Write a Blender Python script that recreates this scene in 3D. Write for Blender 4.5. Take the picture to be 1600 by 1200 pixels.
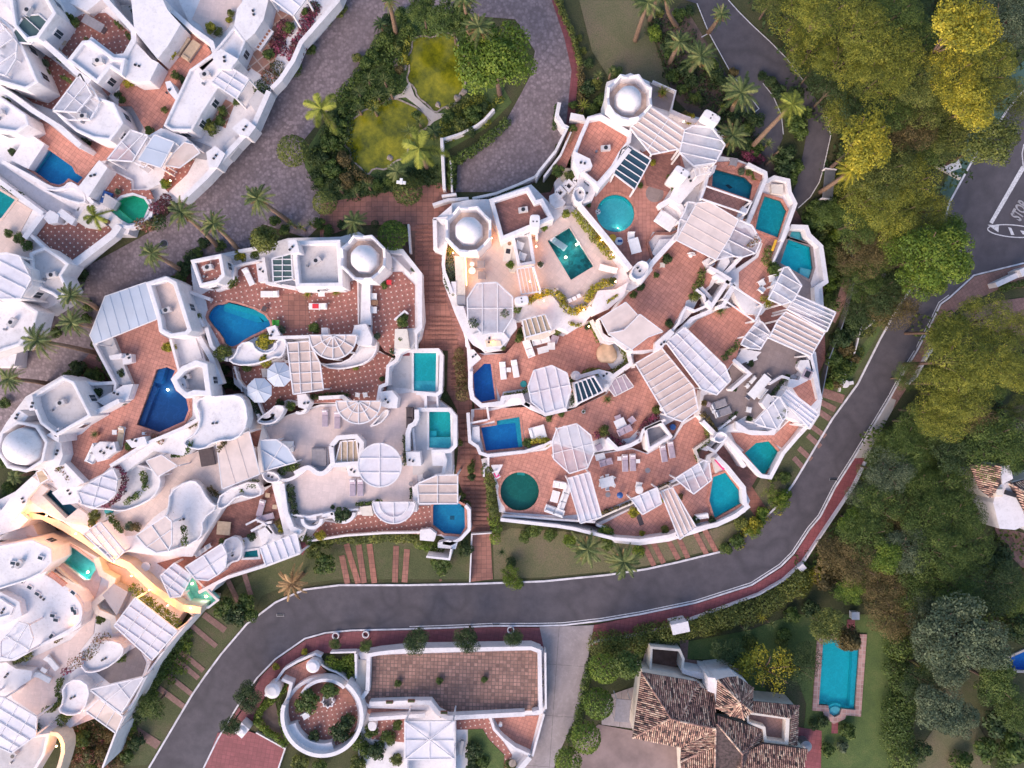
import bpy, bmesh, math, random
import numpy as np
from mathutils import Vector, geometry
R = math.radians
random.seed(7); rng = np.random.default_rng(7)
for o in list(bpy.data.objects): bpy.data.objects.remove(o)
SC = bpy.context.scene; COL = SC.collection
# ---------------------------------------------------------------- camera, sky, sun
H = 80.0; S = 0.075
cam = bpy.data.cameras.new('camera'); cam.lens = 24; cam.sensor_width = 36; cam.clip_end = 2000
co = bpy.data.objects.new('camera', cam); COL.objects.link(co); co.location = (0, 0, H); SC.camera = co
w = bpy.data.worlds.new('World'); SC.world = w; w.use_nodes = True
nt = w.node_tree; bg = nt.nodes['Background']; sky = nt.nodes.new('ShaderNodeTexSky'); sky.sky_type = 'NISHITA'
SUN_EL, SUN_AZ = 33, 215
sky.sun_disc = False; sky.sun_elevation = R(SUN_EL); sky.sun_rotation = R(SUN_AZ); sky.altitude = 50
sky.dust_density = 2.0; sky.air_density = 1.0; sky.ozone_density = 2.0
nt.links.new(sky.outputs[0], bg.inputs[0]); bg.inputs[1].default_value = 0.13
sl = bpy.data.lights.new('sun', 'SUN'); sl.energy = 1.35; sl.angle = R(42); sl.color = (1.0, 0.73, 0.58)
so = bpy.data.objects.new('sun', sl); COL.objects.link(so)
d = Vector((math.sin(R(SUN_AZ))*math.cos(R(SUN_EL)), math.cos(R(SUN_AZ))*math.cos(R(SUN_EL)), math.sin(R(SUN_EL))))
so.rotation_euler = d.to_track_quat('Z', 'Y').to_euler(); so.location = d*150
SC.view_settings.view_transform = 'Standard'; SC.view_settings.look = 'None'
SC.view_settings.exposure = 1.12; SC.view_settings.gamma = 1
SC.render.resolution_x = 1024; SC.render.resolution_y = 768
# ---------------------------------------------------------------- projection helpers
def P(px, py, z=0.0):
    k = (H-z)/H*S
    return Vector(((px-800)*k, (600-py)*k, z))
def pix(X, Y, z):
    k = (H-z)/H*S
    return X/k+800, 600-Y/k
def G(px, py):                                   # the hillside: high behind the villas, level along the road
    t = (900-py-max(0, px-1100)*1.0)/570.0
    t = max(0.0, min(1.0, t)); return 7*t*t*(3-2*t)
def gz(X, Y):
    z = 3.0
    for _ in range(5): z = G(*pix(X, Y, z))
    return z
def top(px, py, h):
    z = G(px, py)+h
    for _ in range(5):
        p = P(px, py, z); z = gz(p.x, p.y)+h
    p = P(px, py, z); return p, z-h
def C(s):
    if not isinstance(s, str): return [tuple(a) for a in s]
    return [tuple(float(v) for v in a.split(',')) for a in s.split()]
def ell(cx, cy, rx, ry=None, n=32, a0=0, a1=360, rot=0):
    ry = ry or rx; o = []
    m = n if a1-a0 >= 360 else n+1
    for i in range(m):
        a = R(a0+(a1-a0)*i/n); x, y = rx*math.cos(a), ry*math.sin(a); c, s = math.cos(R(rot)), math.sin(R(rot))
        o.append((cx+x*c-y*s, cy+x*s+y*c))
    return o
def inside(p, poly):
    x, y = p[0], p[1]; r = False; n = len(poly); j = n-1
    for i in range(n):
        xi, yi = poly[i]; xj, yj = poly[j]
        if (yi > y) != (yj > y) and x < (xj-xi)*(y-yi)/(yj-yi)+xi: r = not r
        j = i
    return r
def area(poly):
    return sum(poly[i-1][0]*poly[i][1]-poly[i][0]*poly[i-1][1] for i in range(len(poly)))/2
def cen(poly):
    return sum(p[0] for p in poly)/len(poly), sum(p[1] for p in poly)/len(poly)
def offset(poly, d, closed=True):                # d > 0 moves to the left of travel
    n = len(poly); out = []
    for i in range(n):
        a = poly[i-1] if (i or closed) else None; b = poly[i]; c = poly[(i+1) % n] if (i < n-1 or closed) else None
        ns = []
        for u, v in ((a, b), (b, c)):
            if u is None or v is None: continue
            dx, dy = v[0]-u[0], v[1]-u[1]; l = math.hypot(dx, dy) or 1e-6
            ns.append((-dy/l, dx/l))
        nx, ny = sum(q[0] for q in ns)/len(ns), sum(q[1] for q in ns)/len(ns)
        l2 = max(0.28, nx*nx+ny*ny)
        out.append((b[0]+nx/l2*d, b[1]+ny/l2*d))
    return out
def inset(poly, d):
    return offset(poly, d if area(poly) > 0 else -d)
def smooth(poly, n=2, closed=True):
    for _ in range(n):
        q = []; m = len(poly)
        rngi = range(m) if closed else range(m-1)
        if not closed: q.append(poly[0])
        for i in rngi:
            a, b = poly[i], poly[(i+1) % m]
            q += [(a[0]*.75+b[0]*.25, a[1]*.75+b[1]*.25), (a[0]*.25+b[0]*.75, a[1]*.25+b[1]*.75)]
        if not closed: q.append(poly[-1])
        poly = q
    return poly
# ---------------------------------------------------------------- materials
def newmat(name):
    m = bpy.data.materials.new(name); m.use_nodes = True
    n = m.node_tree; b = n.nodes['Principled BSDF']; return m, n, b
def N(n, t, **k):
    x = n.nodes.new(t)
    for a, v in k.items():
        if a.startswith('i_'): x.inputs[a[2:].replace('_', ' ')].default_value = v
        else: setattr(x, a, v)
    return x
def ramp(n, fac, stops):
    r = n.nodes.new('ShaderNodeValToRGB'); e = r.color_ramp.elements
    while len(e) < len(stops): e.new(.5)
    for q, (p, c) in zip(e, stops): q.position = p; q.color = (*c, 1)
    n.links.new(fac, r.inputs[0]); return r.outputs[0]
def mixc(n, f, a, b, bt='MIX'):
    x = n.nodes.new('ShaderNodeMix'); x.data_type = 'RGBA'; x.blend_type = bt
    for s, v in ((0, f), (6, a), (7, b)):
        if hasattr(v, 'is_linked') or hasattr(v, 'links'): n.links.new(v, x.inputs[s])
        elif s == 0: x.inputs[0].default_value = v
        else: x.inputs[s].default_value = (*v, 1)
    return x.outputs[2]
def coords(n, rot=0, sc=1, src='Object'):
    tc = n.nodes.new('ShaderNodeTexCoord'); mp = n.nodes.new('ShaderNodeMapping')
    mp.inputs['Rotation'].default_value = (0, 0, R(rot)); mp.inputs['Scale'].default_value = (sc, sc, sc)
    n.links.new(tc.outputs[src], mp.inputs[0]); return mp.outputs[0]
def noise(n, vec, sc, det=4, rough=.6):
    x = n.nodes.new('ShaderNodeTexNoise'); x.inputs['Scale'].default_value = sc; x.inputs['Detail'].default_value = det
    x.inputs['Roughness'].default_value = rough; n.links.new(vec, x.inputs['Vector']); return x.outputs['Fac']
def bump(n, b, h, s=.3, dist=.05):
    x = n.nodes.new('ShaderNodeBump'); x.inputs['Strength'].default_value = s; x.inputs['Distance'].default_value = dist
    n.links.new(h, x.inputs['Height']); n.links.new(x.outputs[0], b.inputs['Normal'])
def plain(name, c, rough=.7, var=.12, sc=1.5, metal=0, bmp=0):
    m, n, b = newmat(name); v = coords(n); f = noise(n, v, sc, 6)
    lo = tuple(x*(1-var*1.6) for x in c); hi = tuple(min(1, x*(1+var*.6)) for x in c)
    n.links.new(ramp(n, f, [(.3, lo), (.62, hi)]), b.inputs['Base Color']); b.inputs['Roughness'].default_value = rough
    b.inputs['Metallic'].default_value = metal
    if bmp: bump(n, b, noise(n, v, sc*12, 3), bmp, .03)
    return m
M = {}
def stucco(name, c):
    m, n, b = newmat(name); v = coords(n)
    f = noise(n, v, .45, 7, .7); g = noise(n, v, 3.2, 5, .7)
    c1 = ramp(n, f, [(.30, tuple(x*.80 for x in c)), (.5, tuple(x*.96 for x in c)), (.7, c)])
    st = noise(n, coords(n, 15), 1.1, 8, .8); c1 = mixc(n, ramp(n, st, [(.54, (0,)*3), (.62, (.36,)*3), (.72, (.12,)*3)]), c1, (c[0]*.60, c[1]*.60, c[2]*.60))
    c2 = mixc(n, ramp(n, g, [(.30, (.42,)*3), (.46, (0,)*3)]), c1, (c[0]*.62, c[1]*.58, c[2]*.54))
    n.links.new(c2, b.inputs['Base Color']); b.inputs['Roughness'].default_value = .85
    bump(n, b, noise(n, v, 14, 3), .25, .03); return m
M['white'] = stucco('white_stucco', (.79, .745, .755))
M['cream'] = stucco('cream_stucco', (.74, .66, .58))
M['lilac'] = stucco('pale_render', (.60, .56, .56))
M['grey'] = stucco('grey_render', (.36, .35, .38))
M['stone'] = stucco('old_stone_wall', (.50, .44, .40))
M['glow'] = stucco('lamp_tinted_stucco', (.76, .62, .48))  # lamp glow tinted into this base colour
def brick(name, c, mortar, w, h, rot, size=.012, var=.25, off=.5, blot=.35, dots=None, hb=False):
    m, n, b = newmat(name); v = coords(n, rot)
    t = N(n, 'ShaderNodeTexBrick', offset=off); t.inputs['Scale'].default_value = 1
    t.inputs['Brick Width'].default_value = w; t.inputs['Row Height'].default_value = h
    t.inputs['Mortar Size'].default_value = size; t.inputs['Bias'].default_value = 0
    t.inputs['Color1'].default_value = (*[x*(1-var) for x in c], 1); t.inputs['Color2'].default_value = (*[min(1, x*(1+var)) for x in c], 1)
    t.inputs['Mortar'].default_value = (*mortar, 1); n.links.new(v, t.inputs['Vector'])
    f = noise(n, v, .35, 8, .72); g = noise(n, v, 2.6, 5, .7)
    c1 = mixc(n, ramp(n, f, [(.32, (blot,)*3), (.58, (0,)*3)]), t.outputs['Color'], tuple(x*.42 for x in c))
    c2 = mixc(n, ramp(n, g, [(.5, (0,)*3), (.75, (.45,)*3)]), c1, tuple(min(1, x*1.35+.03) for x in c))
    oi = n.nodes.new('ShaderNodeObjectInfo'); c2 = mixc(n, 1.0, c2, ramp(n, oi.outputs['Random'], [(0, (.80, .78, .78)), (.5, (1, 1, 1)), (1, (1.0, .93, .88))]), 'MULTIPLY')
    h2 = noise(n, v, .9, 7, .8); c2 = mixc(n, ramp(n, h2, [(.60, (0,)*3), (.72, (.5,)*3)]), c2, tuple(x*.55 for x in c))
    if dots:                                       # small pale inset tiles on a square grid
        sp, r = dots
        mp = n.nodes.new('ShaderNodeVectorMath'); mp.operation = 'MODULO'; ab = n.nodes.new('ShaderNodeVectorMath'); ab.operation = 'ADD'
        ab.inputs[1].default_value = (500*sp, 500*sp, 0); n.links.new(v, ab.inputs[0]); n.links.new(ab.outputs[0], mp.inputs[0]); mp.inputs[1].default_value = (sp, sp, 1000)
        sx = n.nodes.new('ShaderNodeSeparateXYZ'); n.links.new(mp.outputs[0], sx.inputs[0])
        ds = []
        for k in (0, 1):
            a = N(n, 'ShaderNodeMath', operation='SUBTRACT'); n.links.new(sx.outputs[k], a.inputs[0]); a.inputs[1].default_value = sp/2
            q = N(n, 'ShaderNodeMath', operation='ABSOLUTE'); n.links.new(a.outputs[0], q.inputs[0]); ds.append(q.outputs[0])
        s = N(n, 'ShaderNodeMath', operation='MAXIMUM'); n.links.new(ds[0], s.inputs[0]); n.links.new(ds[1], s.inputs[1])
        l = N(n, 'ShaderNodeMath', operation='LESS_THAN'); n.links.new(s.outputs[0], l.inputs[0]); l.inputs[1].default_value = r
        c2 = mixc(n, l.outputs[0], c2, (.68, .57, .50))
    n.links.new(c2, b.inputs['Base Color']); b.inputs['Roughness'].default_value = .75
    bump(n, b, g, .15, .03); return m
TC = (.56, .255, .195)
for r in (0, 20, 35, 55, -30): M['tile%d' % r] = brick('terracotta_tile_%d' % (r+90), TC, (.30, .12, .09), .42, .42, r, .016, .14, 0, .35)
for r in (0, 35, 12): M['dot%d' % r] = brick('dotted_terracotta_%d' % r, (.36, .145, .115), (.17, .08, .065), .28, .28, r+45, .010, .18, 0, .35, (.56, .068))
M['oldtile'] = brick('weathered_brick', (.30, .165, .13), (.13, .09, .08), .42, .42, 2, .04, .42, 0, .6)
M['brown'] = brick('brown_brick', (.27, .12, .10), (.14, .075, .07), .5, .25, 24, .012, .22, .5, .5)
M['step'] = brick('red_step_brick', (.32, .14, .105), (.14, .065, .055), .6, .52, 0, .02, .2, 0, .3)
M['lattice'] = brick('lattice_tile', (.42, .21, .15), (.62, .47, .38), .95, .95, 52, .07, .18, 0, .2)
M['pale'] = brick('pale_paving', (.70, .57, .54), (.60, .50, .47), .8, .8, 8, .012, .05, 0, .12)
M['greyfloor'] = brick('grey_paving', (.26, .215, .215), (.20, .165, .165), .6, .6, 20, .01, .08, 0, .2)
M['pink'] = brick('pinkish_paving', (.66, .53, .48), (.52, .42, .39), .6, .6, 35, .01, .05, 0, .15)
M['beige'] = plain('beige_gutter', (.66, .50, .42), .8, .2)
def asphalt():
    m, n, b = newmat('asphalt'); v = coords(n); f = noise(n, v, .10, 8, .65); g = noise(n, v, 9, 3); h = noise(n, v, .8, 6, .7)
    c = ramp(n, f, [(.3, (.080, .070, .082)), (.7, (.115, .102, .115))])
    c = mixc(n, ramp(n, noise(n, coords(n, 28), .05, 3, .9), [(.46, (0,)*3), (.5, (.5,)*3), (.54, (0,)*3)]), c, (.05, .045, .052))
    c = mixc(n, ramp(n, h, [(.3, (.45,)*3), (.6, (0,)*3)]), c, (.045, .041, .05))
    c = mixc(n, ramp(n, g, [(.55, (0,)*3), (.8, (.4,)*3)]), c, (.13, .12, .13))
    n.links.new(c, b.inputs['Base Color']); b.inputs['Roughness'].default_value = .88; bump(n, b, g, .3, .02); return m
M['asphalt'] = asphalt(); M['patch'] = plain('asphalt_patch', (.055, .05, .058), .9, .2, 2)
def cobble(name, c, sc=2.6):
    m, n, b = newmat(name); v = coords(n); t = n.nodes.new('ShaderNodeTexVoronoi'); t.inputs['Scale'].default_value = sc; n.links.new(v, t.inputs['Vector'])
    sx = n.nodes.new('ShaderNodeSeparateColor'); n.links.new(t.outputs['Color'], sx.inputs[0])
    f = noise(n, v, .12, 8, .7)
    a = ramp(n, sx.outputs[0], [(0, tuple(x*.68 for x in c)), (1, tuple(x*1.3 for x in c))])
    a = mixc(n, ramp(n, t.outputs['Distance'], [(.42, (0,)*3), (.75, (.6,)*3)]), a, tuple(x*.5 for x in c))
    a = mixc(n, ramp(n, f, [(.35, (.5,)*3), (.6, (0,)*3)]), a, tuple(x*.6 for x in c))
    n.links.new(a, b.inputs['Base Color']); b.inputs['Roughness'].default_value = .85; bump(n, b, t.outputs['Distance'], .25, .04); return m
M['cobble'] = cobble('cobbles', (.235, .185, .20), 3.4)
M['redpave'] = brick('red_pavement', (.26, .075, .085), (.19, .055, .06), .5, .5, 10, .03, .12, 0, .25)
M['brownpave'] = brick('brown_pavement', (.30, .17, .145), (.2, .12, .1), .4, .4, 60, .02, .12, 0, .4)
M['concrete'] = brick('driveway_concrete', (.34, .31, .33), (.16, .15, .16), 5.2, 6, 4, .03, .05, 0, .5)
M['green_asphalt'] = plain('green_asphalt', (.07, .13, .10), .8, .2, .6)
M['paint'] = plain('white_road_paint', (.62, .60, .62), .7, .25, 6)
M['kerb'] = plain('painted_kerb', (.66, .63, .66), .8, .2, 1.2)
def grass(name, cs, sc=.5):
    m, n, b = newmat(name); v = coords(n); f = noise(n, v, sc, 10, .75); g = noise(n, v, 7, 4, .7)
    c = ramp(n, f, [(.30+.4*i/(len(cs)-1), x) for i, x in enumerate(cs)])
    c = mixc(n, ramp(n, g, [(.35, (.5,)*3), (.6, (0,)*3)]), c, tuple(x*.45 for x in cs[0]))
    n.links.new(c, b.inputs['Base Color']); b.inputs['Roughness'].default_value = .95; bump(n, b, g, .6, .12); return m
M['soil'] = grass('forest_floor', [(.04, .05, .018), (.075, .08, .03), (.12, .09, .055)], .22)
M['lawn'] = grass('garden_lawn', [(.065, .085, .032), (.105, .115, .048), (.17, .125, .085)], .25)
M['dry'] = grass('dry_lawn', [(.10, .12, .05), (.17, .15, .08), (.22, .155, .11)], .2)
M['green'] = grass('fresh_lawn', [(.06, .095, .03), (.10, .15, .04), (.16, .18, .06)], .4)
M['earth'] = plain('bare_earth', (.13, .09, .075), .95, .35, .8, 0, .5)
M['mud'] = plain('red_earth', (.17, .10, .08), .95, .3, .9, 0, .4)
M['pond'] = None
M['pinkbrick'] = brick('pink_pool_brick', (.46, .27, .245), (.55, .42, .38), .5, .5, 3, .04, .3, 0, .3)
M['metal'] = plain('grey_metal', (.30, .30, .32), .4, .1, 2, .6)
M['dark'] = plain('dark_frame', (.03, .03, .035), .4, .1)
M['wood'] = plain('brown_wood', (.26, .14, .08), .6, .3, 5)
M['trunk'] = plain('bark', (.16, .10, .075), .9, .35, 6, 0, .6)
M['palmtrunk'] = plain('palm_bark', (.24, .15, .10), .9, .3, 9, 0, .8)
M['rock'] = plain('rock', (.33, .27, .23), .9, .35, 2.5, 0, .6)
M['sandstone'] = plain('smooth_boulder', (.62, .43, .28), .7, .2, .9, 0, .2)
M['fabricwhite'] = plain('white_fabric', (.78, .76, .76), .8, .06, 3)
M['fabriclilac'] = plain('lilac_fabric', (.42, .34, .40), .85, .1, 3)
M['fabricgrey'] = plain('grey_fabric', (.27, .25, .27), .85, .1, 3)
M['fabricbeige'] = plain('beige_fabric', (.50, .38, .27), .85, .1, 3)
M['fabrictan'] = plain('tan_fabric', (.36, .23, .12), .85, .12, 3)
M['fabricdark'] = plain('dark_brown_fabric', (.085, .065, .07), .8, .12, 3)
M['blue'] = plain('blue_paint', (.03, .10, .32), .4, .1)
M['pinkplastic'] = plain('pink_plastic', (.75, .05, .22), .3, .06)
M['redcloth'] = plain('red_cloth', (.65, .03, .05), .7, .1)
M['yellow'] = plain('yellow_plastic', (.75, .42, .03), .5, .1)
M['teal'] = plain('teal_plastic', (.02, .25, .25), .5, .1)
M['greenplastic'] = plain('green_plastic', (.10, .50, .06), .5, .1)
M['terracotta'] = plain('clay_pot', (.36, .15, .09), .8, .2)
def glassm(name, c, a):
    m, n, b = newmat(name); b.inputs['Base Color'].default_value = (*c, 1); b.inputs['Roughness'].default_value = .25
    tr = n.nodes.new('ShaderNodeBsdfTransparent'); tr.inputs[0].default_value = (.9, .9, .92, 1)
    mx = n.nodes.new('ShaderNodeMixShader'); g = noise(n, coords(n), 1.1, 6, .7)
    r = ramp(n, g, [(.3, (min(1, a+.10),)*3), (.65, (a-.08,)*3)]); n.links.new(r, mx.inputs[0])
    n.links.new(tr.outputs[0], mx.inputs[1]); n.links.new(b.outputs[0], mx.inputs[2])
    n.links.new(mx.outputs[0], n.nodes['Material Output'].inputs[0]); return m
M['sheet'] = glassm('translucent_roof_sheet', (.78, .75, .80), .74)
M['pinksheet'] = glassm('blush_roof_sheet', (.74, .59, .52), .78)
M['thin'] = glassm('clear_roof_sheet', (.70, .70, .76), .45)
M['awning'] = plain('awning_canvas', (.70, .57, .52), .8, .08, .8)
M['awningwhite'] = plain('white_awning', (.50, .54, .62), .6, .06, .5)
m, n, b = newmat('dark_glass'); b.inputs['Base Color'].default_value = (.03, .045, .06, 1); b.inputs['Roughness'].default_value = .12; M['glass'] = m
m, n, b = newmat('slate_glass'); b.inputs['Base Color'].default_value = (.035, .075, .105, 1); b.inputs['Roughness'].default_value = .15; M['slate'] = m
M['greenglass'] = plain('green_glass_roof', (.075, .12, .115), .3, .15, 1)
def watermat(name, c, depth=1.0):                 # surface that tints what lies below it and reflects the sky
    m, n, b = newmat(name); n.nodes.remove(b); v = coords(n)
    tr = n.nodes.new('ShaderNodeBsdfTransparent'); tr.inputs[0].default_value = (*c, 1)
    gl = n.nodes.new('ShaderNodeBsdfGlossy'); gl.inputs['Roughness'].default_value = .05
    fr = n.nodes.new('ShaderNodeFresnel'); fr.inputs[0].default_value = 1.33
    bp = n.nodes.new('ShaderNodeBump'); bp.inputs['Strength'].default_value = .25; bp.inputs['Distance'].default_value = .05
    n.links.new(noise(n, v, 2.2, 3), bp.inputs['Height']); n.links.new(bp.outputs[0], gl.inputs['Normal']); n.links.new(bp.outputs[0], fr.inputs['Normal'])
    mx = n.nodes.new('ShaderNodeMixShader'); n.links.new(fr.outputs[0], mx.inputs[0]); n.links.new(tr.outputs[0], mx.inputs[1]); n.links.new(gl.outputs[0], mx.inputs[2])
    n.links.new(mx.outputs[0], n.nodes['Material Output'].inputs[0]); return m
M['water'] = watermat('pool_water', (.80, .93, .96))
def poolfloor(c, mosaic=False):
    c = tuple(min(.8, x*(0, 3.9, 2.9)[i] if i else x) for i, x in enumerate(c))
    key = 'pf%.3f%.3f%.3f%d' % (*c, mosaic)
    if key in M: return M[key]
    m, n, b = newmat('pool_lining'); v = coords(n)
    t = n.nodes.new('ShaderNodeTexVoronoi'); t.inputs['Scale'].default_value = 2.4 if mosaic else 9; n.links.new(v, t.inputs['Vector'])
    sx = n.nodes.new('ShaderNodeSeparateColor'); n.links.new(t.outputs['Color'], sx.inputs[0]); k = .50 if mosaic else .07
    a = ramp(n, sx.outputs[0], [(.0, tuple(x*(1-k) for x in c)), (.5, c), (1, tuple(min(1, x*(1+k*.6)) for x in c))])
    a = mixc(n, ramp(n, noise(n, v, .3, 4), [(.3, (.28,)*3), (.65, (0,)*3)]), a, tuple(x*.72 for x in c))
    wv = noise(n, v, 1.6, 2, .5); a = mixc(n, ramp(n, wv, [(.44, (0,)*3), (.5, (.35,)*3), (.56, (0,)*3)]), a, tuple(min(1, x*1.5+.02) for x in c))  # pale wavering bands paint caustics into the lining colour
    n.links.new(a, b.inputs['Base Color']); b.inputs['Roughness'].default_value = .5; M[key] = m; return m
def pondm():
    m, n, b = newmat('algae_water'); v = coords(n); f = noise(n, v, .3, 9, .75)
    a = ramp(n, f, [(.36, (.028, .042, .007)), (.50, (.15, .155, .009)), (.66, (.34, .30, .016))])
    n.links.new(a, b.inputs['Base Color']); b.inputs['Roughness'].default_value = .07; bump(n, b, noise(n, v, 3, 3), .25, .04); return m
M['pond'] = pondm()
def leafm(name, dark, mid, light):
    dark, mid, light = [tuple(min(.7, x*k) for x in c) for c, k in ((dark, .95), (mid, 1.35), (light, 1.5))]
    m, n, b = newmat(name); at = n.nodes.new('ShaderNodeAttribute'); at.attribute_name = 'tint'
    v = coords(n, 0, 1); f = noise(n, v, 4.2, 4)
    ad = N(n, 'ShaderNodeMath', operation='MULTIPLY_ADD'); n.links.new(at.outputs['Fac'], ad.inputs[0]); ad.inputs[1].default_value = .55
    mm = N(n, 'ShaderNodeMath', operation='MULTIPLY_ADD'); n.links.new(f, mm.inputs[0]); mm.inputs[1].default_value = 1.3; mm.inputs[2].default_value = -.42
    n.links.new(mm.outputs[0], ad.inputs[2])
    n.links.new(ramp(n, ad.outputs[0], [(.1, dark), (.5, mid), (.9, light)]), b.inputs['Base Color'])
    b.inputs['Roughness'].default_value = .55; b.inputs['Specular IOR Level'].default_value = .25
    tl = n.nodes.new('ShaderNodeBsdfTranslucent'); mx = n.nodes.new('ShaderNodeMixShader'); mx.inputs[0].default_value = .18
    n.links.new(ramp(n, ad.outputs[0], [(.1, mid), (.9, light)]), tl.inputs[0])
    n.links.new(b.outputs[0], mx.inputs[1]); n.links.new(tl.outputs[0], mx.inputs[2]); n.links.new(mx.outputs[0], n.nodes['Material Output'].inputs[0]); return m
LEAF = {
 'yel': leafm('yellow_green_leaves', (.045, .065, .010), (.21, .20, .022), (.42, .33, .03)),
 'bright': leafm('bright_green_leaves', (.028, .060, .009), (.085, .135, .017), (.18, .21, .03)),
 'green': leafm('green_leaves', (.016, .035, .009), (.058, .092, .020), (.13, .16, .036)),
 'dark': leafm('dark_green_leaves', (.010, .022, .008), (.032, .056, .019), (.075, .10, .032)),
 'olive': leafm('olive_leaves', (.022, .034, .010), (.085, .105, .025), (.19, .19, .04)),
 'grey': leafm('grey_green_leaves', (.030, .045, .028), (.075, .10, .055), (.15, .17, .09)),
 'rust': leafm('rusty_leaves', (.035, .032, .012), (.095, .075, .028), (.19, .135, .055)),
 'moss': leafm('moss_green_leaves', (.028, .045, .010), (.13, .145, .022), (.27, .25, .035)),
 'pink': leafm('bougainvillea_flowers', (.025, .04, .02), (.12, .04, .05), (.32, .05, .12)),
 'mixed': leafm('flowering_leaves', (.02, .045, .012), (.10, .10, .03), (.40, .12, .13)),
 'palm': leafm('palm_leaves', (.025, .045, .015), (.085, .115, .035), (.20, .20, .07)),
 'palmy': leafm('yellow_palm_leaves', (.05, .065, .012), (.15, .17, .025), (.30, .30, .05)),
 'dry': leafm('dry_palm_leaves', (.09, .055, .025), (.27, .16, .07), (.45, .28, .13)),
}
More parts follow.
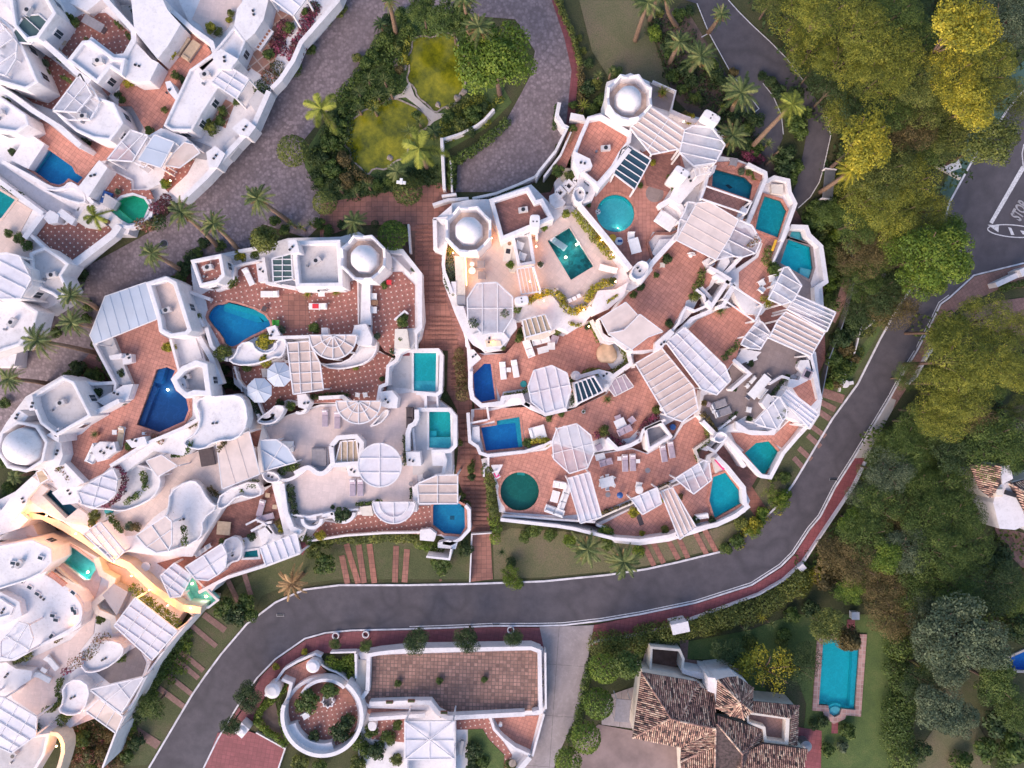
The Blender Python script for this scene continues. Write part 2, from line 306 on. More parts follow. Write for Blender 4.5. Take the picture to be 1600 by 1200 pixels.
# ---------------------------------------------------------------- mesh helpers
class MB:
    def __init__(s): s.v = []; s.f = []; s.m = []; s.mats = []
    def mi(s, mat):
        mat = M[mat] if isinstance(mat, str) else mat
        if mat not in s.mats: s.mats.append(mat)
        return s.mats.index(mat)
    def add(s, vs, fs, mat):
        k = len(s.v); i = s.mi(mat); s.v += [tuple(a) for a in vs]; s.f += [tuple(k+j for j in q) for q in fs]; s.m += [i]*len(fs)
    def prism(s, poly, z0, z1, mat, side=None, tz=None):           # pixel outline taken at its top; sides go straight down
        if area(poly) > 0: poly = poly[::-1]                         # pixel y is flipped: make it counter-clockwise in the world
        w = [P(x, y, z1 if tz is None else tz) for x, y in poly]; n = len(w)
        tp = [(a.x, a.y, z1) for a in w]; bt = [(a.x, a.y, z0) for a in w]
        s.add(tp, [tuple(range(n))], mat)
        s.add(tp+bt, [(i, i+n, (i+1) % n+n, (i+1) % n) for i in range(n)], side or mat)
    def ring(s, outer, inner, z0, z1, mat, zi=None):
        if area(outer) > 0: outer = outer[::-1]; inner = inner[::-1]
        n = len(outer); a = [P(x, y, z1) for x, y in outer]; b = [P(x, y, z1) for x, y in inner]; zi = z0 if zi is None else zi
        v = a+b+[(p.x, p.y, z0) for p in a]+[(p.x, p.y, zi) for p in b]; f = []
        for i in range(n):
            j = (i+1) % n; f += [(i, j, j+n, i+n), (i, i+2*n, j+2*n, j), (i+n, j+n, j+3*n, i+3*n)]
        s.add(v, f, mat)
    def box(s, c, sz, rot, mat):                                     # world box, c = base centre
        cx, cy, cz = c; a, b, h = sz; cs, sn = math.cos(rot), math.sin(rot); v = []
        for z in (cz, cz+h):
            for x, y in ((-a/2, -b/2), (a/2, -b/2), (a/2, b/2), (-a/2, b/2)): v.append((cx+x*cs-y*sn, cy+x*sn+y*cs, z))
        s.add(v, [(3, 2, 1, 0), (4, 5, 6, 7), (0, 1, 5, 4), (1, 2, 6, 5), (2, 3, 7, 6), (3, 0, 4, 7)], mat)
    def bar(s, a, b, w, h, mat):                                     # beam between two world points (top at their z)
        a, b = Vector(a), Vector(b); d = b-a; l = math.hypot(d.x, d.y) or 1e-5; nx, ny = -d.y/l*w/2, d.x/l*w/2
        v = []
        for p in (a, b):
            for q in ((1, 0), (-1, 0), (-1, -h), (1, -h)): v.append((p.x+nx*q[0], p.y+ny*q[0], p.z+q[1]))
        s.add(v, [(0, 1, 5, 4), (1, 2, 6, 5), (2, 3, 7, 6), (3, 0, 4, 7), (0, 3, 2, 1), (4, 5, 6, 7)], mat)
    def cyl(s, c, r, h, mat, n=14, r2=None):
        r2 = r if r2 is None else r2; cx, cy, cz = c
        v = [(cx+r*math.cos(2*math.pi*i/n), cy+r*math.sin(2*math.pi*i/n), cz) for i in range(n)]+[(cx+r2*math.cos(2*math.pi*i/n), cy+r2*math.sin(2*math.pi*i/n), cz+h) for i in range(n)]
        s.add(v, [(i, (i+1) % n, (i+1) % n+n, i+n) for i in range(n)]+[tuple(range(n, 2*n)), tuple(range(n-1, -1, -1))], mat)
    def tube(s, pts, rs, mat, n=8):
        v = []; f = []
        for i, p in enumerate(pts):
            p = Vector(p); q = Vector(pts[min(i+1, len(pts)-1)])-Vector(pts[max(i-1, 0)]); q = q.normalized() if q.length else Vector((0, 0, 1))
            u = q.cross(Vector((0, 1, .01))).normalized(); t = q.cross(u)
            for k in range(n):
                a = 2*math.pi*k/n; v.append(p+(u*math.cos(a)+t*math.sin(a))*rs[i])
        for i in range(len(pts)-1):
            for k in range(n): f.append((i*n+k, i*n+(k+1) % n, (i+1)*n+(k+1) % n, (i+1)*n+k))
        s.add(v, f, mat)
    def loft(s, c, prof, mat, n=20, sides=None, rot=0):               # rings (r, z) about a vertical axis, closed on top
        cx, cy = c[0], c[1]; m = sides or n; v = []; f = []
        for r, z in prof:
            for k in range(m):
                a = rot+2*math.pi*k/m; v.append((cx+r*math.cos(a), cy+r*math.sin(a), z))
        for i in range(len(prof)-1):
            for k in range(m): f.append((i*m+k, i*m+(k+1) % m, (i+1)*m+(k+1) % m, (i+1)*m+k))
        f.append(tuple((len(prof)-1)*m+k for k in range(m))); s.add(v, f, mat)
    def build(s, name, parent=None, loc=None, smooth=False, bevel=0):
        if not s.v: return None
        if parent is not None:
            o0 = Vector((0, 0, 0)); p = parent
            while p is not None: o0 += p.location; p = p.parent
        elif loc is not None: o0 = Vector(loc)
        else:
            a = np.array(s.v); o0 = Vector(((a[:, 0].min()+a[:, 0].max())/2, (a[:, 1].min()+a[:, 1].max())/2, a[:, 2].min()))
        me = bpy.data.meshes.new(name); me.from_pydata([(a[0]-o0.x, a[1]-o0.y, a[2]-o0.z) for a in s.v], [], s.f)
        for m in s.mats: me.materials.append(m)
        me.polygons.foreach_set('material_index', s.m)
        if smooth: me.polygons.foreach_set('use_smooth', [True]*len(s.f))
        me.update(); o = bpy.data.objects.new(name, me); COL.objects.link(o)
        if parent is not None: o.parent = parent
        else: o.location = o0
        if bevel:
            b = o.modifiers.new('soft_edges', 'BEVEL'); b.width = bevel; b.segments = 2; b.limit_method = 'ANGLE'; b.angle_limit = R(35)
        return o
def empty(name, loc):
    o = bpy.data.objects.new(name, None); COL.objects.link(o); o.location = loc; return o
USED = {}
def tag(o, label=None, cat=None, group=None, kind=None):
    if label:
        if kind != 'structure' and label in USED: print('DUPLABEL', label)
        USED[label] = 1; o['label'] = label
    if cat: o['category'] = cat
    if group: o['group'] = group
    if kind: o['kind'] = kind
    return o
LM = []                                             # landmarks the labels refer to
def landmark(px, py, s): LM.append((px, py, s))
def where(desc, px, py):
    ds = sorted((math.hypot(px-a, py-b), a, b, s) for a, b, s in LM)
    def rel(q):
        dist, a, b, s = q; an = math.degrees(math.atan2(b-py, px-a)) % 360
        w = ['right of', 'up and right of', 'above', 'up and left of', 'left of', 'down and left of', 'below', 'down and right of'][int((an+22.5)//45) % 8]
        return w+' '+s
    c = []
    for near in ('', 'just ') if ds[0][0] > 60 else ('just ', ''): c.append(desc+' '+near+rel(ds[0]))
    c += [desc+' '+rel(ds[1]), desc+' between '+ds[0][3]+' and '+ds[1][3], desc+' '+rel(ds[2]), desc+' between '+ds[0][3]+' and '+ds[2][3]]
    for k in ('second ', 'third ', 'fourth ', 'fifth ', 'sixth ', 'seventh ', 'eighth ', 'ninth '): c.append(k+desc+' '+rel(ds[0]))
    for x in c:
        if x not in USED and 4 <= len(x.split()) <= 16: return x
    return c[-1]
# ---------------------------------------------------------------- triangulated sheets and slabs
def cdt(outer, holes, grid=0):
    loops = [outer]+holes; pts = []; edges = []
    for l in loops:
        q = []
        for i in range(len(l)):
            a, b = l[i], l[(i+1) % len(l)]
            k = max(1, int(math.hypot(a[0]-b[0], a[1]-b[1])/grid)) if grid else 1
            q += [(a[0]+(b[0]-a[0])*t/k, a[1]+(b[1]-a[1])*t/k) for t in range(k)]
        k0 = len(pts); pts += q; edges += [(k0+i, k0+(i+1) % len(q)) for i in range(len(q))]
    if grid:
        x0, x1 = min(p[0] for p in outer), max(p[0] for p in outer); y0, y1 = min(p[1] for p in outer), max(p[1] for p in outer)
        gx = math.floor(x0/grid)*grid
        while gx < x1:
            gy = math.floor(y0/grid)*grid
            while gy < y1:
                if inside((gx, gy), outer) and not any(inside((gx, gy), h) for h in holes): pts.append((gx+.013, gy+.017))
                gy += grid
            gx += grid
    v, e, f, *_ = geometry.delaunay_2d_cdt([Vector(p) for p in pts], edges, [], 0, 1e-4)
    tris = []
    for t in f:
        c = (sum(v[i][0] for i in t)/3, sum(v[i][1] for i in t)/3)
        if inside(c, outer) and not any(inside(c, h) for h in holes):
            a = (v[t[1]][0]-v[t[0]][0])*(v[t[2]][1]-v[t[0]][1])-(v[t[2]][0]-v[t[0]][0])*(v[t[1]][1]-v[t[0]][1])
            tris.append(tuple(t) if a < 0 else tuple(t)[::-1])      # pixel clockwise = world counter-clockwise
    return v, tris
def drape(name, poly, mat, off=.05, grid=20, holes=(), kind='structure', label=None, cat=None, group=None, thick=0):
    poly = C(poly); v, tris = cdt(poly, [C(h) for h in holes], grid); b = MB()
    tp = []
    for p in v:
        z = G(p[0], p[1])+off; q = P(p[0], p[1], z); tp.append((q.x, q.y, z))
    b.add(tp, tris, mat)
    if thick:
        cnt = {}
        for t in tris:
            for i in range(3): cnt[(t[i], t[(i+1) % 3])] = 1
        for (i, j) in list(cnt):
            if (j, i) not in cnt: b.add([tp[i], tp[j], (tp[j][0], tp[j][1], tp[j][2]-thick), (tp[i][0], tp[i][1], tp[i][2]-thick)], [(1, 0, 3, 2)], mat)
    o = b.build(name); tag(o, label, cat, group, kind); return o
def slab(b, poly, z0, z1, mat, holes=(), side=None):
    v, tris = cdt(poly, list(holes)); tp = [tuple(P(p[0], p[1], z1)) for p in v]; b.add(tp, tris, mat); cnt = {}
    for t in tris:
        for i in range(3): cnt[(t[i], t[(i+1) % 3])] = 1
    for (i, j) in cnt:
        if (j, i) not in cnt: b.add([tp[i], tp[j], (tp[j][0], tp[j][1], z0), (tp[i][0], tp[i][1], z0)], [(1, 0, 3, 2)], side or mat)
def ribbon(line, w, closed=False):
    a = offset(line, w/2, closed); c = offset(line, -w/2, closed); return a, c
# ---------------------------------------------------------------- pools
POOLS = []
def poolhole(poly, z):
    """Pool outlines cut out of slabs whose top lies near the pool's rim."""
    out = []
    for q in POOLS:
        if abs(q['z']-z) < .45 and (inside(cen(q['poly']), poly) or any(inside(p, poly) for p in q['poly'])): out.append(q['poly'])
    return out
def pool(poly, z, col, label, steps=(), mosaic=False, coping='tile0', depth=1.0, lm=None, cw=3, wat='water'):
    poly = C(poly); depth = min([depth]+[z-G(*p)-.25 for p in poly]) if z > 1 else depth; POOLS.append(dict(poly=poly, z=z, col=col, label=label, steps=steps, mosaic=mosaic, coping=coping, depth=depth, cw=cw, wat=wat))
    c = cen(poly)
    if lm: landmark(c[0], c[1], lm)
def build_pools():
    for q in POOLS:
        z = q['z']; poly = q['poly']; c = cen(poly); e = empty('swimming_pool', P(*c, z-1.3)); tag(e, q['label'], 'pool', 'swimming pools')
        if area(poly) > 0: poly = poly[::-1]
        d = q['depth']; lin = poolfloor(q['col'], q['mosaic'])
        b = MB(); w = [P(x, y, z+.07) for x, y in poly]; n = len(w)
        b.add([(a.x, a.y, z-d) for a in w], [tuple(range(n))], lin)
        b.add([(a.x, a.y, z+.03) for a in w]+[(a.x, a.y, z-d) for a in w], [(i, (i+1) % n, (i+1) % n+n, i+n) for i in range(n)], lin)
        b.build('basin', e)
        b = MB(); b.ring(offset(poly, -q['cw'] if area(poly) > 0 else q['cw']), offset(poly, .4 if area(poly) > 0 else -.4), z-.12, z+.10, q['coping'], z-.3); b.build('coping', e)
        b = MB(); b.add([(a.x, a.y, z-.10) for a in w], [tuple(range(n))], q['wat']); b.build('water', e)
        for i, (sp, dz, cc) in enumerate(q['steps']):
            b = MB(); b.prism(C(sp), z-d+.02, z-dz, poolfloor(cc)); b.build('pool_step', e)
# ---------------------------------------------------------------- villas
FLOORS = []
def floorz(px, py):
    best = None
    for poly, z in FLOORS:
        if inside((px, py), poly) and (best is None or z > best): best = z
    return best if best is not None else G(px, py)+.05
class V:
    def __init__(s, label, base, z, name='villa', mat='white', zb=None, cat='villa', group='white terraced villas', floor=True):
        s.poly = C(base); s.z = z; s.zb = zb if zb is not None else min(G(*p) for p in s.poly)-1.0
        s.e = empty(name, P(*cen(s.poly), s.zb)); tag(s.e, label, cat, group)
        b = MB(); slab(b, s.poly, s.zb, z, mat, poolhole(s.poly, z)); b.build('base', s.e)
        if floor: FLOORS.append((s.poly, z))
    def F(s, mat, poly, dz=.06, name='terrace', deep=.2, sm=0):
        poly = C(poly); poly = smooth(poly, sm) if sm else poly; b = MB(); z = s.z+dz
        slab(b, poly, z-deep, z, mat, poolhole(poly, z), None); FLOORS.append((poly, z)); return b.build(name, s.e)
    def W(s, line, w=5, h=1.0, z0=None, sm=0, closed=False, mat='white', name='parapet', bev=.06):
        line = C(line); line = smooth(line, sm, closed) if sm else line
        a, c = ribbon(line, w, closed); b = MB(); z = s.z+h; zb = s.z-.3 if z0 is None else z0
        if closed: b.ring(a if abs(area(a)) > abs(area(c)) else c, c if abs(area(a)) > abs(area(c)) else a, zb, z, mat)
        else: b.prism(a+c[::-1], zb, z, mat)
        return b.build(name, s.e, bevel=bev)
    def S(s, poly, h, mat='white', z0=None, name='wall_block', sm=0, bev=.08, topmat=None):
        poly = C(poly); poly = smooth(poly, sm) if sm else poly; b = MB(); b.prism(poly, s.z-.3 if z0 is None else z0, s.z+h, topmat or mat, mat)
        o = b.build(name, s.e, bevel=bev); z = s.z+h
        if sm and abs(area(poly)) > 260: b = MB(); b.ring(poly, inset(poly, 2.4), z-.1, z+.38, mat, z-.1); b.build('rim', o, bevel=.05)
        if h >= .9 and abs(area(poly)) > 200 and mat == 'white': s.vent(o, cen(poly), z)
        return o
    def vent(s, o, c, z):
        if not inside(c, s.poly): return
        p = P(c[0]+random.uniform(-5, 5), c[1]+random.uniform(-4, 4), z); a = random.random()*3; b = MB()
        for t in (-.2, .2): b.box((p.x+math.cos(a)*t, p.y+math.sin(a)*t, z-.02), (.2, .2, .16), a, 'dark')
        b.build('vent', o)
    def B(s, poly, h, pw=5, ph=.7, mat='white', roof='lilac', z0=None, name='roof_block', sm=0, win=True):
        poly = C(poly); poly = smooth(poly, sm) if sm else poly; inn = inset(poly, pw); z = s.z+h; zb = s.z-.3 if z0 is None else z0
        b = MB(); b.ring(poly, inn, zb, z, mat, z-ph); o = b.build(name, s.e, bevel=.07)
        b = MB(); b.prism(inset(poly, pw-.5), z-ph-.25, z-ph, roof); b.build('roof_deck', o)
        if abs(area(poly)) > 900 and win:
            c = cen(poly); p = P(c[0]+random.uniform(-7, 7), c[1]+random.uniform(-6, 6), z-ph); a = random.random(); b = MB(); b.box((p.x, p.y, p.z), (.95, .5, .55), a, 'lilac'); b.cyl((p.x, p.y, p.z+.55), .2, .03, 'dark'); b.build('air_conditioner', o); b = MB(); q = P(c[0]-9, c[1]+8, z-ph); b.cyl((q.x, q.y, q.z), .12, .35, 'metal'); b.build('vent_pipe', o)
        if win and h > 2.2: s.windows(o, poly, z, h)
        return o
    def windows(s, parent, poly, z, h):
        if area(poly) > 0: poly = poly[::-1]
        for i in range(len(poly)):
            a, c = P(*poly[i], z), P(*poly[(i+1) % len(poly)], z); d = c-a; l = d.length
            if l < 1.8: continue
            d /= l; nrm = Vector((d.y, -d.x, 0)); mid = (a+c)/2
            if nrm.dot(-Vector((mid.x, mid.y, 0)).normalized()) < .25: continue
            k = max(1, int(l/3.2))
            for j in range(k):
                q = a+d*(l*(j+.5)/k); an = math.atan2(d.y, d.x); zz = z-min(h, 2.9)+.75
                b = MB(); b.box((q.x+nrm.x*.03, q.y+nrm.y*.03, zz), (.86, .12, 1.15), an, 'white'); o = b.build('window', parent)
                b = MB()
                for sx in (-.19, .19): b.box((q.x+nrm.x*.10+d.x*sx, q.y+nrm.y*.10+d.y*sx, zz+.1), (.32, .03, .95), an, 'glass')
                b.build('pane', o)
    def slots(s, pts, mat='glass', dz=0, w=.5, l=.3, name='window'):
        for px, py, an, h in pts:
            p = P(px, py, s.z+h+dz); b = MB(); b.box((p.x, p.y, p.z-.2), (w+.16, l+.16, .22), R(-an), 'white'); o = b.build(name, s.e); b = MB(); b.box((p.x, p.y, p.z), (w, l, .04), R(-an), mat); b.build('pane', o)
    def dome(s, cx, cy, r, h, rd=22, sides=8, rot=22.5, gut='beige', peaks=True, dh=2.3, base=None):
        z = s.z+h; k = (H-z)/H*S; c = P(cx, cy, z); ro = r*k; b = MB(); v = []; f = []
        zb = s.z-.3 if base is None else base; n = sides
        for kk, (rr, zz) in enumerate(((ro*.97, zb), (ro*.97, z-1.2), (ro, z), (ro*.88, z), (ro*.84, z-1.1))):
            for i in range(n*2):
                a = R(rot)+math.pi*i/n; q = rr*(1 if i % 2 == 0 else math.cos(math.pi/n)); pk = (.42 if i % 2 == 0 and peaks and kk in (2, 3) else 0)
                v.append((c.x+q*math.cos(a), c.y+q*math.sin(a), zz+pk))
        m = n*2
        for kk in range(4):
            for i in range(m): f.append((kk*m+i, kk*m+(i+1) % m, (kk+1)*m+(i+1) % m, (kk+1)*m+i))
        b.add(v, f, 'white'); t = b.build('dome_tower', s.e, bevel=.06)
        b = MB(); b.loft((c.x, c.y), [(ro*.87, z-1.9), (ro*.87, z-1.02)], gut, sides=n, rot=R(rot)); b.build('gutter', t)
        b = MB(); rd2 = rd*k; pr = [(rd2*1.03, z-1.5), (rd2*1.03, z-.8)]
        pr += [(rd2*math.cos(a), z-.8+dh*math.sin(a)*.75) for a in [R(x) for x in range(0, 90, 6)]]+[(rd2*.03, z-.8+dh*.75)]
        vv = []; ff = []; mm = 48
        for j, (rr, zz) in enumerate(pr):                       # faceted at the drum, round at the crown
            t01 = min(1, max(0, (zz-(z-.8))/(dh*.5)))
            for q in range(mm):
                a = 2*math.pi*q/mm; fa = (a-R(rot)) % (2*math.pi/n)-math.pi/n; fac = math.cos(math.pi/n)/math.cos(fa); fac = fac*(1-t01)+t01
                vv.append((c.x+rr*fac*math.cos(a), c.y+rr*fac*math.sin(a), zz))
        for j in range(len(pr)-1):
            for q in range(mm): ff.append((j*mm+q, j*mm+(q+1) % mm, (j+1)*mm+(q+1) % mm, (j+1)*mm+q))
        ff.append(tuple((len(pr)-1)*mm+q for q in range(mm))); b.add(vv, ff, 'white'); b.build('dome', t, smooth=True)
    def chimney(s, px, py, lx, ly, an, h):
        z = s.z+h; p = P(px, py, z); k = (H-z)/H*S; b = MB(); a = R(-an)
        pts = [(lx/2*math.cos(t)*1.0, ly/2*math.sin(t)) for t in [2*math.pi*i/16 for i in range(16)]]
        pts = [(max(-lx/2, min(lx/2, x*1.25)), max(-ly/2, min(ly/2, y*1.25))) for x, y in pts]
        w = [(p.x+(x*math.cos(a)-y*math.sin(a))*k, p.y+(x*math.sin(a)+y*math.cos(a))*k) for x, y in pts]
        n = len(w); b.add([(x, y, s.z-.2) for x, y in w]+[(x, y, z) for x, y in w], [(i, (i+1) % n, (i+1) % n+n, i+n) for i in range(n)]+[tuple(range(n, 2*n))], 'white')
        o = b.build('chimney', s.e, bevel=.08); b = MB()
        for t in (-.18, .18): b.box((p.x+math.cos(a)*t, p.y+math.sin(a)*t, z), (.14, .14, .02), a, 'dark')
        b.build('flue', o)
def clip(poly, q, d):                                   # where the line q + t d crosses the outline
    ts = []
    for i in range(len(poly)):
        a, b = poly[i], poly[(i+1) % len(poly)]; ex, ey = b[0]-a[0], b[1]-a[1]; den = d[0]*ey-d[1]*ex
        if abs(den) < 1e-9: continue
        t = ((a[0]-q[0])*ey-(a[1]-q[1])*ex)/den; u = ((a[0]-q[0])*d[1]-(a[1]-q[1])*d[0])/den
        if -1e-6 <= u <= 1+1e-6: ts.append(t)
    ts.sort(); return (ts[0], ts[-1]) if len(ts) > 1 and ts[-1]-ts[0] > 1 else None
def pergola(poly, z, n, dirn, label, cover='sheet', fl=None, cross=0, bw=.10, mat='white', name='pergola', cat='pergola', posts=True, cz=-.08, sm=0):
    """Open roof of beams on posts. n rafters run along pixel direction dirn; cross rafters the other way."""
    poly = C(poly); c = cen(poly)
    if fl is None: fl = min([floorz(*p) for p in poly]+[floorz(*c)])
    fl = min(fl, z-1.8)
    e = empty(name, P(*c, fl)); tag(e, label, cat, 'pergolas over the terraces' if cat == 'pergola' else None)
    b = MB(); w = [P(x, y, z) for x, y in poly]
    for i in range(len(w)): b.bar(w[i], w[(i+1) % len(w)], bw*1.35, .14, mat)
    b.build('border_beam', e)
    dl = math.hypot(*dirn) or 1; d = (dirn[0]/dl, dirn[1]/dl)
    for nn, dd, zz in ((n, d, z+.05), (cross, (-d[1], d[0]), z+.02)):
        if nn <= 0: continue
        nx, ny = -dd[1], dd[0]; pr = [p[0]*nx+p[1]*ny for p in poly]; lo, hi = min(pr), max(pr)
        for i in range(nn):
            t = lo+(hi-lo)*(i+1)/(nn+1); q = (nx*t, ny*t); r = clip(poly, q, dd)
            if not r: continue
            b = MB(); b.bar(P(q[0]+dd[0]*r[0], q[1]+dd[1]*r[0], zz), P(q[0]+dd[0]*r[1], q[1]+dd[1]*r[1], zz), bw*.8, .09, mat); b.build('rafter', e)
    if cover:
        b = MB(); b.prism(inset(poly, .6), z+cz-.03, z+cz, cover, tz=z); b.build('roof_sheet', e)
    if posts:
        k = len(w); ids = range(k) if k <= 6 else range(0, k, 2 if k <= 10 else 6)
        for i in ids:
            p = w[i]; q = P(*poly[i], z); b = MB(); b.box((p.x+(P(*c, z).x-p.x)*.03, p.y+(P(*c, z).y-p.y)*.03, fl), (.16, .16, z-.2-fl), 0, mat); b.build('post', e)
    return e
def fanpergola(cx, cy, r, a0, a1, z, label, cover='pinksheet', spokes=5, rings=(.52,), fl=None):
    fl = floorz(cx, cy) if fl is None else fl; fl = min(fl, z-1.8)
    poly = ell(cx, cy, r, n=28, a0=a0, a1=a1); e = empty('pergola', P(*cen(poly), fl)); tag(e, label, 'pergola', 'pergolas over the terraces')
    w = [P(x, y, z) for x, y in poly]; b = MB()
    for i in range(len(w)): b.bar(w[i], w[(i+1) % len(w)], .14, .15, 'white')
    b.build('border_beam', e)
    for i in range(1, spokes+1):
        a = R(a0+(a1-a0)*i/(spokes+1)); b = MB(); b.bar(P(cx, cy, z+.05), P(cx+r*math.cos(a), cy+r*math.sin(a), z+.05), .09, .10, 'white'); b.build('rafter', e)
    for q in rings:
        pp = [P(x, y, z+.07) for x, y in ell(cx, cy, r*q, n=18, a0=a0, a1=a1)]; b = MB()
        for i in range(len(pp)-1): b.bar(pp[i], pp[i+1], .09, .09, 'white')
        b.build('ring_beam', e)
    b = MB(); b.prism(inset(poly, .6), z-.11, z-.08, cover, tz=z); b.build('roof_sheet', e)
    for i in (0, 7, 14, 21, 28):
        if i < len(w): b = MB(); b.box((w[i].x, w[i].y, fl), (.16, .16, z-.2-fl), 0, 'white'); b.build('post', e)
    return e
def awning(poly, z, label, mat='awning', seams=5, dirn=(1, 0), sag=0, name='awning', fl=None):
    poly = C(poly); c = cen(poly); fl = min(floorz(*c), z-1.8) if fl is None else fl
    e = empty(name, P(*c, fl)); tag(e, label, 'awning', 'fabric awnings over the terraces')
    b = MB(); b.prism(poly, z-.05, z, mat); b.build('canvas', e)
    dl = math.hypot(*dirn); d = (dirn[0]/dl, dirn[1]/dl); nx, ny = -d[1], d[0]; pr = [p[0]*nx+p[1]*ny for p in poly]; lo, hi = min(pr), max(pr)
    for i in range(seams):
        t = lo+(hi-lo)*(i+1)/(seams+1); q = (nx*t, ny*t); r = clip(poly, q, d)
        if r: b = MB(); b.bar(P(q[0]+d[0]*r[0], q[1]+d[1]*r[0], z+.035), P(q[0]+d[0]*r[1], q[1]+d[1]*r[1], z+.035), .07, .06, mat); b.build('seam', e)
    b = MB()
    for i in range(len(poly)): b.bar(P(*poly[i], z+.02), P(*poly[(i+1) % len(poly)], z+.02), .1, .12, 'white')
    b.build('frame', e)
    for p in poly[:4]:
        q = P(*p, z); b = MB(); b.box((q.x*.995, q.y*.995, fl), (.12, .12, z-.06-fl), 0, 'white'); b.build('post', e)
    return e
# ---------------------------------------------------------------- plants
def leafmesh(name, blobs, n, size, flat=.45, seed=0, inner=.55):
    """n leaf-sized quads scattered through the outer shell of ellipsoid blobs (cx,cy,cz,rx,ry,rz)."""
    r = np.random.default_rng(seed); bl = np.array(blobs, float); wgt = bl[:, 3]*bl[:, 4]; wgt /= wgt.sum()
    k = r.choice(len(bl), n, p=wgt); d = r.normal(size=(n, 3)); d[:, 2] = np.where(r.random(n) < .8, np.abs(d[:, 2]), d[:, 2]); d /= np.linalg.norm(d, axis=1)[:, None]
    rad = inner+(1.06-inner)*r.random(n)**.45; c = bl[k, :3]+d*bl[k, 3:6]*rad[:, None]
    nr = d*.8+r.normal(size=(n, 3))*.42; nr[:, 2] += .12; nr /= np.linalg.norm(nr, axis=1)[:, None]
    t = np.cross(nr, r.normal(size=(n, 3))); t /= np.linalg.norm(t, axis=1)[:, None]; u = np.cross(nr, t)
    s = size*(.55+.9*r.random(n))[:, None]; ar = (.42+.25*r.random(n))[:, None]
    vs = np.stack([c-t*s*.5, c+u*s*ar*.5, c+t*s*.5, c-u*s*ar*.5], 1).reshape(-1, 3)
    me = bpy.data.meshes.new(name); me.vertices.add(4*n); me.vertices.foreach_set('co', vs.ravel()); me.loops.add(4*n); me.loops.foreach_set('vertex_index', np.arange(4*n, dtype=np.int32))
    me.polygons.add(n); me.polygons.foreach_set('loop_start', np.arange(0, 4*n, 4, dtype=np.int32))
    me.update(calc_edges=True); at = me.attributes.new('tint', 'FLOAT', 'POINT')
    bt = r.random(len(bl))[k]*.55+r.random(n)*.45; at.data.foreach_set('value', np.repeat(bt, 4).astype(np.float32)); return me
def crown_blobs(r, h, k, seed, spread=.62):
    rr = random.Random(seed); o = [(0, 0, 0, r*.6, r*.6, h*.6)]
    for i in range(k):
        a = rr.random()*6.283; q = r*spread*math.sqrt(rr.random())*1.15; s = r*(.24+.18*rr.random())
        o.append((q*math.cos(a), q*math.sin(a), h*(.12+.42*rr.random())*(1.25-q/r), s, s, s*.75*h/r))
    return o
CR = {}
def proto(kind, v):
    key = (kind, v)
    if key in CR: return CR[key]
    sd = hash(kind) % 97 if False else sum(map(ord, kind))+v*13
    if kind == 'tree': me = leafmesh('crown', crown_blobs(1, .85, 20, sd), 7500, .066, seed=sd)
    elif kind == 'pine': me = leafmesh('crown', crown_blobs(1, .8, 30, sd, .78), 11000, .046, seed=sd, inner=.66)
    elif kind == 'loose': me = leafmesh('crown', crown_blobs(1, .6, 13, sd, .8)[1:], 1500, .085, seed=sd, inner=.1)
    elif kind == 'bush': me = leafmesh('crown', crown_blobs(1, 1.0, 7, sd, .5), 900, .19, seed=sd)
    elif kind == 'ball': me = leafmesh('crown', [(0, 0, 0, 1, 1, 1)], 1500, .15, seed=sd, inner=.85)
    elif kind == 'cone':
        bl = [(.05*math.cos(i*2), .05*math.sin(i*2), i*.12, 1-i/16, 1-i/16, .35) for i in range(14)]; me = leafmesh('crown', bl, 3200, .17, seed=sd)
    elif kind == 'willow':
        me = leafmesh('crown', crown_blobs(1, .85, 22, sd, .66), 9000, .075, seed=sd)
    CR[key] = me; return me
def setmat(o, mat):
    if not o.data.materials: o.data.materials.append(mat)
    o.material_slots[0].link = 'OBJECT'; o.material_slots[0].material = mat
def tree(px, py, r, h, kind='tree', col='green', desc=None, name='tree', z=None, group='trees around the villas', trunk=True, cat='tree', sz=1.0):
    """px, py: middle of the crown in the photograph; r: crown radius in pixels; h: height of the crown's middle above the ground."""
    if z is None: p, g = top(px, py, h)
    else: p = P(px, py, z+h); g = z
    rr = r*(H-p.z)/H*S; e = empty(name, (p.x, p.y, g)); lb = where(desc, px, py); tag(e, lb, cat, group)
    o = bpy.data.objects.new('crown', proto(kind, random.randrange(4 if kind in ('tree', 'pine') else 3))); COL.objects.link(o); o.parent = e; o.location = (0, 0, h-rr*.25*sz)
    o.scale = (rr*(.93+.14*random.random()), rr*(.93+.14*random.random()), rr*sz); o.rotation_euler = (0, 0, random.random()*6.28); setmat(o, LEAF[col])
    if trunk:
        b = MB(); tr = max(.05, rr*.055); lx, ly = random.uniform(-.1, .1)*rr, random.uniform(-.1, .1)*rr
        b.tube([(p.x+lx*2, p.y+ly*2, g-.3), (p.x+lx, p.y+ly, g+h*.5), (p.x, p.y, g+h)], [tr*1.3, tr, tr*.6], 'trunk')
        for i in range(4):
            a = i*1.6+random.random(); b.tube([(p.x+lx, p.y+ly, g+h*.55), (p.x+math.cos(a)*rr*.3, p.y+math.sin(a)*rr*.3, g+h*.9), (p.x+math.cos(a)*rr*.6, p.y+math.sin(a)*rr*.6, g+h+rr*.15)], [tr*.6, tr*.4, tr*.15], 'trunk', 5)
        b.build('trunk', e, smooth=True)
    return e
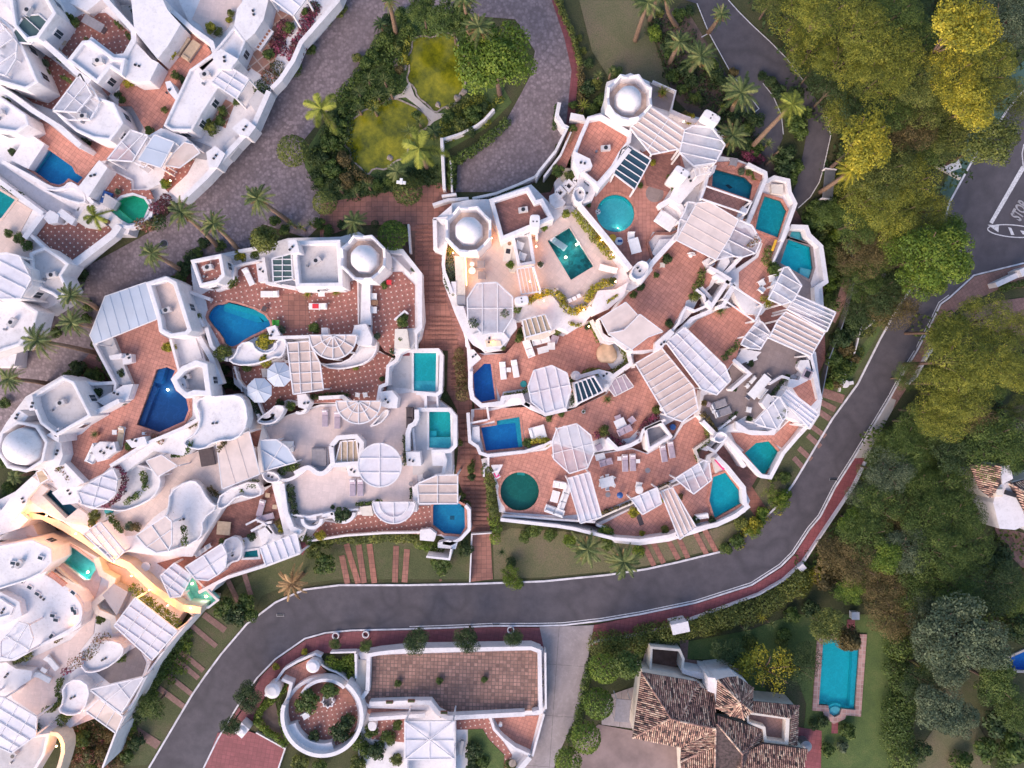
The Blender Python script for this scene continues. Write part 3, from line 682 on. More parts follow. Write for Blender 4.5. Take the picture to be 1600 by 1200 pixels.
def bush(px, py, r, col='green', desc='round green bush', kind='bush', z=None, h=None, name='bush', group='bushes', cat='bush', sz=.9):
    z0 = floorz(px, py) if z is None else z; k = r*.07; h = k*.5 if h is None else h
    e = empty(name, P(px, py, z0)); p = P(px, py, z0+h); e.location = (p.x, p.y, z0); lb = where(desc, px, py); tag(e, lb, cat, group)
    o = bpy.data.objects.new('foliage', proto(kind, random.randrange(3))); COL.objects.link(o); o.parent = e; o.location = (0, 0, h); rr = r*(H-z0)/H*S*(1 if kind == 'ball' else 1.35)
    o.scale = (rr, rr, rr*sz); o.rotation_euler = (0, 0, random.random()*6.28); setmat(o, LEAF[col])
    b = MB(); b.tube([(p.x, p.y, z0), (p.x, p.y, z0+h)], [.06, .03], 'trunk', 5); b.build('stem', e); return e
PALMP = {}
def palmmesh(kind, v):
    key = (kind, v)
    if key in PALMP: return PALMP[key]
    r = random.Random(v*7+len(kind)); vs = []; fs = []; tint = []
    nf = {'date': 24, 'fan': 17, 'tuft': 17, 'sparse': 7, 'yucca': 34}[kind]
    for i in range(nf):
        a = 6.283*i/nf+r.uniform(-.2, .2); el = r.uniform(-.15, 1.0) if kind != 'yucca' else r.uniform(.0, 1.3); L = r.uniform(.78, 1.05) if kind != 'yucca' else r.uniform(.7, 1)
        dr = r.uniform(.5, 1.0)*(1.0 if kind != 'yucca' else .15); tt = r.random(); ns = 12 if kind != 'yucca' else 4; pts = []
        for s in range(ns+1):
            t = s/ns; pts.append((math.cos(a)*math.cos(el)*L*t, math.sin(a)*math.cos(el)*L*t, L*(math.sin(el)*t-dr*t*t*.75)))
        side = (-math.sin(a), math.cos(a), 0)
        if kind == 'yucca':
            for s in range(ns):
                w0, w1 = .035*(1-s/ns)+.008, .035*(1-(s+1)/ns)+.002; p, q = pts[s], pts[s+1]; k = len(vs)
                vs += [(p[0]-side[0]*w0, p[1]-side[1]*w0, p[2]), (p[0]+side[0]*w0, p[1]+side[1]*w0, p[2]), (q[0]+side[0]*w1, q[1]+side[1]*w1, q[2]), (q[0]-side[0]*w1, q[1]-side[1]*w1, q[2])]; fs.append((k, k+1, k+2, k+3)); tint += [tt]*4
            continue
        for s in range(1, ns+1):
            for m in (0, .5):
                t = min(1, (s-m)/ns); j = min(ns-1, int(t*ns)); f = t*ns-j; p = [pts[j][c]*(1-f)+pts[j+1][c]*f for c in range(3)]
                ll = {'date': .17, 'fan': .24, 'tuft': .15, 'sparse': .30}[kind]*math.sin(math.pi*min(1, .12+t*.80))**.7
                for sg in (-1, 1):
                    tip = (p[0]+sg*side[0]*ll*.75+math.cos(a)*ll*.55, p[1]+sg*side[1]*ll*.75+math.sin(a)*ll*.55, p[2]-ll*r.uniform(.1, .5)); wv = .020 if kind != 'sparse' else .03
                    ax = (math.cos(a)*wv, math.sin(a)*wv, 0); k = len(vs)
                    vs += [(p[0]-ax[0], p[1]-ax[1], p[2]), (p[0]+ax[0], p[1]+ax[1], p[2]), tip]; fs.append((k, k+1, k+2)); tint += [min(1, max(0, tt+r.uniform(-.2, .2)))]*3
    me = bpy.data.meshes.new('palm_crown'); me.from_pydata(vs, [], fs); at = me.attributes.new('tint', 'FLOAT', 'POINT'); at.data.foreach_set('value', tint); me.update(); PALMP[key] = me; return me
def palm(px, py, r, h, col='palm', kind='date', desc='tall palm tree', z=None, bx=None, dead=True, trunk=True, name='palm_tree', group='palm trees', cat='palm tree'):
    """px, py: heart of the crown; bx: pixel where the trunk meets the ground (else straight below)."""
    if z is None: p, g = top(px, py, h)
    else: p = P(px, py, z+h); g = z
    rr = r*(H-p.z)/H*S; q = P(bx[0], bx[1], G(*bx)) if bx else Vector((p.x, p.y, g))
    e = empty(name, (q.x, q.y, q.z)); tag(e, where(desc, px, py), cat, group)
    o = bpy.data.objects.new('crown', palmmesh(kind, random.randrange(3))); COL.objects.link(o); o.parent = e; o.location = (p.x-q.x, p.y-q.y, p.z-q.z); o.scale = (rr, rr, rr*.9); o.rotation_euler = (0, 0, random.random()*6.28); setmat(o, LEAF[col])
    if dead and kind in ('date', 'tuft'):
        o2 = bpy.data.objects.new('dry_skirt', palmmesh('tuft', 1)); COL.objects.link(o2); o2.parent = e; o2.location = (p.x-q.x, p.y-q.y, p.z-q.z-rr*.25); o2.scale = (rr*.6, rr*.6, -rr*.5); setmat(o2, LEAF['dry'])
    if trunk and h > .8:
        b = MB(); n = 14; pts = []; rs = []
        for i in range(n+1):
            t = i/n; bl = t+.10*math.sin(math.pi*t); pts.append((q.x+(p.x-q.x)*bl, q.y+(p.y-q.y)*bl, q.z-.3+(p.z-q.z+.3)*t)); rs.append((.26-.10*t)*(1.12 if i % 2 else 1)*min(1, h/6+.3))
        b.tube(pts, rs, 'palmtrunk', 9); b.build('trunk', e, smooth=True)
    return e
def hedge(line, w, h, col='green', desc='clipped green hedge', z=None, name='hedge', group='hedges and planted strips', cat='hedge', size=.22, dens=14, poly=False, lab=None, loose=.25):
    """Leafy strip along a pixel line (or filling a pixel outline); stands on the floor under it."""
    pts = C(line); blobs = []
    if poly:
        x0, x1 = min(p[0] for p in pts), max(p[0] for p in pts); y0, y1 = min(p[1] for p in pts), max(p[1] for p in pts); st = w*.8; y = y0
        while y <= y1:
            x = x0+random.random()*st
            while x <= x1:
                if inside((x, y), pts): blobs.append((x, y))
                x += st
            y += st
        if not blobs: blobs = [cen(pts)]
    else:
        for a, b in zip(pts, pts[1:]):
            n = max(1, int(math.hypot(a[0]-b[0], a[1]-b[1])/(w*.55)))
            blobs += [(a[0]+(b[0]-a[0])*(i+.5)/n, a[1]+(b[1]-a[1])*(i+.5)/n) for i in range(n)]
    c = cen(blobs); z0 = floorz(*c) if z is None else z; bl = []; o = P(c[0], c[1], z0)
    for x, y in blobs:
        zz = (floorz(x, y) if z is None else z)
        if z is None and abs(zz-z0) > 1.5 and FLOORS: zz = zz if not poly else z0
        p = P(x+random.uniform(-1, 1)*w*loose*.5, y+random.uniform(-1, 1)*w*loose*.5, zz+h*.7); k = (H-zz)/H*S; rr = w/2*k*random.uniform(1.05, 1.45)
        bl.append((p.x-o.x, p.y-o.y, zz-z0+h*random.uniform(.3, .55), rr, rr, h*random.uniform(.45, .7)))
    A = sum(b[3]*b[4]*3.14 for b in bl); n = int(min(40000, max(120, A*dens*(.26/size)**2*7)))
    me = leafmesh(name, bl, n, size, seed=random.randrange(9999), inner=.5); me.materials.append(LEAF[col]); ob = bpy.data.objects.new(name, me); COL.objects.link(ob); ob.location = o
    tag(ob, lab or where(desc, *c), cat, group); return ob
def groundcover(poly, w, h, col, name, label, size=.3, dens=10):
    o = hedge(poly, w, h, col, poly=True, name=name, lab=label, size=size, dens=dens, loose=1.2); o['kind'] = 'stuff'; return o
# ---------------------------------------------------------------- furniture
def base(px, py, name, desc, cat, group=None, an=0, z=None):
    z = floorz(px, py) if z is None else z; e = empty(name, P(px, py, z)); e.rotation_euler = (0, 0, R(-an)); tag(e, where(desc, px, py), cat, group); return e
class L:                                              # boxes in the local frame of a thing
    def __init__(s, e): s.e = e; s.b = MB()
    def box(s, x, y, z, a, b, h, mat): s.b.box((x, y, z), (a, b, h), 0, mat); return s
    def cyl(s, x, y, z, r, h, mat, n=14, r2=None): s.b.cyl((x, y, z), r, h, mat, n, r2); return s
    def done(s, name, bevel=.03, smooth=False):
        b = s.b; o = Vector((0, 0, 0)); me = bpy.data.meshes.new(name); me.from_pydata(b.v, [], b.f)
        for m in b.mats: me.materials.append(m)
        me.polygons.foreach_set('material_index', b.m); me.update(); ob = bpy.data.objects.new(name, me); COL.objects.link(ob); ob.parent = s.e
        if bevel: q = ob.modifiers.new('soft_edges', 'BEVEL'); q.width = bevel; q.segments = 2
        s.b = MB(); return ob
def lounger(px, py, an, mat='fabricwhite', desc='white sun lounger', l=1.95, w=.68, frame='fabricwhite', z=None, towel=None):
    """an: direction of the foot end in degrees, clockwise from the right."""
    e = base(px, py, 'sun_lounger', desc, 'sun lounger', 'sun loungers on the terraces', an, z); q = L(e)
    q.box(0, 0, .22, l, w, .07, frame).done('frame'); q.box(l*.16, 0, .29, l*.66, w*.92, .08, mat).done('seat_cushion')
    me = q.box(0, 0, 0, l*.34, w*.92, .08, mat).done('backrest'); me.location = (-l*.33, 0, .40); me.rotation_euler = (0, R(28), 0)
    q.box(-l*.40, 0, .50, .22, w*.7, .09, 'fabricwhite').done('pillow')
    for sx in (-.42, .42):
        for sy in (-.42, .42): q.box(sx*l, sy*w, 0, .05, .05, .22, frame).done('leg', 0)
    if towel: q.box(l*.12, 0, .37, l*.34, w*.75, .03, towel).done('towel', .01)
    return e
def table(px, py, a, b, an=0, h=.72, mat='fabricwhite', desc='white rectangular table', rnd=False, z=None, name='table', cat='table'):
    e = base(px, py, name, desc, cat, 'tables on the terraces', an, z); q = L(e)
    if rnd: q.cyl(0, 0, h-.05, a/2, .05, mat, 24).done('table_top', .01); q.cyl(0, 0, .03, .05, h-.08, 'metal').done('pedestal', 0); q.cyl(0, 0, 0, a*.25, .03, 'metal').done('foot', 0)
    else:
        q.box(0, 0, h-.05, a, b, .05, mat).done('table_top', .015)
        for sx in (-.44, .44):
            for sy in (-.42, .42): q.box(sx*a, sy*b, 0, .06, .06, h-.05, mat).done('leg', 0)
    return e
def chair(px, py, an, mat='fabricwhite', desc='white garden chair', s=.5, z=None, arm=False):
    e = base(px, py, 'chair', desc, 'chair', 'chairs on the terraces', an, z); q = L(e)
    q.box(0, 0, .38, s, s, .07, mat).done('seat'); q.box(-s*.45, 0, .42, .07, s, .42, mat).done('backrest')
    for sx in (-.42, .42):
        for sy in (-.42, .42): q.box(sx*s, sy*s, 0, .04, .04, .40, mat).done('leg', 0)
    if arm:
        for sy in (-.5, .5): q.box(0, sy*s, .58, s*.9, .05, .04, mat).done('armrest', 0)
    return e
def sofa(px, py, a, b, an=0, mat='fabricgrey', desc='grey outdoor sofa', seats=2, z=None, backs=True, armr=True, frame=None):
    e = base(px, py, 'sofa', desc, 'sofa', 'outdoor sofas', an, z); q = L(e); q.box(0, 0, .02, a, b, .28, frame or mat).done('frame')
    for i in range(seats): q.box(-a/2+a*(i+.5)/seats, -.05, .30, a/seats*.94, b*.78, .15, mat).done('seat_cushion', .05)
    if backs:
        q.box(0, b*.44, .1, a, .14, .62, frame or mat).done('backrest')
        for i in range(seats): q.box(-a/2+a*(i+.5)/seats, b*.30, .42, a/seats*.85, .2, .30, mat).done('back_cushion', .06)
    if armr:
        for sx in (-.5, .5): q.box(sx*a*.97, 0, .1, .12, b, .46, frame or mat).done('armrest')
    return e
def daybed(px, py, a, b, an, mat='fabricwhite', desc='white covered daybed', z=None, name='daybed'):
    e = base(px, py, name, desc, 'daybed', None, an, z); q = L(e); q.box(0, 0, .0, a*.96, b*.96, .25, 'fabricgrey').done('frame'); q.box(0, 0, .25, a, b, .22, mat).done('mattress', .06)
    q.box(-a*.4, 0, .47, .3, b*.8, .12, mat).done('pillow', .05); return e
def parasol(px, py, r, desc, mat='awningwhite', z=None, h=2.5, n=8):
    z = floorz(px, py) if z is None else z; k = (H-z-h)/H*S; p = P(px, py, z+h); e = empty('parasol', (p.x, p.y, z)); tag(e, where(desc, px, py), 'parasol', 'open parasols'); rr = r*k
    b = MB(); v = [(0, 0, h+.35)]; f = []
    for i in range(n): a = 2*math.pi*(i+.5)/n; v.append((rr*math.cos(a), rr*math.sin(a), h-.1))
    b.add(v, [(0, i+1, (i+1) % n+1) for i in range(n)], mat); me = bpy.data.meshes.new('canopy'); me.from_pydata(b.v, [], b.f); me.materials.append(M[mat]); o = bpy.data.objects.new('canopy', me); COL.objects.link(o); o.parent = e
    so_ = o.modifiers.new('t', 'SOLIDIFY'); so_.thickness = .03
    q = L(e); q.cyl(0, 0, 0, .03, h+.4, 'fabricwhite').done('pole', 0); q.cyl(0, 0, 0, .28, .1, 'metal').done('foot', 0)
    for i in range(n):
        a = 2*math.pi*(i+.5)/n; bb = MB(); bb.tube([(0, 0, h+.37), (rr*math.cos(a), rr*math.sin(a), h-.07)], [.018, .018], 'fabricwhite', 5)
        me = bpy.data.meshes.new('rib'); me.from_pydata(bb.v, [], bb.f); me.materials.append(M['fabricwhite']); o = bpy.data.objects.new('rib', me); COL.objects.link(o); o.parent = e
    return e
def pot(px, py, r=.28, plant='green', desc='potted plant', mat='terracotta', kind='bush', pr=1.7, z=None, h=.45):
    e = base(px, py, 'potted_plant', desc, 'potted plant', 'potted plants on the terraces', 0, z); q = L(e)
    q.cyl(0, 0, 0, r*.75, h, mat, 14, r).done('pot', 0); q.cyl(0, 0, h, r*1.08, .05, mat, 14).done('rim', 0)
    o = bpy.data.objects.new('foliage', palmmesh('yucca', 1) if kind == 'yucca' else proto(kind, random.randrange(3))); COL.objects.link(o); o.parent = e; o.location = (0, 0, h+(.05 if kind == 'yucca' else r*pr*.5)); k = r*pr; o.scale = (k, k, k); o.rotation_euler = (0, 0, random.random()*6); setmat(o, LEAF[plant]); return e
def prop(px, py, name, desc, cat, parts, an=0, z=None, group=None, bevel=.02):
    """parts: (part name, ('b'|'c', x, y, z, a, b, h, material), ...)"""
    e = base(px, py, name, desc, cat, group, an, z); q = L(e)
    for pn, *sh in parts:
        for t in sh:
            if t[0] == 'b': q.box(*t[1:])
            else: q.cyl(*t[1:4], t[4], t[6], t[7], 20, t[5])
        q.done(pn, bevel)
    return e
def lamp(px, py, z, power, col=(1, .45, .12), r=.25, desc='small lit wall lamp', size=.07):
    p = P(px, py, z); e = empty('wall_lamp', (p.x, p.y, z)); tag(e, where(desc, px, py), 'lamp', 'lit garden lamps'); m = M.get('lampglow')
    if m is None:
        m, n, b = newmat('lit_lamp'); b.inputs['Emission Color'].default_value = (1, .75, .4, 1); b.inputs['Emission Strength'].default_value = 6; M['lampglow'] = m
    q = L(e); q.cyl(0, 0, -size, size, size*1.6, 'lampglow', 10).done('bulb', 0); q.cyl(0, 0, -size*1.8, size*1.3, size*.7, 'metal', 10).done('housing', 0)
    l = bpy.data.lights.new('lamp_light', 'POINT'); l.energy = power*.34; l.color = (1, .36, .04); l.shadow_soft_size = r; lo = bpy.data.objects.new('lamp_light', l); COL.objects.link(lo); lo.parent = e; lo.location = (0, 0, size+.25); return e
def poollight(px, py, z, power, col=(.7, 1, .95)):
    p = P(px, py, z); e = empty('pool_light', (p.x, p.y, z)); tag(e, where('bright underwater pool light', px, py), 'pool light', 'underwater pool lights')
    q = L(e); q.cyl(0, 0, -.05, .13, .06, 'lampglow', 12).done('lens', 0)
    l = bpy.data.lights.new('lamp_light', 'POINT'); l.energy = power*.5; l.color = col; l.shadow_soft_size = .15; lo = bpy.data.objects.new('lamp_light', l); COL.objects.link(lo); lo.parent = e; lo.location = (0, 0, .25)
m_, n_, b_ = newmat('lit_lamp'); b_.inputs['Emission Color'].default_value = (1, .75, .4, 1); b_.inputs['Emission Strength'].default_value = 6; M['lampglow'] = m_
m_, n_, b_ = newmat('led_strip'); b_.inputs['Emission Color'].default_value = (1, .62, .22, 1); b_.inputs['Emission Strength'].default_value = 4; M['led'] = m_
def rock(px, py, r, mat='rock', desc='pale garden rock', z=None, name='rock'):
    z = floorz(px, py) if z is None else z; p = P(px, py, z); k = r*(H-z)/H*S; bm = bmesh.new(); bmesh.ops.create_icosphere(bm, subdivisions=3, radius=1); rr = random.Random(int(px*7+py)); ph = [rr.random()*6 for _ in range(6)]
    for v in bm.verts:
        c = v.co; f = 1+.14*math.sin(3*c.x+ph[0])+.12*math.sin(4*c.y+ph[1])+.08*math.sin(5*c.z+ph[2]+3*c.x); v.co = Vector((c.x*f*k, c.y*f*k*.85, c.z*f*k*.6))
    me = bpy.data.meshes.new(name); bm.to_mesh(me); bm.free(); me.materials.append(M[mat]); me.polygons.foreach_set('use_smooth', [True]*len(me.polygons)); o = bpy.data.objects.new(name, me); COL.objects.link(o); o.location = (p.x, p.y, z+k*.25); o.rotation_euler = (0, 0, rr.random()*6); tag(o, where(desc, px, py), 'rock', 'garden rocks'); return o
def freewall(line, w, h, label, mat='white', name='wall', cat='wall', z=None, sm=0, closed=False, group='white garden walls', seg=25):
    """Wall standing on the hillside; its top follows the ground."""
    line = C(line); line = smooth(line, sm, closed) if sm else line; pts = []; L_ = line+([line[0]] if closed else [])
    for a, b in zip(L_, L_[1:]):
        n = max(1, int(math.hypot(a[0]-b[0], a[1]-b[1])/seg)); pts += [(a[0]+(b[0]-a[0])*i/n, a[1]+(b[1]-a[1])*i/n) for i in range(n)]
    if not closed: pts.append(L_[-1])
    a, c = ribbon(pts, w, closed); b = MB(); n = len(pts); zs = [(G(*p) if z is None else z) for p in pts]
    va = [P(*q, zz+h) for q, zz in zip(a, zs)]; vc = [P(*q, zz+h) for q, zz in zip(c, zs)]
    v = [tuple(p) for p in va]+[tuple(p) for p in vc]+[(p.x, p.y, zz-.4) for p, zz in zip(va, zs)]+[(p.x, p.y, zz-.4) for p, zz in zip(vc, zs)]; f = []
    for i in range(n if closed else n-1):
        j = (i+1) % n; f += [(i, j, j+n, i+n), (i, i+2*n, j+2*n, j), (i+n, j+n, j+3*n, i+3*n)]
    if not closed: f += [(0, n, 3*n, 2*n), (n-1, 3*n-1, 4*n-1, 2*n-1)]
    b.add(v, f, mat); o = b.build(name, bevel=.03 if w > 2.5 else 0); tag(o, label, cat, group); return o
# ---------------------------------------------------------------- landmarks
for s in """962,333,the round light blue pool|812,768,the round dark green pool|892,397,the mosaic pool|757,597,the deep blue angled pool|785,680,the blue rectangular pool
664,581,the upper teal pool|687,672,the lower teal pool|702,811,the blue octagonal pool|372,505,the curvy blue pool|250,625,the navy blue pool|86,258,the royal blue pool|203,327,the green covered pool
123,878,the lit turquoise pool|315,920,the lit green pool|1145,287,the dark teal pool|1205,338,the tall teal pool|1245,403,the pool with white steps|1191,716,the teal pool by the road|1134,775,the bright blue angular pool
1312,1055,the brick edged garden pool|590,210,the lower algae pond|683,110,the upper algae pond|505,1090,the sunken round courtyard|705,1060,the walled brick court|885,1080,the concrete driveway|1120,1110,the tiled roof house
1555,350,the stop marking|1590,785,the far right tiled house|1420,1080,the long clipped hedge|565,770,the three dark sunbeds|1085,235,the glazed octagonal pergola|985,150,the northernmost dome|760,115,the big weeping tree
300,235,the garage doors|120,60,the dotted tile terrace|1200,595,the long white dining table|985,505,the shade sail|950,550,the sandstone boulder|38,700,the far left dome|860,600,the octagonal gazebo|400,600,the twin parasols
1330,590,the grass verge by the road|1290,230,the curved asphalt path|960,60,the dry lawn|1500,40,the tallest yellow tree|345,720,the cream awning|70,900,the pale curved villa|130,1010,the bougainvillea tangle|1600,600,the right edge driveway""".replace('\n', '|').split('|'):
    a, b, c = s.split(',', 2); landmark(float(a), float(b), c)
# ---------------------------------------------------------------- pools (cut into every slab they lie in)
pool("68,228 113,260 118,270 130,277 121,287 107,279 100,286 92,289 78,286 44,262", 8.6, (.01, .11, .42), 'royal blue pool with one rounded end on a brick terrace', [("75,234 68,228 44,262 52,267", .35, (.05, .2, .55))])
pool("172,330 178,318 190,308 207,304 225,310 233,322 225,340 215,348 200,350 188,343", 8.6, (.03, .28, .13), 'small curved pool under a bright green cover', [("172,330 180,322 208,345 200,350", .3, (.12, .28, .14))], coping='white')
pool("-30,280 0,298 24,312 2,341 -30,345", 8.6, (.01, .17, .20), 'teal pool cut by the left edge of the photo', coping='pink')
pool(smooth(C("323,492 335,476 350,475 358,470 410,487 425,507 416,514 386,528 368,542 352,540 347,525 327,503"), 1), 7.4, (.004, .12, .34), 'free form bright blue pool with a step ledge', [("352,472 410,487 420,500 413,502 404,494 350,480", .35, (.01, .2, .45)), ("350,480 404,494 410,503 402,504 350,486", .6, (.006, .16, .40))], lm=None)
pool("244,577 260,573 274,579 268,592 275,610 291,622 295,640 288,658 248,676 213,664", 7.2, (.004, .03, .13), 'large angular navy blue pool on a brick terrace', [("235,600 246,606 224,668 213,664", .5, (.02, .035, .14)), ("244,577 260,573 252,600 236,596", .3, (.01, .05, .18))])
pool("646,551 682,551 681,612 646,611", 5.2, (.015, .20, .24), 'rectangular teal pool with pale corner steps, upper of two', [("646,595 681,595 681,612 646,611", .25, (.14, .33, .35)), ("647,584 658,584 658,595 647,595", .5, (.03, .26, .30))], coping='white')
pool("670,643 704,643 705,697 701,701 670,700", 5.0, (.012, .20, .23), 'rectangular teal pool with pale corner steps, lower of two', [("670,683 705,683 705,697 701,701 670,700", .25, (.14, .33, .35)), ("671,673 682,673 682,683 671,683", .5, (.03, .26, .30))], coping='white')
pool("678,788 717,786 726,791 727,824 720,836 694,834 676,821 676,791", 2.6, (.005, .13, .36), 'bright blue eight sided pool with a dark motif on its floor', [("703,806 710,806 710,812 703,812", .96, (.01, .05, .1))])
pool("698,726 707,729 706,742 698,741", 3.3, (.01, .04, .22), 'tiny dark blue plunge pool beside the brick stairs', coping='white')
pool("855,376 890,355 928,416 892,438", 8.6, (.010, .055, .075), 'rectangular pool lined with mottled teal mosaic', mosaic=True, coping='pink', cw=1.5)
pool(ell(962, 333, 30, n=40), 8.2, (.16, .52, .66), 'round light blue pool beside a striped beach ball', [(ell(962, 333, 30, 30, n=20, a0=210, a1=330)+ell(962, 333, 26, 26, n=20, a0=210, a1=330)[::-1], .3, (.02, .22, .38)), (ell(961, 359, 7, 3), .2, (.2, .35, .42))])
pool("739,585 756,568 767,568 774,624 751,629 741,618", 5.6, (.003, .06, .24), 'deep blue six sided pool behind a white parapet')
pool("751,668 776,664 776,657 812,651 817,699 759,705", 4.2, (.003, .09, .34), 'blue rectangular pool with a lighter blue shelf', [("776,664 776,657 812,651 817,699 810,700 805,661", .3, (.03, .18, .48))])
pool(ell(812, 768, 30.5, n=40), 3.0, (.006, .075, .065), 'round dark green pool on a brick terrace', [("808,738 820,738 820,743 808,742", .2, (.05, .16, .17))])
pool("1114,262 1165,276 1177,288 1172,312 1112,291", 8.4, (.006, .075, .13), 'dark teal angular pool with a dark fish motif', [("1133,289 1138,288 1145,293 1140,295", .96, (.005, .01, .02))])
pool("1195,305 1221,313 1230,329 1216,372 1180,358 1186,330", 7.4, (.008, .15, .20), 'tall plain teal pool with cut corners')
pool("1232,372 1267,385 1271,418 1265,437 1219,411", 6.6, (.008, .20, .30), 'sky blue pool with white corner steps', [("1251,418 1268,422 1265,437 1249,429", .25, (.3, .45, .5)), ("1232,374 1252,380 1250,386 1232,380", .4, (.012, .23, .33))], coping='greyfloor')
pool("1239,355 1260,360 1260,378 1233,371", 6.6, (.17, .27, .32), 'pale shallow spa basin beside the sky blue pool', depth=.5, coping='greyfloor')
pool("1163,708 1181,692 1202,689 1219,708 1197,742 1190,741", 2.7, (.008, .19, .23), 'teal pool with five sides nearest the curving road')
pool("1114,745 1134,738 1158,769 1159,787 1117,811 1108,782", 2.5, (.006, .20, .34), 'bright blue angular pool with curved white rim by the verge')
pool("1286,999 1345,1000 1337,1110 1316,1108 1313,1117 1304,1121 1296,1115 1294,1103 1279,1102", .1, (.012, .42, .62), 'long turquoise garden pool with roman steps', [("1333,1000 1345,1000 1337,1110 1327,1109", .35, (.012, .19, .30)), (ell(1305, 1112, 9, 8), .25, (.25, .42, .45)), (ell(1305, 1107, 12, 8), .45, (.05, .3, .38)), ("1331,1001 1333,1001 1329,1101 1327,1101", .97, (.01, .03, .12))], coping='pinkbrick', cw=9)
pool("1573,1030 1600,1018 1640,1018 1640,1050 1590,1048 1577,1040", .1, (.01, .06, .25), 'blue pool cut by the right edge of the photo', coping='stone')
pool("66,774 76,763 125,798 103,809", 5.0, (.004, .045, .09), 'small dark pool under the lattice roof', coping='grey', cw=5)
pool("97,851 106,851 118,858 148,880 150,890 143,901 141,906 132,907 98,880", 3.4, (.09, .125, .155), 'turquoise pool with two bright underwater lamps', coping='pink')
pool("296,898 338,938 325,948 300,945 283,915", 3.6, (.20, .13, .15), 'lit green pool partly under a white pergola', coping='white')
pool("380,862 402,859 404,871 380,872", 3.6, (.01, .22, .26), 'tiny turquoise pool beside a glazed white roof', coping='white')
build_pools()
# ---------------------------------------------------------------- the hillside
holes = [q['poly'] for q in POOLS if q['z'] < 1]
gp = "-600,-500 2200,-500 2200,1700 -600,1700"
drape('ground', gp, 'soil', 0, 40, holes); drape('ground', "-16000,-16000 17600,-16000 17600,17200 -16000,17200", 'soil', 0, 2000, [gp])
ro = "232,1200 300,1085 320,1056 345,1022 385,975 430,941 475,921 530,914 640,914 740,912 850,908 950,898 1010,889 1060,878 1125,862 1170,832 1215,790 1240,755 1270,705 1300,655 1340,600 1375,530 1400,485 1430,440 1460,400 1484,315 1519,251 1575,170 1600,140 1680,60 1860,60 1860,380 1700,385"
ri = "1600,411 1522,430 1485,464 1470,475 1457,502 1432,550 1415,577 1392,620 1350,690 1335,715 1305,762 1282,807 1265,827 1240,865 1220,885 1175,914 1087,942 1000,960 940,970 880,977 840,978 770,978 700,981 640,983 550,985 508,989 476,998 430,1030 401,1060 370,1105 340,1155 318,1200 250,1330 180,1330"
drape('road', ro+' '+ri, 'asphalt', .05, 24)
rip = C(ri); ino = C(ro)[:29]
def strip(line, d0, d1): a = offset(line, d0, False); b = offset(line, d1, False); return a+b[::-1]
drape('kerb', strip(ino, -1, 1.8), 'kerb', .14, 20, thick=.3)
drape('kerb', strip(rip[:14], -1.2, 1.2), 'kerb', .14, 20, thick=.3); drape('kerb', strip(rip[13:-1], -1.2, 1.2), 'kerb', .14, 20, thick=.3)
drape('road_marking', strip(rip[2:24], 3.2, 4.6), 'paint', .058, 20)
red = rip[8:19]
drape('pavement', C("1307,758 1285,805 1266,829 1242,867 1222,887 1176,916 1088,944 1000,962 928,977 924,1010 980,995 1000,991 1042,980 1125,950 1187,927 1225,905 1255,877 1277,842 1332,760 1352,715 1336,716"), 'redpave', .13, 24, thick=.3)
drape('pavement', C("1336,716 1350,692 1392,622 1400,625 1395,640 1352,718"), 'stone', .128, 24, thick=.3)
drape('pavement', C("1392,620 1415,579 1434,551 1458,504 1471,477 1486,466 1523,432 1600,413 1640,408 1640,446 1560,452 1500,480 1480,500 1466,530 1457,545 1395,640"), 'brownpave', .126, 24, thick=.3)
drape('pavement', C("843,981 770,980 700,983 640,985 550,987 510,991 478,1000 432,1032 403,1062 372,1107 342,1157 322,1200 355,1200 414,1088 444,1046 464,1034 492,1022 518,1020 556,1019 592,1017 700,1015 834,1010 850,1014"), 'redpave', .13, 24, thick=.3)
drape('driveway', C("843,980 928,977 920,1020 914,1072 900,1120 870,1184 850,1260 800,1260 816,1200 832,1182 846,1132 853,1108 850,1014"), 'concrete', .124, 24, thick=.25)
# plaza and lanes
drape('plaza', "560,-200 700,-200 690,-10 650,15 600,40 590,75 555,130 515,170 470,225 477,262 500,300 502,350 480,372 410,350 385,395 330,400 300,440 250,450 160,480 140,540 190,580 130,640 60,700 0,720 -200,720 -200,520 60,470 110,430 230,365 285,315 390,205 420,140 470,70 530,0", 'cobble', .05, 24)
drape('road', "640,-200 880,-200 868,0 893,60 903,110 900,140 893,215 880,222 868,225 862,250 835,285 790,300 712,300 716,245 755,220 790,190 812,150 828,120 836,80 805,30 740,25 650,20", 'cobble', .055, 24)
drape('kerb', "862,0 868,0 893,60 905,110 900,155 896,220 882,222 889,150 893,110 882,60", 'redpave', .062, 20)
drape('road', "1060,-200 1130,-200 1138,0 1154,18 1176,40 1202,64 1228,90 1257,128 1285,170 1298,212 1287,262 1282,278 1266,308 1247,325 1238,341 1230,335 1237,303 1244,289 1256,234 1263,192 1235,150 1208,118 1192,128 1208,150 1220,180 1223,216 1208,250 1190,240 1172,200 1150,140 1140,110 1108,52 1089,6 1070,0", 'asphalt', .052, 24)
for l in ("1089,5 1108,52 1140,110 1158,135", "1175,155 1186,170 1165,186", "1096,58 1107,52", "1192,130 1208,150 1221,180 1224,210", "1138,0 1154,18 1176,40 1202,64 1228,90 1257,128", "1291,180 1298,212 1287,262 1280,285 1266,308 1247,325"):
    drape('road_marking', strip(C(l), -.7, .7), 'paint', .14, 12)
drape('cycle_lane', "1625,60 1600,95 1560,130 1520,190 1500,240 1468,300 1484,315 1519,251 1575,170 1600,140 1640,100", 'green_asphalt', .06, 20)
drape('road_marking', strip(C("1482,318 1519,251 1575,170 1600,140 1650,80"), -1, 1), 'paint', .075, 20)
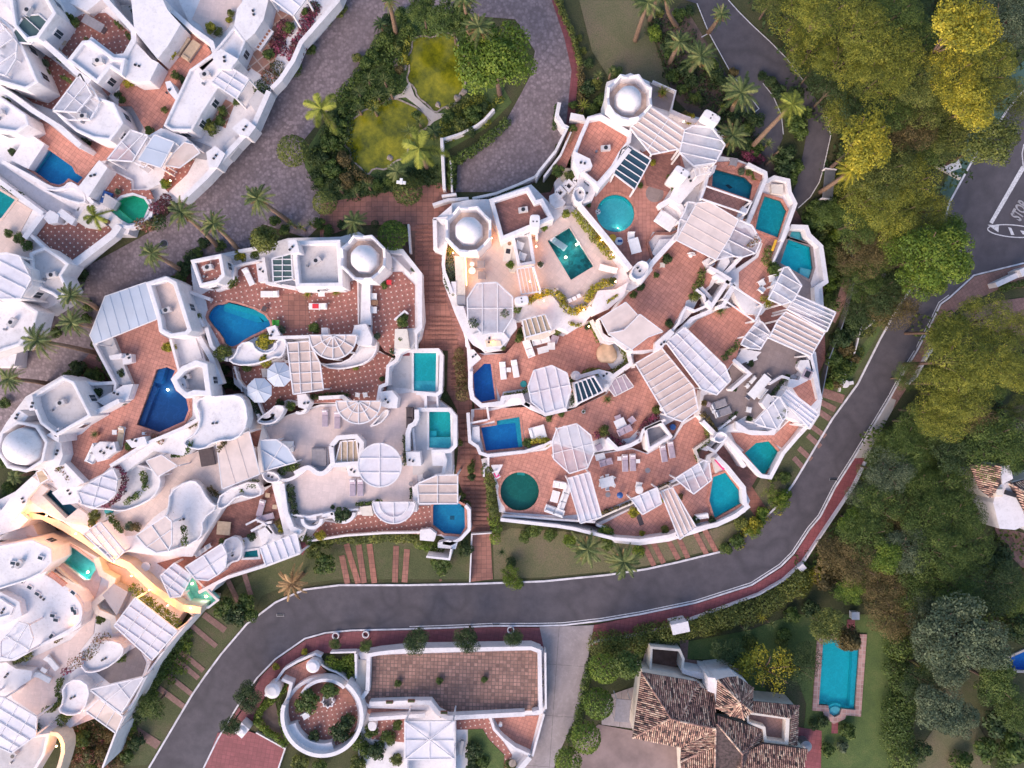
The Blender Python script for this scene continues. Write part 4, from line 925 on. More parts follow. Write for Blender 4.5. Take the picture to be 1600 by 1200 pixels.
drape('road_marking', "1596,259 1602,263 1551,350 1546,347", 'paint', .075, 20)
drape('road_marking', strip(ell(1583, 361, 40, 9.5, n=30, rot=5, a0=0, a1=360)+[ell(1583, 361, 40, 9.5, n=30, rot=5)[0]], -.8, .8), 'paint', .075, 20)
drape('road_marking', "1543,351 1561,352 1560,363", 'paint', .076, 20); drape('road_marking', "1575,355 1580,356 1585,367 1580,367", 'paint', .076, 20); drape('road_marking', "1594,360 1600,361 1603,367 1598,366", 'paint', .076, 20)
drape('road_marking', strip(C("1600,225 1597,240 1599,262 1606,280"), -.8, .8), 'paint', .075, 20)
tx = bpy.data.curves.new('stop_lettering', 'FONT'); tx.body = 'STOP'; tx.size = 1; tx.align_x = 'LEFT'; tx.extrude = .004; tx.offset = .035
to = bpy.data.objects.new('road_lettering', tx); COL.objects.link(to); tx.materials.append(M['paint']); gzz = G(1587, 340)+.085
to.location = P(1594, 346, gzz); to.rotation_euler = (0, 0, R(61)); to.scale = (.86, 2.1, 1); bpy.context.view_layer.update(); tm = bpy.data.meshes.new_from_object(to); bpy.data.objects.remove(to); to = bpy.data.objects.new('road_lettering', tm); COL.objects.link(to); to.location = P(1594, 346, gzz); to.rotation_euler = (0, 0, R(61)); to.scale = (.86, 2.1, 1); bpy.context.view_layer.update(); mw = to.matrix_world.copy()
for q_ in tm.vertices:
    w_ = mw @ q_.co; q_.co = Vector((w_.x-to.location.x, w_.y-to.location.y, gz(w_.x, w_.y)+.14-to.location.z))
to.rotation_euler = (0, 0, 0); to.scale = (1, 1, 1); tag(to, 'stop word painted in white on the asphalt', 'road lettering')
drape('path', "500,318 690,285 712,298 702,345 694,400 712,490 736,545 738,640 748,700 758,745 764,800 770,905 736,909 736,800 712,742 716,700 714,640 698,610 700,548 655,545 660,500 648,430 640,350 560,352 500,372", 'step', .05, 16)
for (x0, x1, y0, y1, n) in ((648, 692, 350, 420, 10), (655, 697, 430, 480, 6), (668, 716, 495, 545, 7), (704, 734, 560, 615, 7), (720, 745, 660, 720, 6), (722, 760, 745, 828, 12)):
    for i in range(n):
        y = y0+(y1-y0)*i/n; b = MB(); zz = G(x0, y)+.13; b.prism([(x0, y), (x1, y), (x1+1, y+2.4), (x0+1, y+2.4)], zz-.4, zz, 'step'); o = b.build('stair_tread'); tag(o, kind='structure')
drape('path', "985,400 1000,400 1000,401", 'step', .05, 16) if False else None
drape('path', "1332,395 1340,400 1335,430 1318,480 1305,505 1298,500 1310,460 1322,420", 'brownpave', .06, 20)
drape('path', "0,268 60,290 125,325 128,350 60,322 0,285", 'brown', .06, 16)
drape('path', "560,1019 700,1015 700,1012", 'stone', .05, 20) if False else None
# planted ground
drape('courtyard_ground', "680,345 770,312 860,300 920,190 1050,180 1130,240 1195,285 1245,330 1285,400 1290,560 1250,650 1190,735 1150,800 1000,835 790,800 760,740 735,600 700,480 685,400", 'brown', .12, 22)
drape('courtyard_ground', "300,410 450,385 560,375 640,400 650,540 680,620 700,700 720,820 560,835 460,835 330,900 240,890 120,760 40,730 60,640 160,530 240,450", 'brown', .12, 22)
drape('lawn', "905,0 1000,0 1035,100 1050,150 960,135 925,80", 'dry', .05, 24)
drape('lawn', "410,930 450,915 530,905 735,905 735,835 640,828 480,850 400,890 350,935 330,950 300,980 240,1080 190,1140 150,1200 232,1195 300,1083 320,1054 345,1018 385,972", 'lawn', .05, 24)
drape('lawn', "772,905 850,902 950,893 1010,884 1060,872 1125,856 1168,828 1213,786 1240,740 1190,745 1150,815 1090,835 1000,850 880,830 800,825 770,835", 'dry', .05, 24)
drape('lawn', "1238,760 1270,700 1300,650 1345,585 1375,530 1398,487 1380,500 1330,585 1290,600 1240,690 1200,745", 'lawn', .05, 24)
drape('lawn', "1378,502 1386,498 1350,560 1316,616 1306,610 1312,585 1330,560 1355,530", 'green', .085, 24)
drape('lawn', "1170,985 1240,960 1390,960 1395,1200 1250,1200 1260,1100 1245,1060 1170,1060", 'green', .05, 24, [h for h in holes])
drape('lawn', "1060,1005 1170,985 1200,1090 1150,1075 1120,1030 1070,1030", 'green', .052, 24)
drape('ground', "1465,1130 1520,1120 1545,1160 1550,1230 1420,1230 1430,1180", 'dry', .05, 24, label=None)
drape('ground', "510,380 530,60 640,20 730,40 800,160 760,200 690,240 690,290 500,320 480,300 475,240 520,170", 'green', .045, 24)
drape('ground', "1010,20 1070,10 1150,140 1200,240 1240,300 1200,300 1130,230 1050,150 1040,100", 'earth', .05, 24)
drape('ground', "1250,330 1320,290 1370,420 1390,500 1330,580 1290,560 1330,470 1260,380", 'lawn', .05, 24)
drape('path', "300,440 380,395 650,360 648,430 300,470", 'mud', .06, 24)
drape('pond', smooth(C("643,62 660,55 676,60 690,48 712,56 716,74 727,90 722,112 729,132 716,150 708,168 694,166 680,178 668,163 652,152 648,136 634,126 641,106 634,92 644,78"), 1), 'pond', .10, 20)
drape('pond', smooth(C("600,158 616,153 634,160 655,170 672,186 668,200 652,206 650,222 638,228 636,246 616,252 604,266 584,262 574,275 560,258 546,250 549,236 536,225 546,208 541,190 556,184 570,170 584,172"), 1), 'pond', .11, 20)
for l in ("605,160 632,147 662,170 690,180", "630,125 640,140", "535,178 545,180 537,200", "672,195 660,203"):
    pass
for q_ in ('643,62 660,55 676,60 690,48 712,56 716,74 727,90 722,112 729,132 716,150 708,168 694,166 680,178 668,163 652,152 648,136 634,126 641,106 634,92 644,78', '600,158 616,153 634,160 655,170 672,186 668,200 652,206 650,222 638,228 636,246 616,252 604,266 584,262 574,275 560,258 546,250 549,236 536,225 546,208 541,190 556,184 570,170 584,172'):
    q_ = smooth(C(q_), 1); drape('pond_edge', strip(q_+q_[:1], -1.3, 1.3), 'rock', .16, 12)
drape('path', "607,152 628,146 640,128 648,150 668,168 680,177 697,177 690,184 678,190 672,196 668,198 673,188 655,168 634,152 608,155", 'stone', .17, 12)
for i, (x, y, x2, y2, w_) in enumerate([(534, 868, 543, 912, 9), (541, 850, 560, 912, 9), (560, 850, 569, 911, 9), (577, 850, 585, 911, 9), (619, 853, 617, 910, 9), (636, 858, 632, 910, 9), (688, 905, 689, 908, 4), (1003, 845, 1022, 884, 8), (1018, 842, 1037, 880, 8), (1040, 836, 1060, 874, 8), (1057, 833, 1075, 872, 8), (1084, 828, 1104, 866, 8), (1098, 822, 1119, 862, 8), (1165, 765, 1195, 810, 22), (1282, 612, 1318, 624, 14), (1282, 628, 1305, 640, 9), (1278, 642, 1297, 655, 9), (1268, 666, 1290, 682, 8), (1262, 680, 1282, 698, 8), (1248, 700, 1268, 718, 8), (1240, 715, 1256, 732, 8),
    (318, 960, 352, 985, 10), (300, 978, 338, 1010, 8), (282, 1018, 318, 1048, 8), (275, 1030, 310, 1060, 8), (262, 1055, 300, 1085, 8), (248, 1075, 288, 1105, 9), (212, 1142, 248, 1165, 14), (378, 885, 392, 930, 8), (355, 905, 372, 940, 8)]):
    dx, dy = x2-x, y2-y; l = math.hypot(dx, dy); nx, ny = -dy/l*w_/2, dx/l*w_/2
    drape('path', [(x+nx, y+ny), (x2+nx, y2+ny), (x2-nx, y2-ny), (x-nx, y-ny)], 'step' if i < 14 else 'brownpave', .09, 16)
# ================================================================ top left: zone A
def yard(poly, z, mat='white'):
    b = MB(); slab(b, C(poly), z-2.5, z, mat, [q['poly'] for q in POOLS]); tag(b.build('courtyard_ground'), kind='structure')
yard("-60,-60 540,-60 526,0 468,68 434,126 393,195 320,276 284,310 236,318 232,345 205,350 176,364 95,428 104,450 90,470 60,486 50,515 -60,540 -60,350 0,345 60,330 0,285 -60,262", 8.1)
yard("0,790 60,735 240,700 340,690 400,700 400,760 300,860 250,900 130,835", 3.3)
yard("0,840 95,850 170,880 240,905 290,950 225,1050 180,1110 90,1145 -60,1230 -60,840", 2.9, 'pale')
v = V('white villa with glazed pergola above the royal blue pool', "-40,-40 0,90 22,135 68,65 120,115 160,145 192,195 172,222 168,248 130,310 122,330 60,294 5,258 -40,240", 8.6)
v.F('dot35', "20,137 72,85 118,122 84,172 50,160")
v.F('tile35', "46,200 66,185 90,205 125,234 150,214 172,219 200,200 206,250 166,250 152,252 130,280 68,228", .06)
v.F('brown', "18,186 45,184 48,205 40,215")
v.W("-5,135 20,150 50,172 95,200 125,228", 8, 2.6); v.W("66,64 95,90 118,112 140,128", 9, 3.0)
v.B("-30,20 0,26 22,45 45,92 60,128 40,140 -30,120", 3.4, 5, .5, roof='white'); v.B("-30,140 0,150 40,178 45,195 25,208 -30,200", 2.6, 5, .4, roof='white')
v.B("120,150 145,148 178,160 193,192 172,220 145,217 118,205 100,190 84,174", 2.7, 5, .3, roof='white')
v.S("42,212 50,211 70,225 44,264 16,250", .8); v.W("3,252 45,275 80,295 95,296 112,288 130,302 145,318", 6, 1.0, sm=1); v.S("60,294 95,296 108,282 122,290 134,306 132,320 100,312", .7, sm=1)
v.S("122,292 155,250 168,262 138,308", 1.7)
pergola("20,50 38,24 60,22 75,35 48,68 28,66", 12.1, 2, (1, .9), 'dark green glazed pergola roof in the top left corner', 'greenglass', name='skylight', cat='skylight', posts=False)
pergola("-10,30 0,36 26,66 24,92 8,118 -10,112", 12.3, 3, (1, -.7), 'white octagonal pergola cut by the left edge near the top', 'thin')
pergola("125,115 143,148 120,175 82,172", 11.6, 1, (1, -1.2), 'white trapezoid pergola beside the dotted tile terrace', 'thin', cross=1)
pergola("125,115 130,113 156,160 140,187 106,187 82,173 120,175 143,148", 11.4, 5, (-1, -.8), 'white outer beams around the trapezoid pergola', None, posts=False)
v2 = V('white villa with brick terrace between two dotted patios', "0,-60 165,-40 165,0 250,100 300,60 330,82 312,106 250,206 205,160 185,165 165,145 140,140 110,105 70,70 0,0", 9.2)
v2.F('dot35', "88,46 128,22 165,20 205,52 206,64 193,84 178,86 140,60 128,64 108,92 72,72")
v2.F('tile35', "188,128 200,112 235,122 245,95 262,75 280,50 315,55 330,82 312,105 296,108 290,130 250,206 232,212 205,165 185,165")
v2.F('brown', "152,130 172,106 191,118 168,149", .5); v2.W("160,-30 165,0 208,47 209,62 195,87 178,89 140,60", 8, 2.2)
v2.B("104,94 128,63 142,62 178,89 196,90 191,118 172,106 152,131", 2.6, 6, .35, roof='white'); v2.S("196,88 208,62 236,92 248,98 234,126 210,128 190,118", 2.0); v2.S("205,0 250,-10 262,16 282,38 262,72 246,92 210,48", 2.4)
v2.B("10,-30 60,-30 88,20 60,60 40,64 20,40", 3.2, 6, .4, roof='lilac'); v2.S("108,4 150,-20 205,-20 255,10 240,22 205,-2 165,-6 135,18", 1.2)
v2.W("268,16 300,45 330,66 336,86 314,108", 7, 1.6); v2.S("258,128 266,126 278,148 274,156 262,142", 1.6)
v3 = V('white terrace houses with arched doors along the cobbled lane', "250,-60 540,-60 530,0 470,70 455,95 437,125 424,140 408,165 395,192 362,230 320,280 283,314 250,288 232,296 214,262 250,205 296,108 330,85 300,45", 8.8, cat='terrace house', name='terrace_house')
v3.F('pale', "300,30 325,-30 375,-20 378,5 366,22 355,45 335,60 320,50 312,38"); v3.F('lattice', "414,5 462,28 445,66 405,45 398,30"); v3.F('lattice', "380,75 425,60 440,72 420,112 405,100 388,108"); v3.F('lattice', "343,142 352,155 366,162 352,200 335,192 320,180")
v3.F('lattice', "384,84 412,66 430,80 410,118 392,106 372,128 360,112", .085); v3.F('dot35', "252,288 262,252 285,240 305,248 292,272 262,300"); v3.F('grey', "288,216 312,222 330,230 322,250 300,246")
v3.B("296,108 330,84 350,60 366,40 384,64 372,92 356,128 340,138 318,172 300,204 268,204 255,196", 2.3, 4, .3, roof='white', win=True)
v3.S("366,40 370,14 396,-20 424,-20 412,30 398,52 384,64", 2.3); v3.S("330,86 345,76 372,92 360,108 340,108", 2.9)
v3.S("232,212 252,200 268,206 290,214 300,226 275,240 246,230 216,262", 1.9)
v3.W("545,-40 528,0 470,66 458,94 438,124 424,138", 7, 1.1); v3.W("420,142 396,196 362,232 320,278 285,311", 8, 1.2)
v3.S("362,200 382,184 400,198 388,214 372,210", 1.5); v3.S("322,238 336,228 352,240 340,262 326,262", 1.5); v3.S("388,158 402,140 416,150 400,176", .9, 'lilac'); v3.S("348,228 366,214 376,226 358,248", .9, 'lilac')
awning("241,210 272,222 251,262 215,250", 11.4, 'small folding white glazed awning over the upper left terrace', 'awningwhite', 1, (1, .3)); awning("258,258 270,240 288,222 302,226 312,238 280,262", 10.9, 'cream wedge awning by the orange lit corner', 'pinksheet', 0)
pergola("204,203 231,212 207,252 167,249", 11.4, 1, (1, -1), 'white glazed pergola above the royal blue pool', 'thin', cross=1)
pergola("231,211 246,235 226,262 208,252", 11.2, 2, (1, .1), 'outer white beams with planting above the royal blue pool', None, posts=False)
pergola("419,-6 458,24 479,-4 478,-30 430,-30", 11.6, 2, (1, .8), 'white panelled pergola at the top edge above the lane', 'sheet')
pergola("353,101 389,123 369,154 331,128", 11.4, 2, (1, .62), 'white framed pergola roof over the lattice tiles', 'sheet', cross=1)
v4 = V('white corner villa with dotted roof terrace and teal pool', "-60,240 0,280 65,332 80,342 100,350 138,308 168,262 206,280 206,296 232,294 238,320 232,345 205,352 200,366 175,366 95,430 108,450 92,472 60,490 -60,470", 8.6)
v4.F('pink', "-40,297 24,312 50,328 32,362 52,385 46,402 10,396 -40,420"); v4.F('dot0', "48,362 62,344 100,352 116,344 135,356 165,348 176,360 108,409 75,390"); v4.F('dot0', "160,287 170,264 205,283 205,297 234,297 240,310 225,312 205,304 184,312 165,302")
v4.W("-30,260 0,284 66,334", 7, 1.0); v4.W("66,334 38,372", 9, .9); v4.W("44,364 70,388 106,410", 5, .8); v4.W("95,428 176,366 186,352", 11, .8); v4.W("186,352 206,356 234,342 238,322", 5, .6, sm=1); v4.S("164,302 184,314 176,328 160,320", .5, 'lilac'); v4.S("66,338 78,328 92,336 90,348 76,350", .8); v4.S("88,334 96,326 118,342 112,352", .7); v4.S("118,345 132,326 150,338 166,352 150,358 136,356", .4, 'cream')
v4.B("45,395 70,385 98,404 108,412 96,430 106,450 94,470 80,460 62,452 48,425", 2.2, 5, .3, roof='lilac'); v4.B("-30,400 10,395 48,420 52,446 32,468 -30,468", 3.2, 4, .3, roof='white')
v4.B("-30,470 32,470 60,486 52,515 30,540 -30,560", 2.2, 5, .3, roof='white')
pergola("-20,398 10,395 30,400 48,436 32,466 -20,468", 12.6, 3, (1, .5), 'large white glazed octagonal pergola at the left edge', 'sheet')
v4b = V('white low villa block at the left edge by the palm trees', "-60,480 55,490 60,520 36,545 28,575 -60,575", 5.6, floor=False); v4b.B("-30,500 20,498 52,520 30,545 -30,550", 2.2, 6, .5, roof='lilac'); v4b.S("-30,545 28,545 22,572 -30,575", 1.0)
prop(152, 42, 'outdoor_table', 'dark grey long patio table on dotted tiles', 'table', [('table_top', ('b', 0, 0, .7, 2.3, .95, .05, 'fabricgrey')), ('leg', ('b', -1, 0, 0, .08, .7, .7, 'metal')), ('leg', ('b', 1, 0, 0, .08, .7, .7, 'metal'))], an=30)
daybed(86, 62, 1.7, 1.3, -35, 'fabriclilac', 'mauve cushioned daybed on the dotted patio'); chair(103, 70, 10, 'fabricbeige', 'beige cushioned seat beside the mauve daybed'); chair(94, 78, 80, 'fabricbeige', 'beige cushioned seat in front of the mauve daybed')
for x, y in ((285, 73), (301, 82)): daybed(x, y, 2.2, 1.0, -55, 'fabricbeige', 'beige quilted lounger bed on terracotta')
prop(415, 65, 'mosaic_bench', 'white lattice pattern bench with diamond tiles', 'bench', [('seat', ('b', 0, 0, .45, 2.5, .8, .08, 'white')), ('base_block', ('b', 0, 0, 0, 2.3, .6, .45, 'white'))]+[('inlay_tile', ('b', -1+.4*i, 0, .53, .26, .26, .02, 'terracotta')) for i in range(6)], an=-55)
prop(168, 310, 'toy_box', 'blue toy tray of white items', 'box', [('tray', ('b', 0, 0, 0, 1.0, 1.3, .25, 'blue'))]+[('item', ('b', -.3+.15*i, .3*math.sin(i*2), .25, .12, .16, .1, 'fabricwhite')) for i in range(5)], an=20)
for x, y, c, r in ((20, 55, 'green', 7), (70, 8, 'green', 9), (84, 18, 'bright', 10), (104, 30, 'olive', 9), (117, 38, 'green', 8), (112, 30, 'green', 7), (216, 14, 'dark', 13), (245, 12, 'green', 10), (225, 33, 'pink', 10), (262, 82, 'yel', 13), (185, 150, 'dark', 6), (192, 157, 'green', 6), (203, 129, 'yel', 8), (275, 118, 'green', 7), (287, 125, 'dark', 6), (258, 172, 'olive', 6), (54, 128, 'green', 9), (70, 100, 'grey', 9), (73, 115, 'olive', 8), (10, 160, 'green', 8), (14, 135, 'dark', 7), (125, 155, 'yel', 6), (142, 165, 'olive', 6), (135, 178, 'green', 6), (110, 184, 'green', 5), (133, 222, 'grey', 7), (140, 224, 'dark', 4), (235, 205, 'green', 8), (276, 234, 'green', 10), (226, 230, 'green', 6), (218, 243, 'green', 7), (395, 30, 'green', 9), (330, 45, 'yel', 10), (343, 52, 'olive', 7), (360, 22, 'olive', 6), (358, 32, 'yel', 6), (388, 50, 'dark', 11), (352, 93, 'green', 9), (322, 140, 'dark', 12), (452, 42, 'green', 9), (260, 288, 'bright', 9), (420, 86, 'green', 10), (300, 178, 'olive', 9), (320, 192, 'yel', 12), (333, 200, 'olive', 12), (345, 190, 'green', 9), (350, 176, 'green', 8), (370, 160, 'green', 7), (295, 248, 'olive', 8), (85, 342, 'green', 6), (15, 365, 'green', 7), (32, 373, 'green', 9), (44, 384, 'green', 9), (185, 300, 'grey', 5), (20, 238, 'dark', 7)):
    bush(x, y, r, c, {'yel': 'yellow green shrub', 'pink': 'pink flowering shrub', 'olive': 'olive green shrub', 'dark': 'dark leafy shrub', 'grey': 'grey leaved plant', 'bright': 'bright leafy shrub'}.get(c, 'leafy green plant'))
for l, c, w_, d_ in (("455,90 470,60 480,30 490,5", 'pink', 20, 'crimson bougainvillea hanging over the lane wall'), ("445,40 430,70 440,85", 'pink', 20, 'purple red bougainvillea by the top edge pergola'), ("440,100 425,115 412,125", 'mixed', 20, 'red and green creeper spilling over the front wall'), ("408,130 402,150 412,158", 'green', 22, 'dark green creeper bulging over the garages'), ("240,330 255,318 262,305", 'pink', 16, 'pink bougainvillea bank beside the green cover'), ("214,352 232,352 248,340", 'mixed', 15, 'brown and pink creeper below the green cover'), ("255,345 240,350", 'dark', 20, 'dark creeper at the wall corner by the lane'), ("500,10 485,15", 'green', 20, 'dark shrub growing over the wall end at the top')):
    hedge(l, w_, 1.4, c, lab=d_, z=8.0, name='creeper', cat='creeper', group='creepers on walls', size=.24)
for l in ("6,262 40,284 80,308 118,328", "0,286 50,316 95,340"): hedge(l, 8, .9, 'dark', 'dark planted strip beside the brick stairs')
for l in ("88,90 104,100", "96,118 114,130", "134,60 150,72 168,84", "196,50 206,62", "178,32 190,44"): hedge(l, 5, .6, 'green', 'narrow green planter strip on the white villa wall', z=9.3)
for x, y, r in ((512, 34, 9), (486, 78, 9), (462, 112, 11), (339, 270, 7), (478, 20, 7)): bush(x, y, r, 'green', 'potted shrub standing on the cobbled lane')
lamp(266, 282, 9.8, 60, desc='glowing garden lamp on dotted tiles')
# ================================================================ left: zone C
vc = V('white villa with navy blue pool and folded white roof', "146,528 166,463 228,441 258,431 276,440 306,512 322,566 331,620 372,615 388,640 390,672 340,692 300,700 285,712 240,705 200,735 150,768 118,770 85,745 60,735 20,735 0,715 -8,690 10,660 40,620 96,587 120,592 150,598 178,595", 7.2)
vc.F('tile20', "176,526 245,498 250,522 268,532 276,575 300,622 300,650 285,668 228,690 180,722 160,740 128,756 112,735 95,705 98,688 128,678 168,642 190,632 207,600 190,565")
vc.S("150,536 176,527 206,600 192,602 180,598", .6, 'lilac'); vc.W("146,536 180,600 178,622", 4, 1.1); vc.S("192,602 208,600 200,624 172,640 150,626 176,612", 1.2); vc.S("190,552 205,553 206,566 192,570", .9); vc.S("170,556 190,552 190,560 172,562", 1.4)
vc.B("228,441 260,431 276,440 300,516 292,524 266,528 248,518 245,498", 3.3, 7, .8, roof='pink'); vc.B("266,592 284,572 306,562 324,568 331,620 304,618 290,623 275,610", 2.5, 9, 1.3, roof='lilac'); vc.S("275,592 288,590 292,606 280,608", 1.8)
vc.B("45,620 98,588 116,596 143,650 88,682 62,662", 3.2, 5, .9, roof='lilac'); vc.W("98,588 145,600 180,598", 5, 1.0); vc.S("118,596 150,602 176,602 172,626 148,634 136,625", .3, 'lilac'); vc.W("143,648 186,626", 7, 2.0)
vc.S("40,622 50,616 54,640 46,642", 3.5); vc.S("16,650 30,640 44,650 34,664", 2.8); vc.S("72,680 92,692 92,668", 3.0)
vc.dome(34, 698, 41, 3.4, 31, 8, 10, 'tile20', peaks=False, dh=3.0)
vc.S("70,690 95,688 98,712 92,728 72,735", 1.8); vc.S("68,730 92,716 130,752 118,762 90,762", .8); vc.W("92,716 130,755", 4, 1.0)
vc.S("304,632 312,620 345,618 372,616 384,628 388,662 370,688 336,690 316,704 292,700 284,690 308,674 312,648", 1.3, sm=1); vc.W("172,728 226,694 285,669 309,655 303,630", 5, 1.0); vc.S("196,688 226,682 230,695 206,700", 1.2, name='garden_block')
vc.S("262,520 300,512 316,560 296,566 282,572 272,560", .2); vc.W("266,530 285,600", 4, .9); vc.W("302,512 330,560 345,600", 8, .6)
vc.S("142,702 156,690 178,692 182,704 165,718 152,722", .9); vc.S("160,700 178,690 182,705 170,712", 1.2)
awning("164,463 228,441 246,498 147,538 140,524", 10.4, 'large folded white metal roof with dark seams', 'awningwhite', 6, (.28, 1))
for x, y, c in ((193, 585, 'dark'), (191, 627, 'dark'), (262, 543, 'yel'), (270, 542, 'yel'), (102, 688, 'dark'), (102, 716, 'dark'), (203, 697, 'green'), (155, 613, 'dark')): bush(x, y, 8, c, 'round clipped shrub on the brick terrace' if c == 'dark' else 'yellow green potted shrub')
pot(153, 678, .3, 'palm', 'spiky potted palm on brick', kind='yucca', pr=2.4); pot(173, 706, .3, 'palm', 'spiky palm beside the white corner seat', kind='yucca', pr=2.6)
lounger(191, 682, 100, 'fabricbeige', 'beige sun lounger with white towel', 2.2); table(182, 675, .5, .5, 0, .4, desc='small white side table'); table(227, 677, .3, .3, 0, .4, desc='tiny white stool by the pool')
sofa(150, 708, 2.1, .8, -65, 'fabricwhite', 'white masonry corner seat with dark cushion'); table(157, 698, .9, .6, 30, .5, desc='low white slab table')
hedge("84,715 96,735 110,752", 14, 1.0, 'mixed', 'reddish green planter shrub in the triangular bed'); hedge("236,680 252,690", 9, .5, 'mixed', 'flower bed in a round white planter'); hedge("292,668 305,660", 8, .5, 'mixed', 'small round flower bed by the parapet')
hedge("290,708 300,690", 6, .6, 'green', 'oval clipped box hedge in a white niche', z=8.3); hedge("340,704 352,690", 6, .6, 'rust', 'oval rust coloured box hedge in a white niche', z=8.3); hedge("268,712 286,712", 6, .6, 'green', 'small shrub line by the cream awning', z=6.6)
# lower left pale terraces
vd = V('white curved villa with pale terrace and lit garden wall', "0,820 0,780 40,760 75,742 120,768 152,770 190,735 240,705 290,712 340,692 350,700 405,740 400,762 350,790 300,870 240,868 200,862 170,872 128,836 98,815 48,800 20,830", 5.0)
vd.F('pink', "176,806 200,796 216,788 242,772 252,748 250,722 275,715 300,708 346,700 350,762 325,780 310,752 292,750 266,764 262,792 240,808 214,836 196,838"); vd.S("262,795 264,768 292,750 310,752 326,783 341,792 316,812 318,832 306,848 262,864 240,862 228,850 258,806", .9, sm=1)
vd.S("120,770 176,732 196,726 222,726 248,738 252,756 240,778 214,792 190,800 165,796 148,796 128,790", 1.1, sm=1); vd.S("40,768 58,752 76,764 66,774 103,810 122,794 140,806 138,822 112,818 82,806 50,785", .5, 'lilac')
vd.S("81,770 104,756 128,760 122,786 98,789", 2.0); vd.S("0,800 22,770 50,745 64,755 44,778 40,790 20,812", .9, 'white')
vd.S("345,768 400,748 412,772 392,780 372,774 350,796 336,794", .7, sm=1)
pergola("120,768 176,732 183,748 180,772 165,786 148,793 128,788", 8.0, 3, (-1, -.3), 'white fan shaped pergola edged with red flowers', 'sheet', cross=1)
pergola("212,837 258,806 268,815 268,850 262,861 244,864 228,855", 8.3, 1, (1, -.7), 'cream quarter round pergola beside tall yuccas', 'pinksheet', cross=1)
awning("228,720 252,711 277,728 246,745", 7.6, 'small cream canvas hood on the curved villa', 'awning', 0)
awning("338,691 389,674 406,741 347,764", 8.0, 'large cream awning over the middle left terrace', 'awning', 2, (.3, 1)); awning("56,738 66,734 76,748 62,756", 7.4, 'tiny brown slatted shade by the dark pool', 'fabricbeige', 1)
for l, c in (("176,726 188,730 194,742 194,756 188,772 178,784 160,792", 'pink'),): hedge(l, 7, .9, c, z=6.6, lab='red bougainvillea edging the fan shaped pergola', size=.2)
hedge("223,738 226,764", 9, .8, 'green', z=6.0, lab='tall clipped green box beside the curved white seat'); hedge("196,786 216,772", 9, .8, 'green', z=6.0, lab='curved clipped green box below the fan pergola'); hedge("286,822 288,852", 8, .8, 'green', z=6.2, lab='green shrubs between white beams of the quarter round pergola')
hedge("168,804 190,832", 8, .8, 'green', 'narrow hedge beside the pale terrace'); hedge("266,788 276,806", 5, .8, 'mixed', 'spiky planter on the curved wall'); hedge("326,762 340,776 352,774", 7, .6, 'rust', 'dark planting in the small round bed'); hedge("372,768 386,764 408,750", 14, .8, 'green', 'green bed under the large cream awning')
for x, y, c, r in ((150, 804, 'olive', 9), (145, 814, 'olive', 8), (204, 822, 'grey', 8), (214, 822, 'rust', 8), (126, 754, 'dark', 3)): bush(x, y, r, c, 'round shrub on the pale terrace')
sofa(315, 778, 2.5, 1.0, 52, 'fabrictan', 'tan three seat sofa sunk into a white wall', 3); daybed(326, 713, 2.0, 1.6, 80, 'fabricdark', 'dark brown double daybed'); prop(173, 797, 'round_planter', 'round dark green planter on the pale terrace', 'planter', [('pot', ('c', 0, 0, 0, .38, .42, .5, 'teal')), ('lid', ('c', 0, 0, .5, .3, .2, .06, 'teal'))])
ve = V('brown brick terrace house with curved white wall', "240,868 262,862 305,850 318,832 316,812 341,792 372,776 412,762 432,755 438,780 448,828 462,836 468,864 415,884 350,900 300,962 268,938 246,904 212,888", 3.6, name='terrace_house', cat='terrace house')
ve.F('brown', "245,880 300,866 316,845 317,812 345,793 392,780 410,770 428,756 436,800 442,816 400,822 392,838 372,842 350,858 320,880 290,900 262,892"); ve.F('tile35', "305,905 352,892 370,868 410,866 414,884 356,900 312,925")
ve.W("392,830 414,818 424,816", 4, .7); ve.W("428,752 440,800 448,832 460,836", 9, 1.0); ve.S("346,846 368,836 380,850 376,876 360,880 352,890 352,866", .9, sm=1); ve.S("402,830 420,820 430,835 440,836 436,850 412,858", .8); ve.W("310,926 356,902 414,884 468,864", 5, .9); ve.W("384,820 400,812 412,818 425,833", 3, .8)
pergola("289,886 346,850 354,866 352,886 340,898 325,907 305,905", 6.4, 1, (1, -.65), 'white half round pergola beside the green lit pool', 'sheet', cross=1)
pergola("406,856 463,833 469,864 415,884", 6.3, 4, (.35, 1), 'white glazed lean to roof with four panels', 'sheet')
pergola("250,900 272,880 300,900 282,932 266,934", 5.6, 3, (1, .75), 'white striped pergola over the lit green pool', 'sheet', cross=1)
table(352, 824, 1.5, 1.5, 5, .45, 'fabricbeige', 'square beige rug like low table'); lounger(409, 793, 105, 'fabriclilac', 'lilac sun lounger on brown brick'); lounger(416, 808, -15, 'fabriclilac', 'lilac sun lounger on brown brick'); table(420, 773, .5, .5, 5, .4, 'fabricbeige', 'small square beige stool'); table(431, 791, .5, .5, 5, .4, 'fabricbeige', 'small square beige stool')
for i, (x, y) in enumerate(((313, 864), (321, 858), (329, 852))): chair(x, y, -30, desc='white garden chair in a row'.replace('in a row', ['lower left of three', 'middle of three', 'upper right of three'][i]))
table(232, 883, 1.0, 1.0, 0, .6, desc='round white table in a brick corner', rnd=True)
for x, y, c, r in ((350, 848, 'green', 9), (394, 838, 'dark', 7), (376, 848, 'olive', 7), (438, 815, 'rust', 7), (442, 824, 'yel', 8), (416, 828, 'grey', 6), (214, 878, 'green', 9), (420, 838, 'dark', 5), (288, 902, 'dark', 5)): bush(x, y, r, c, 'leafy planter shrub')
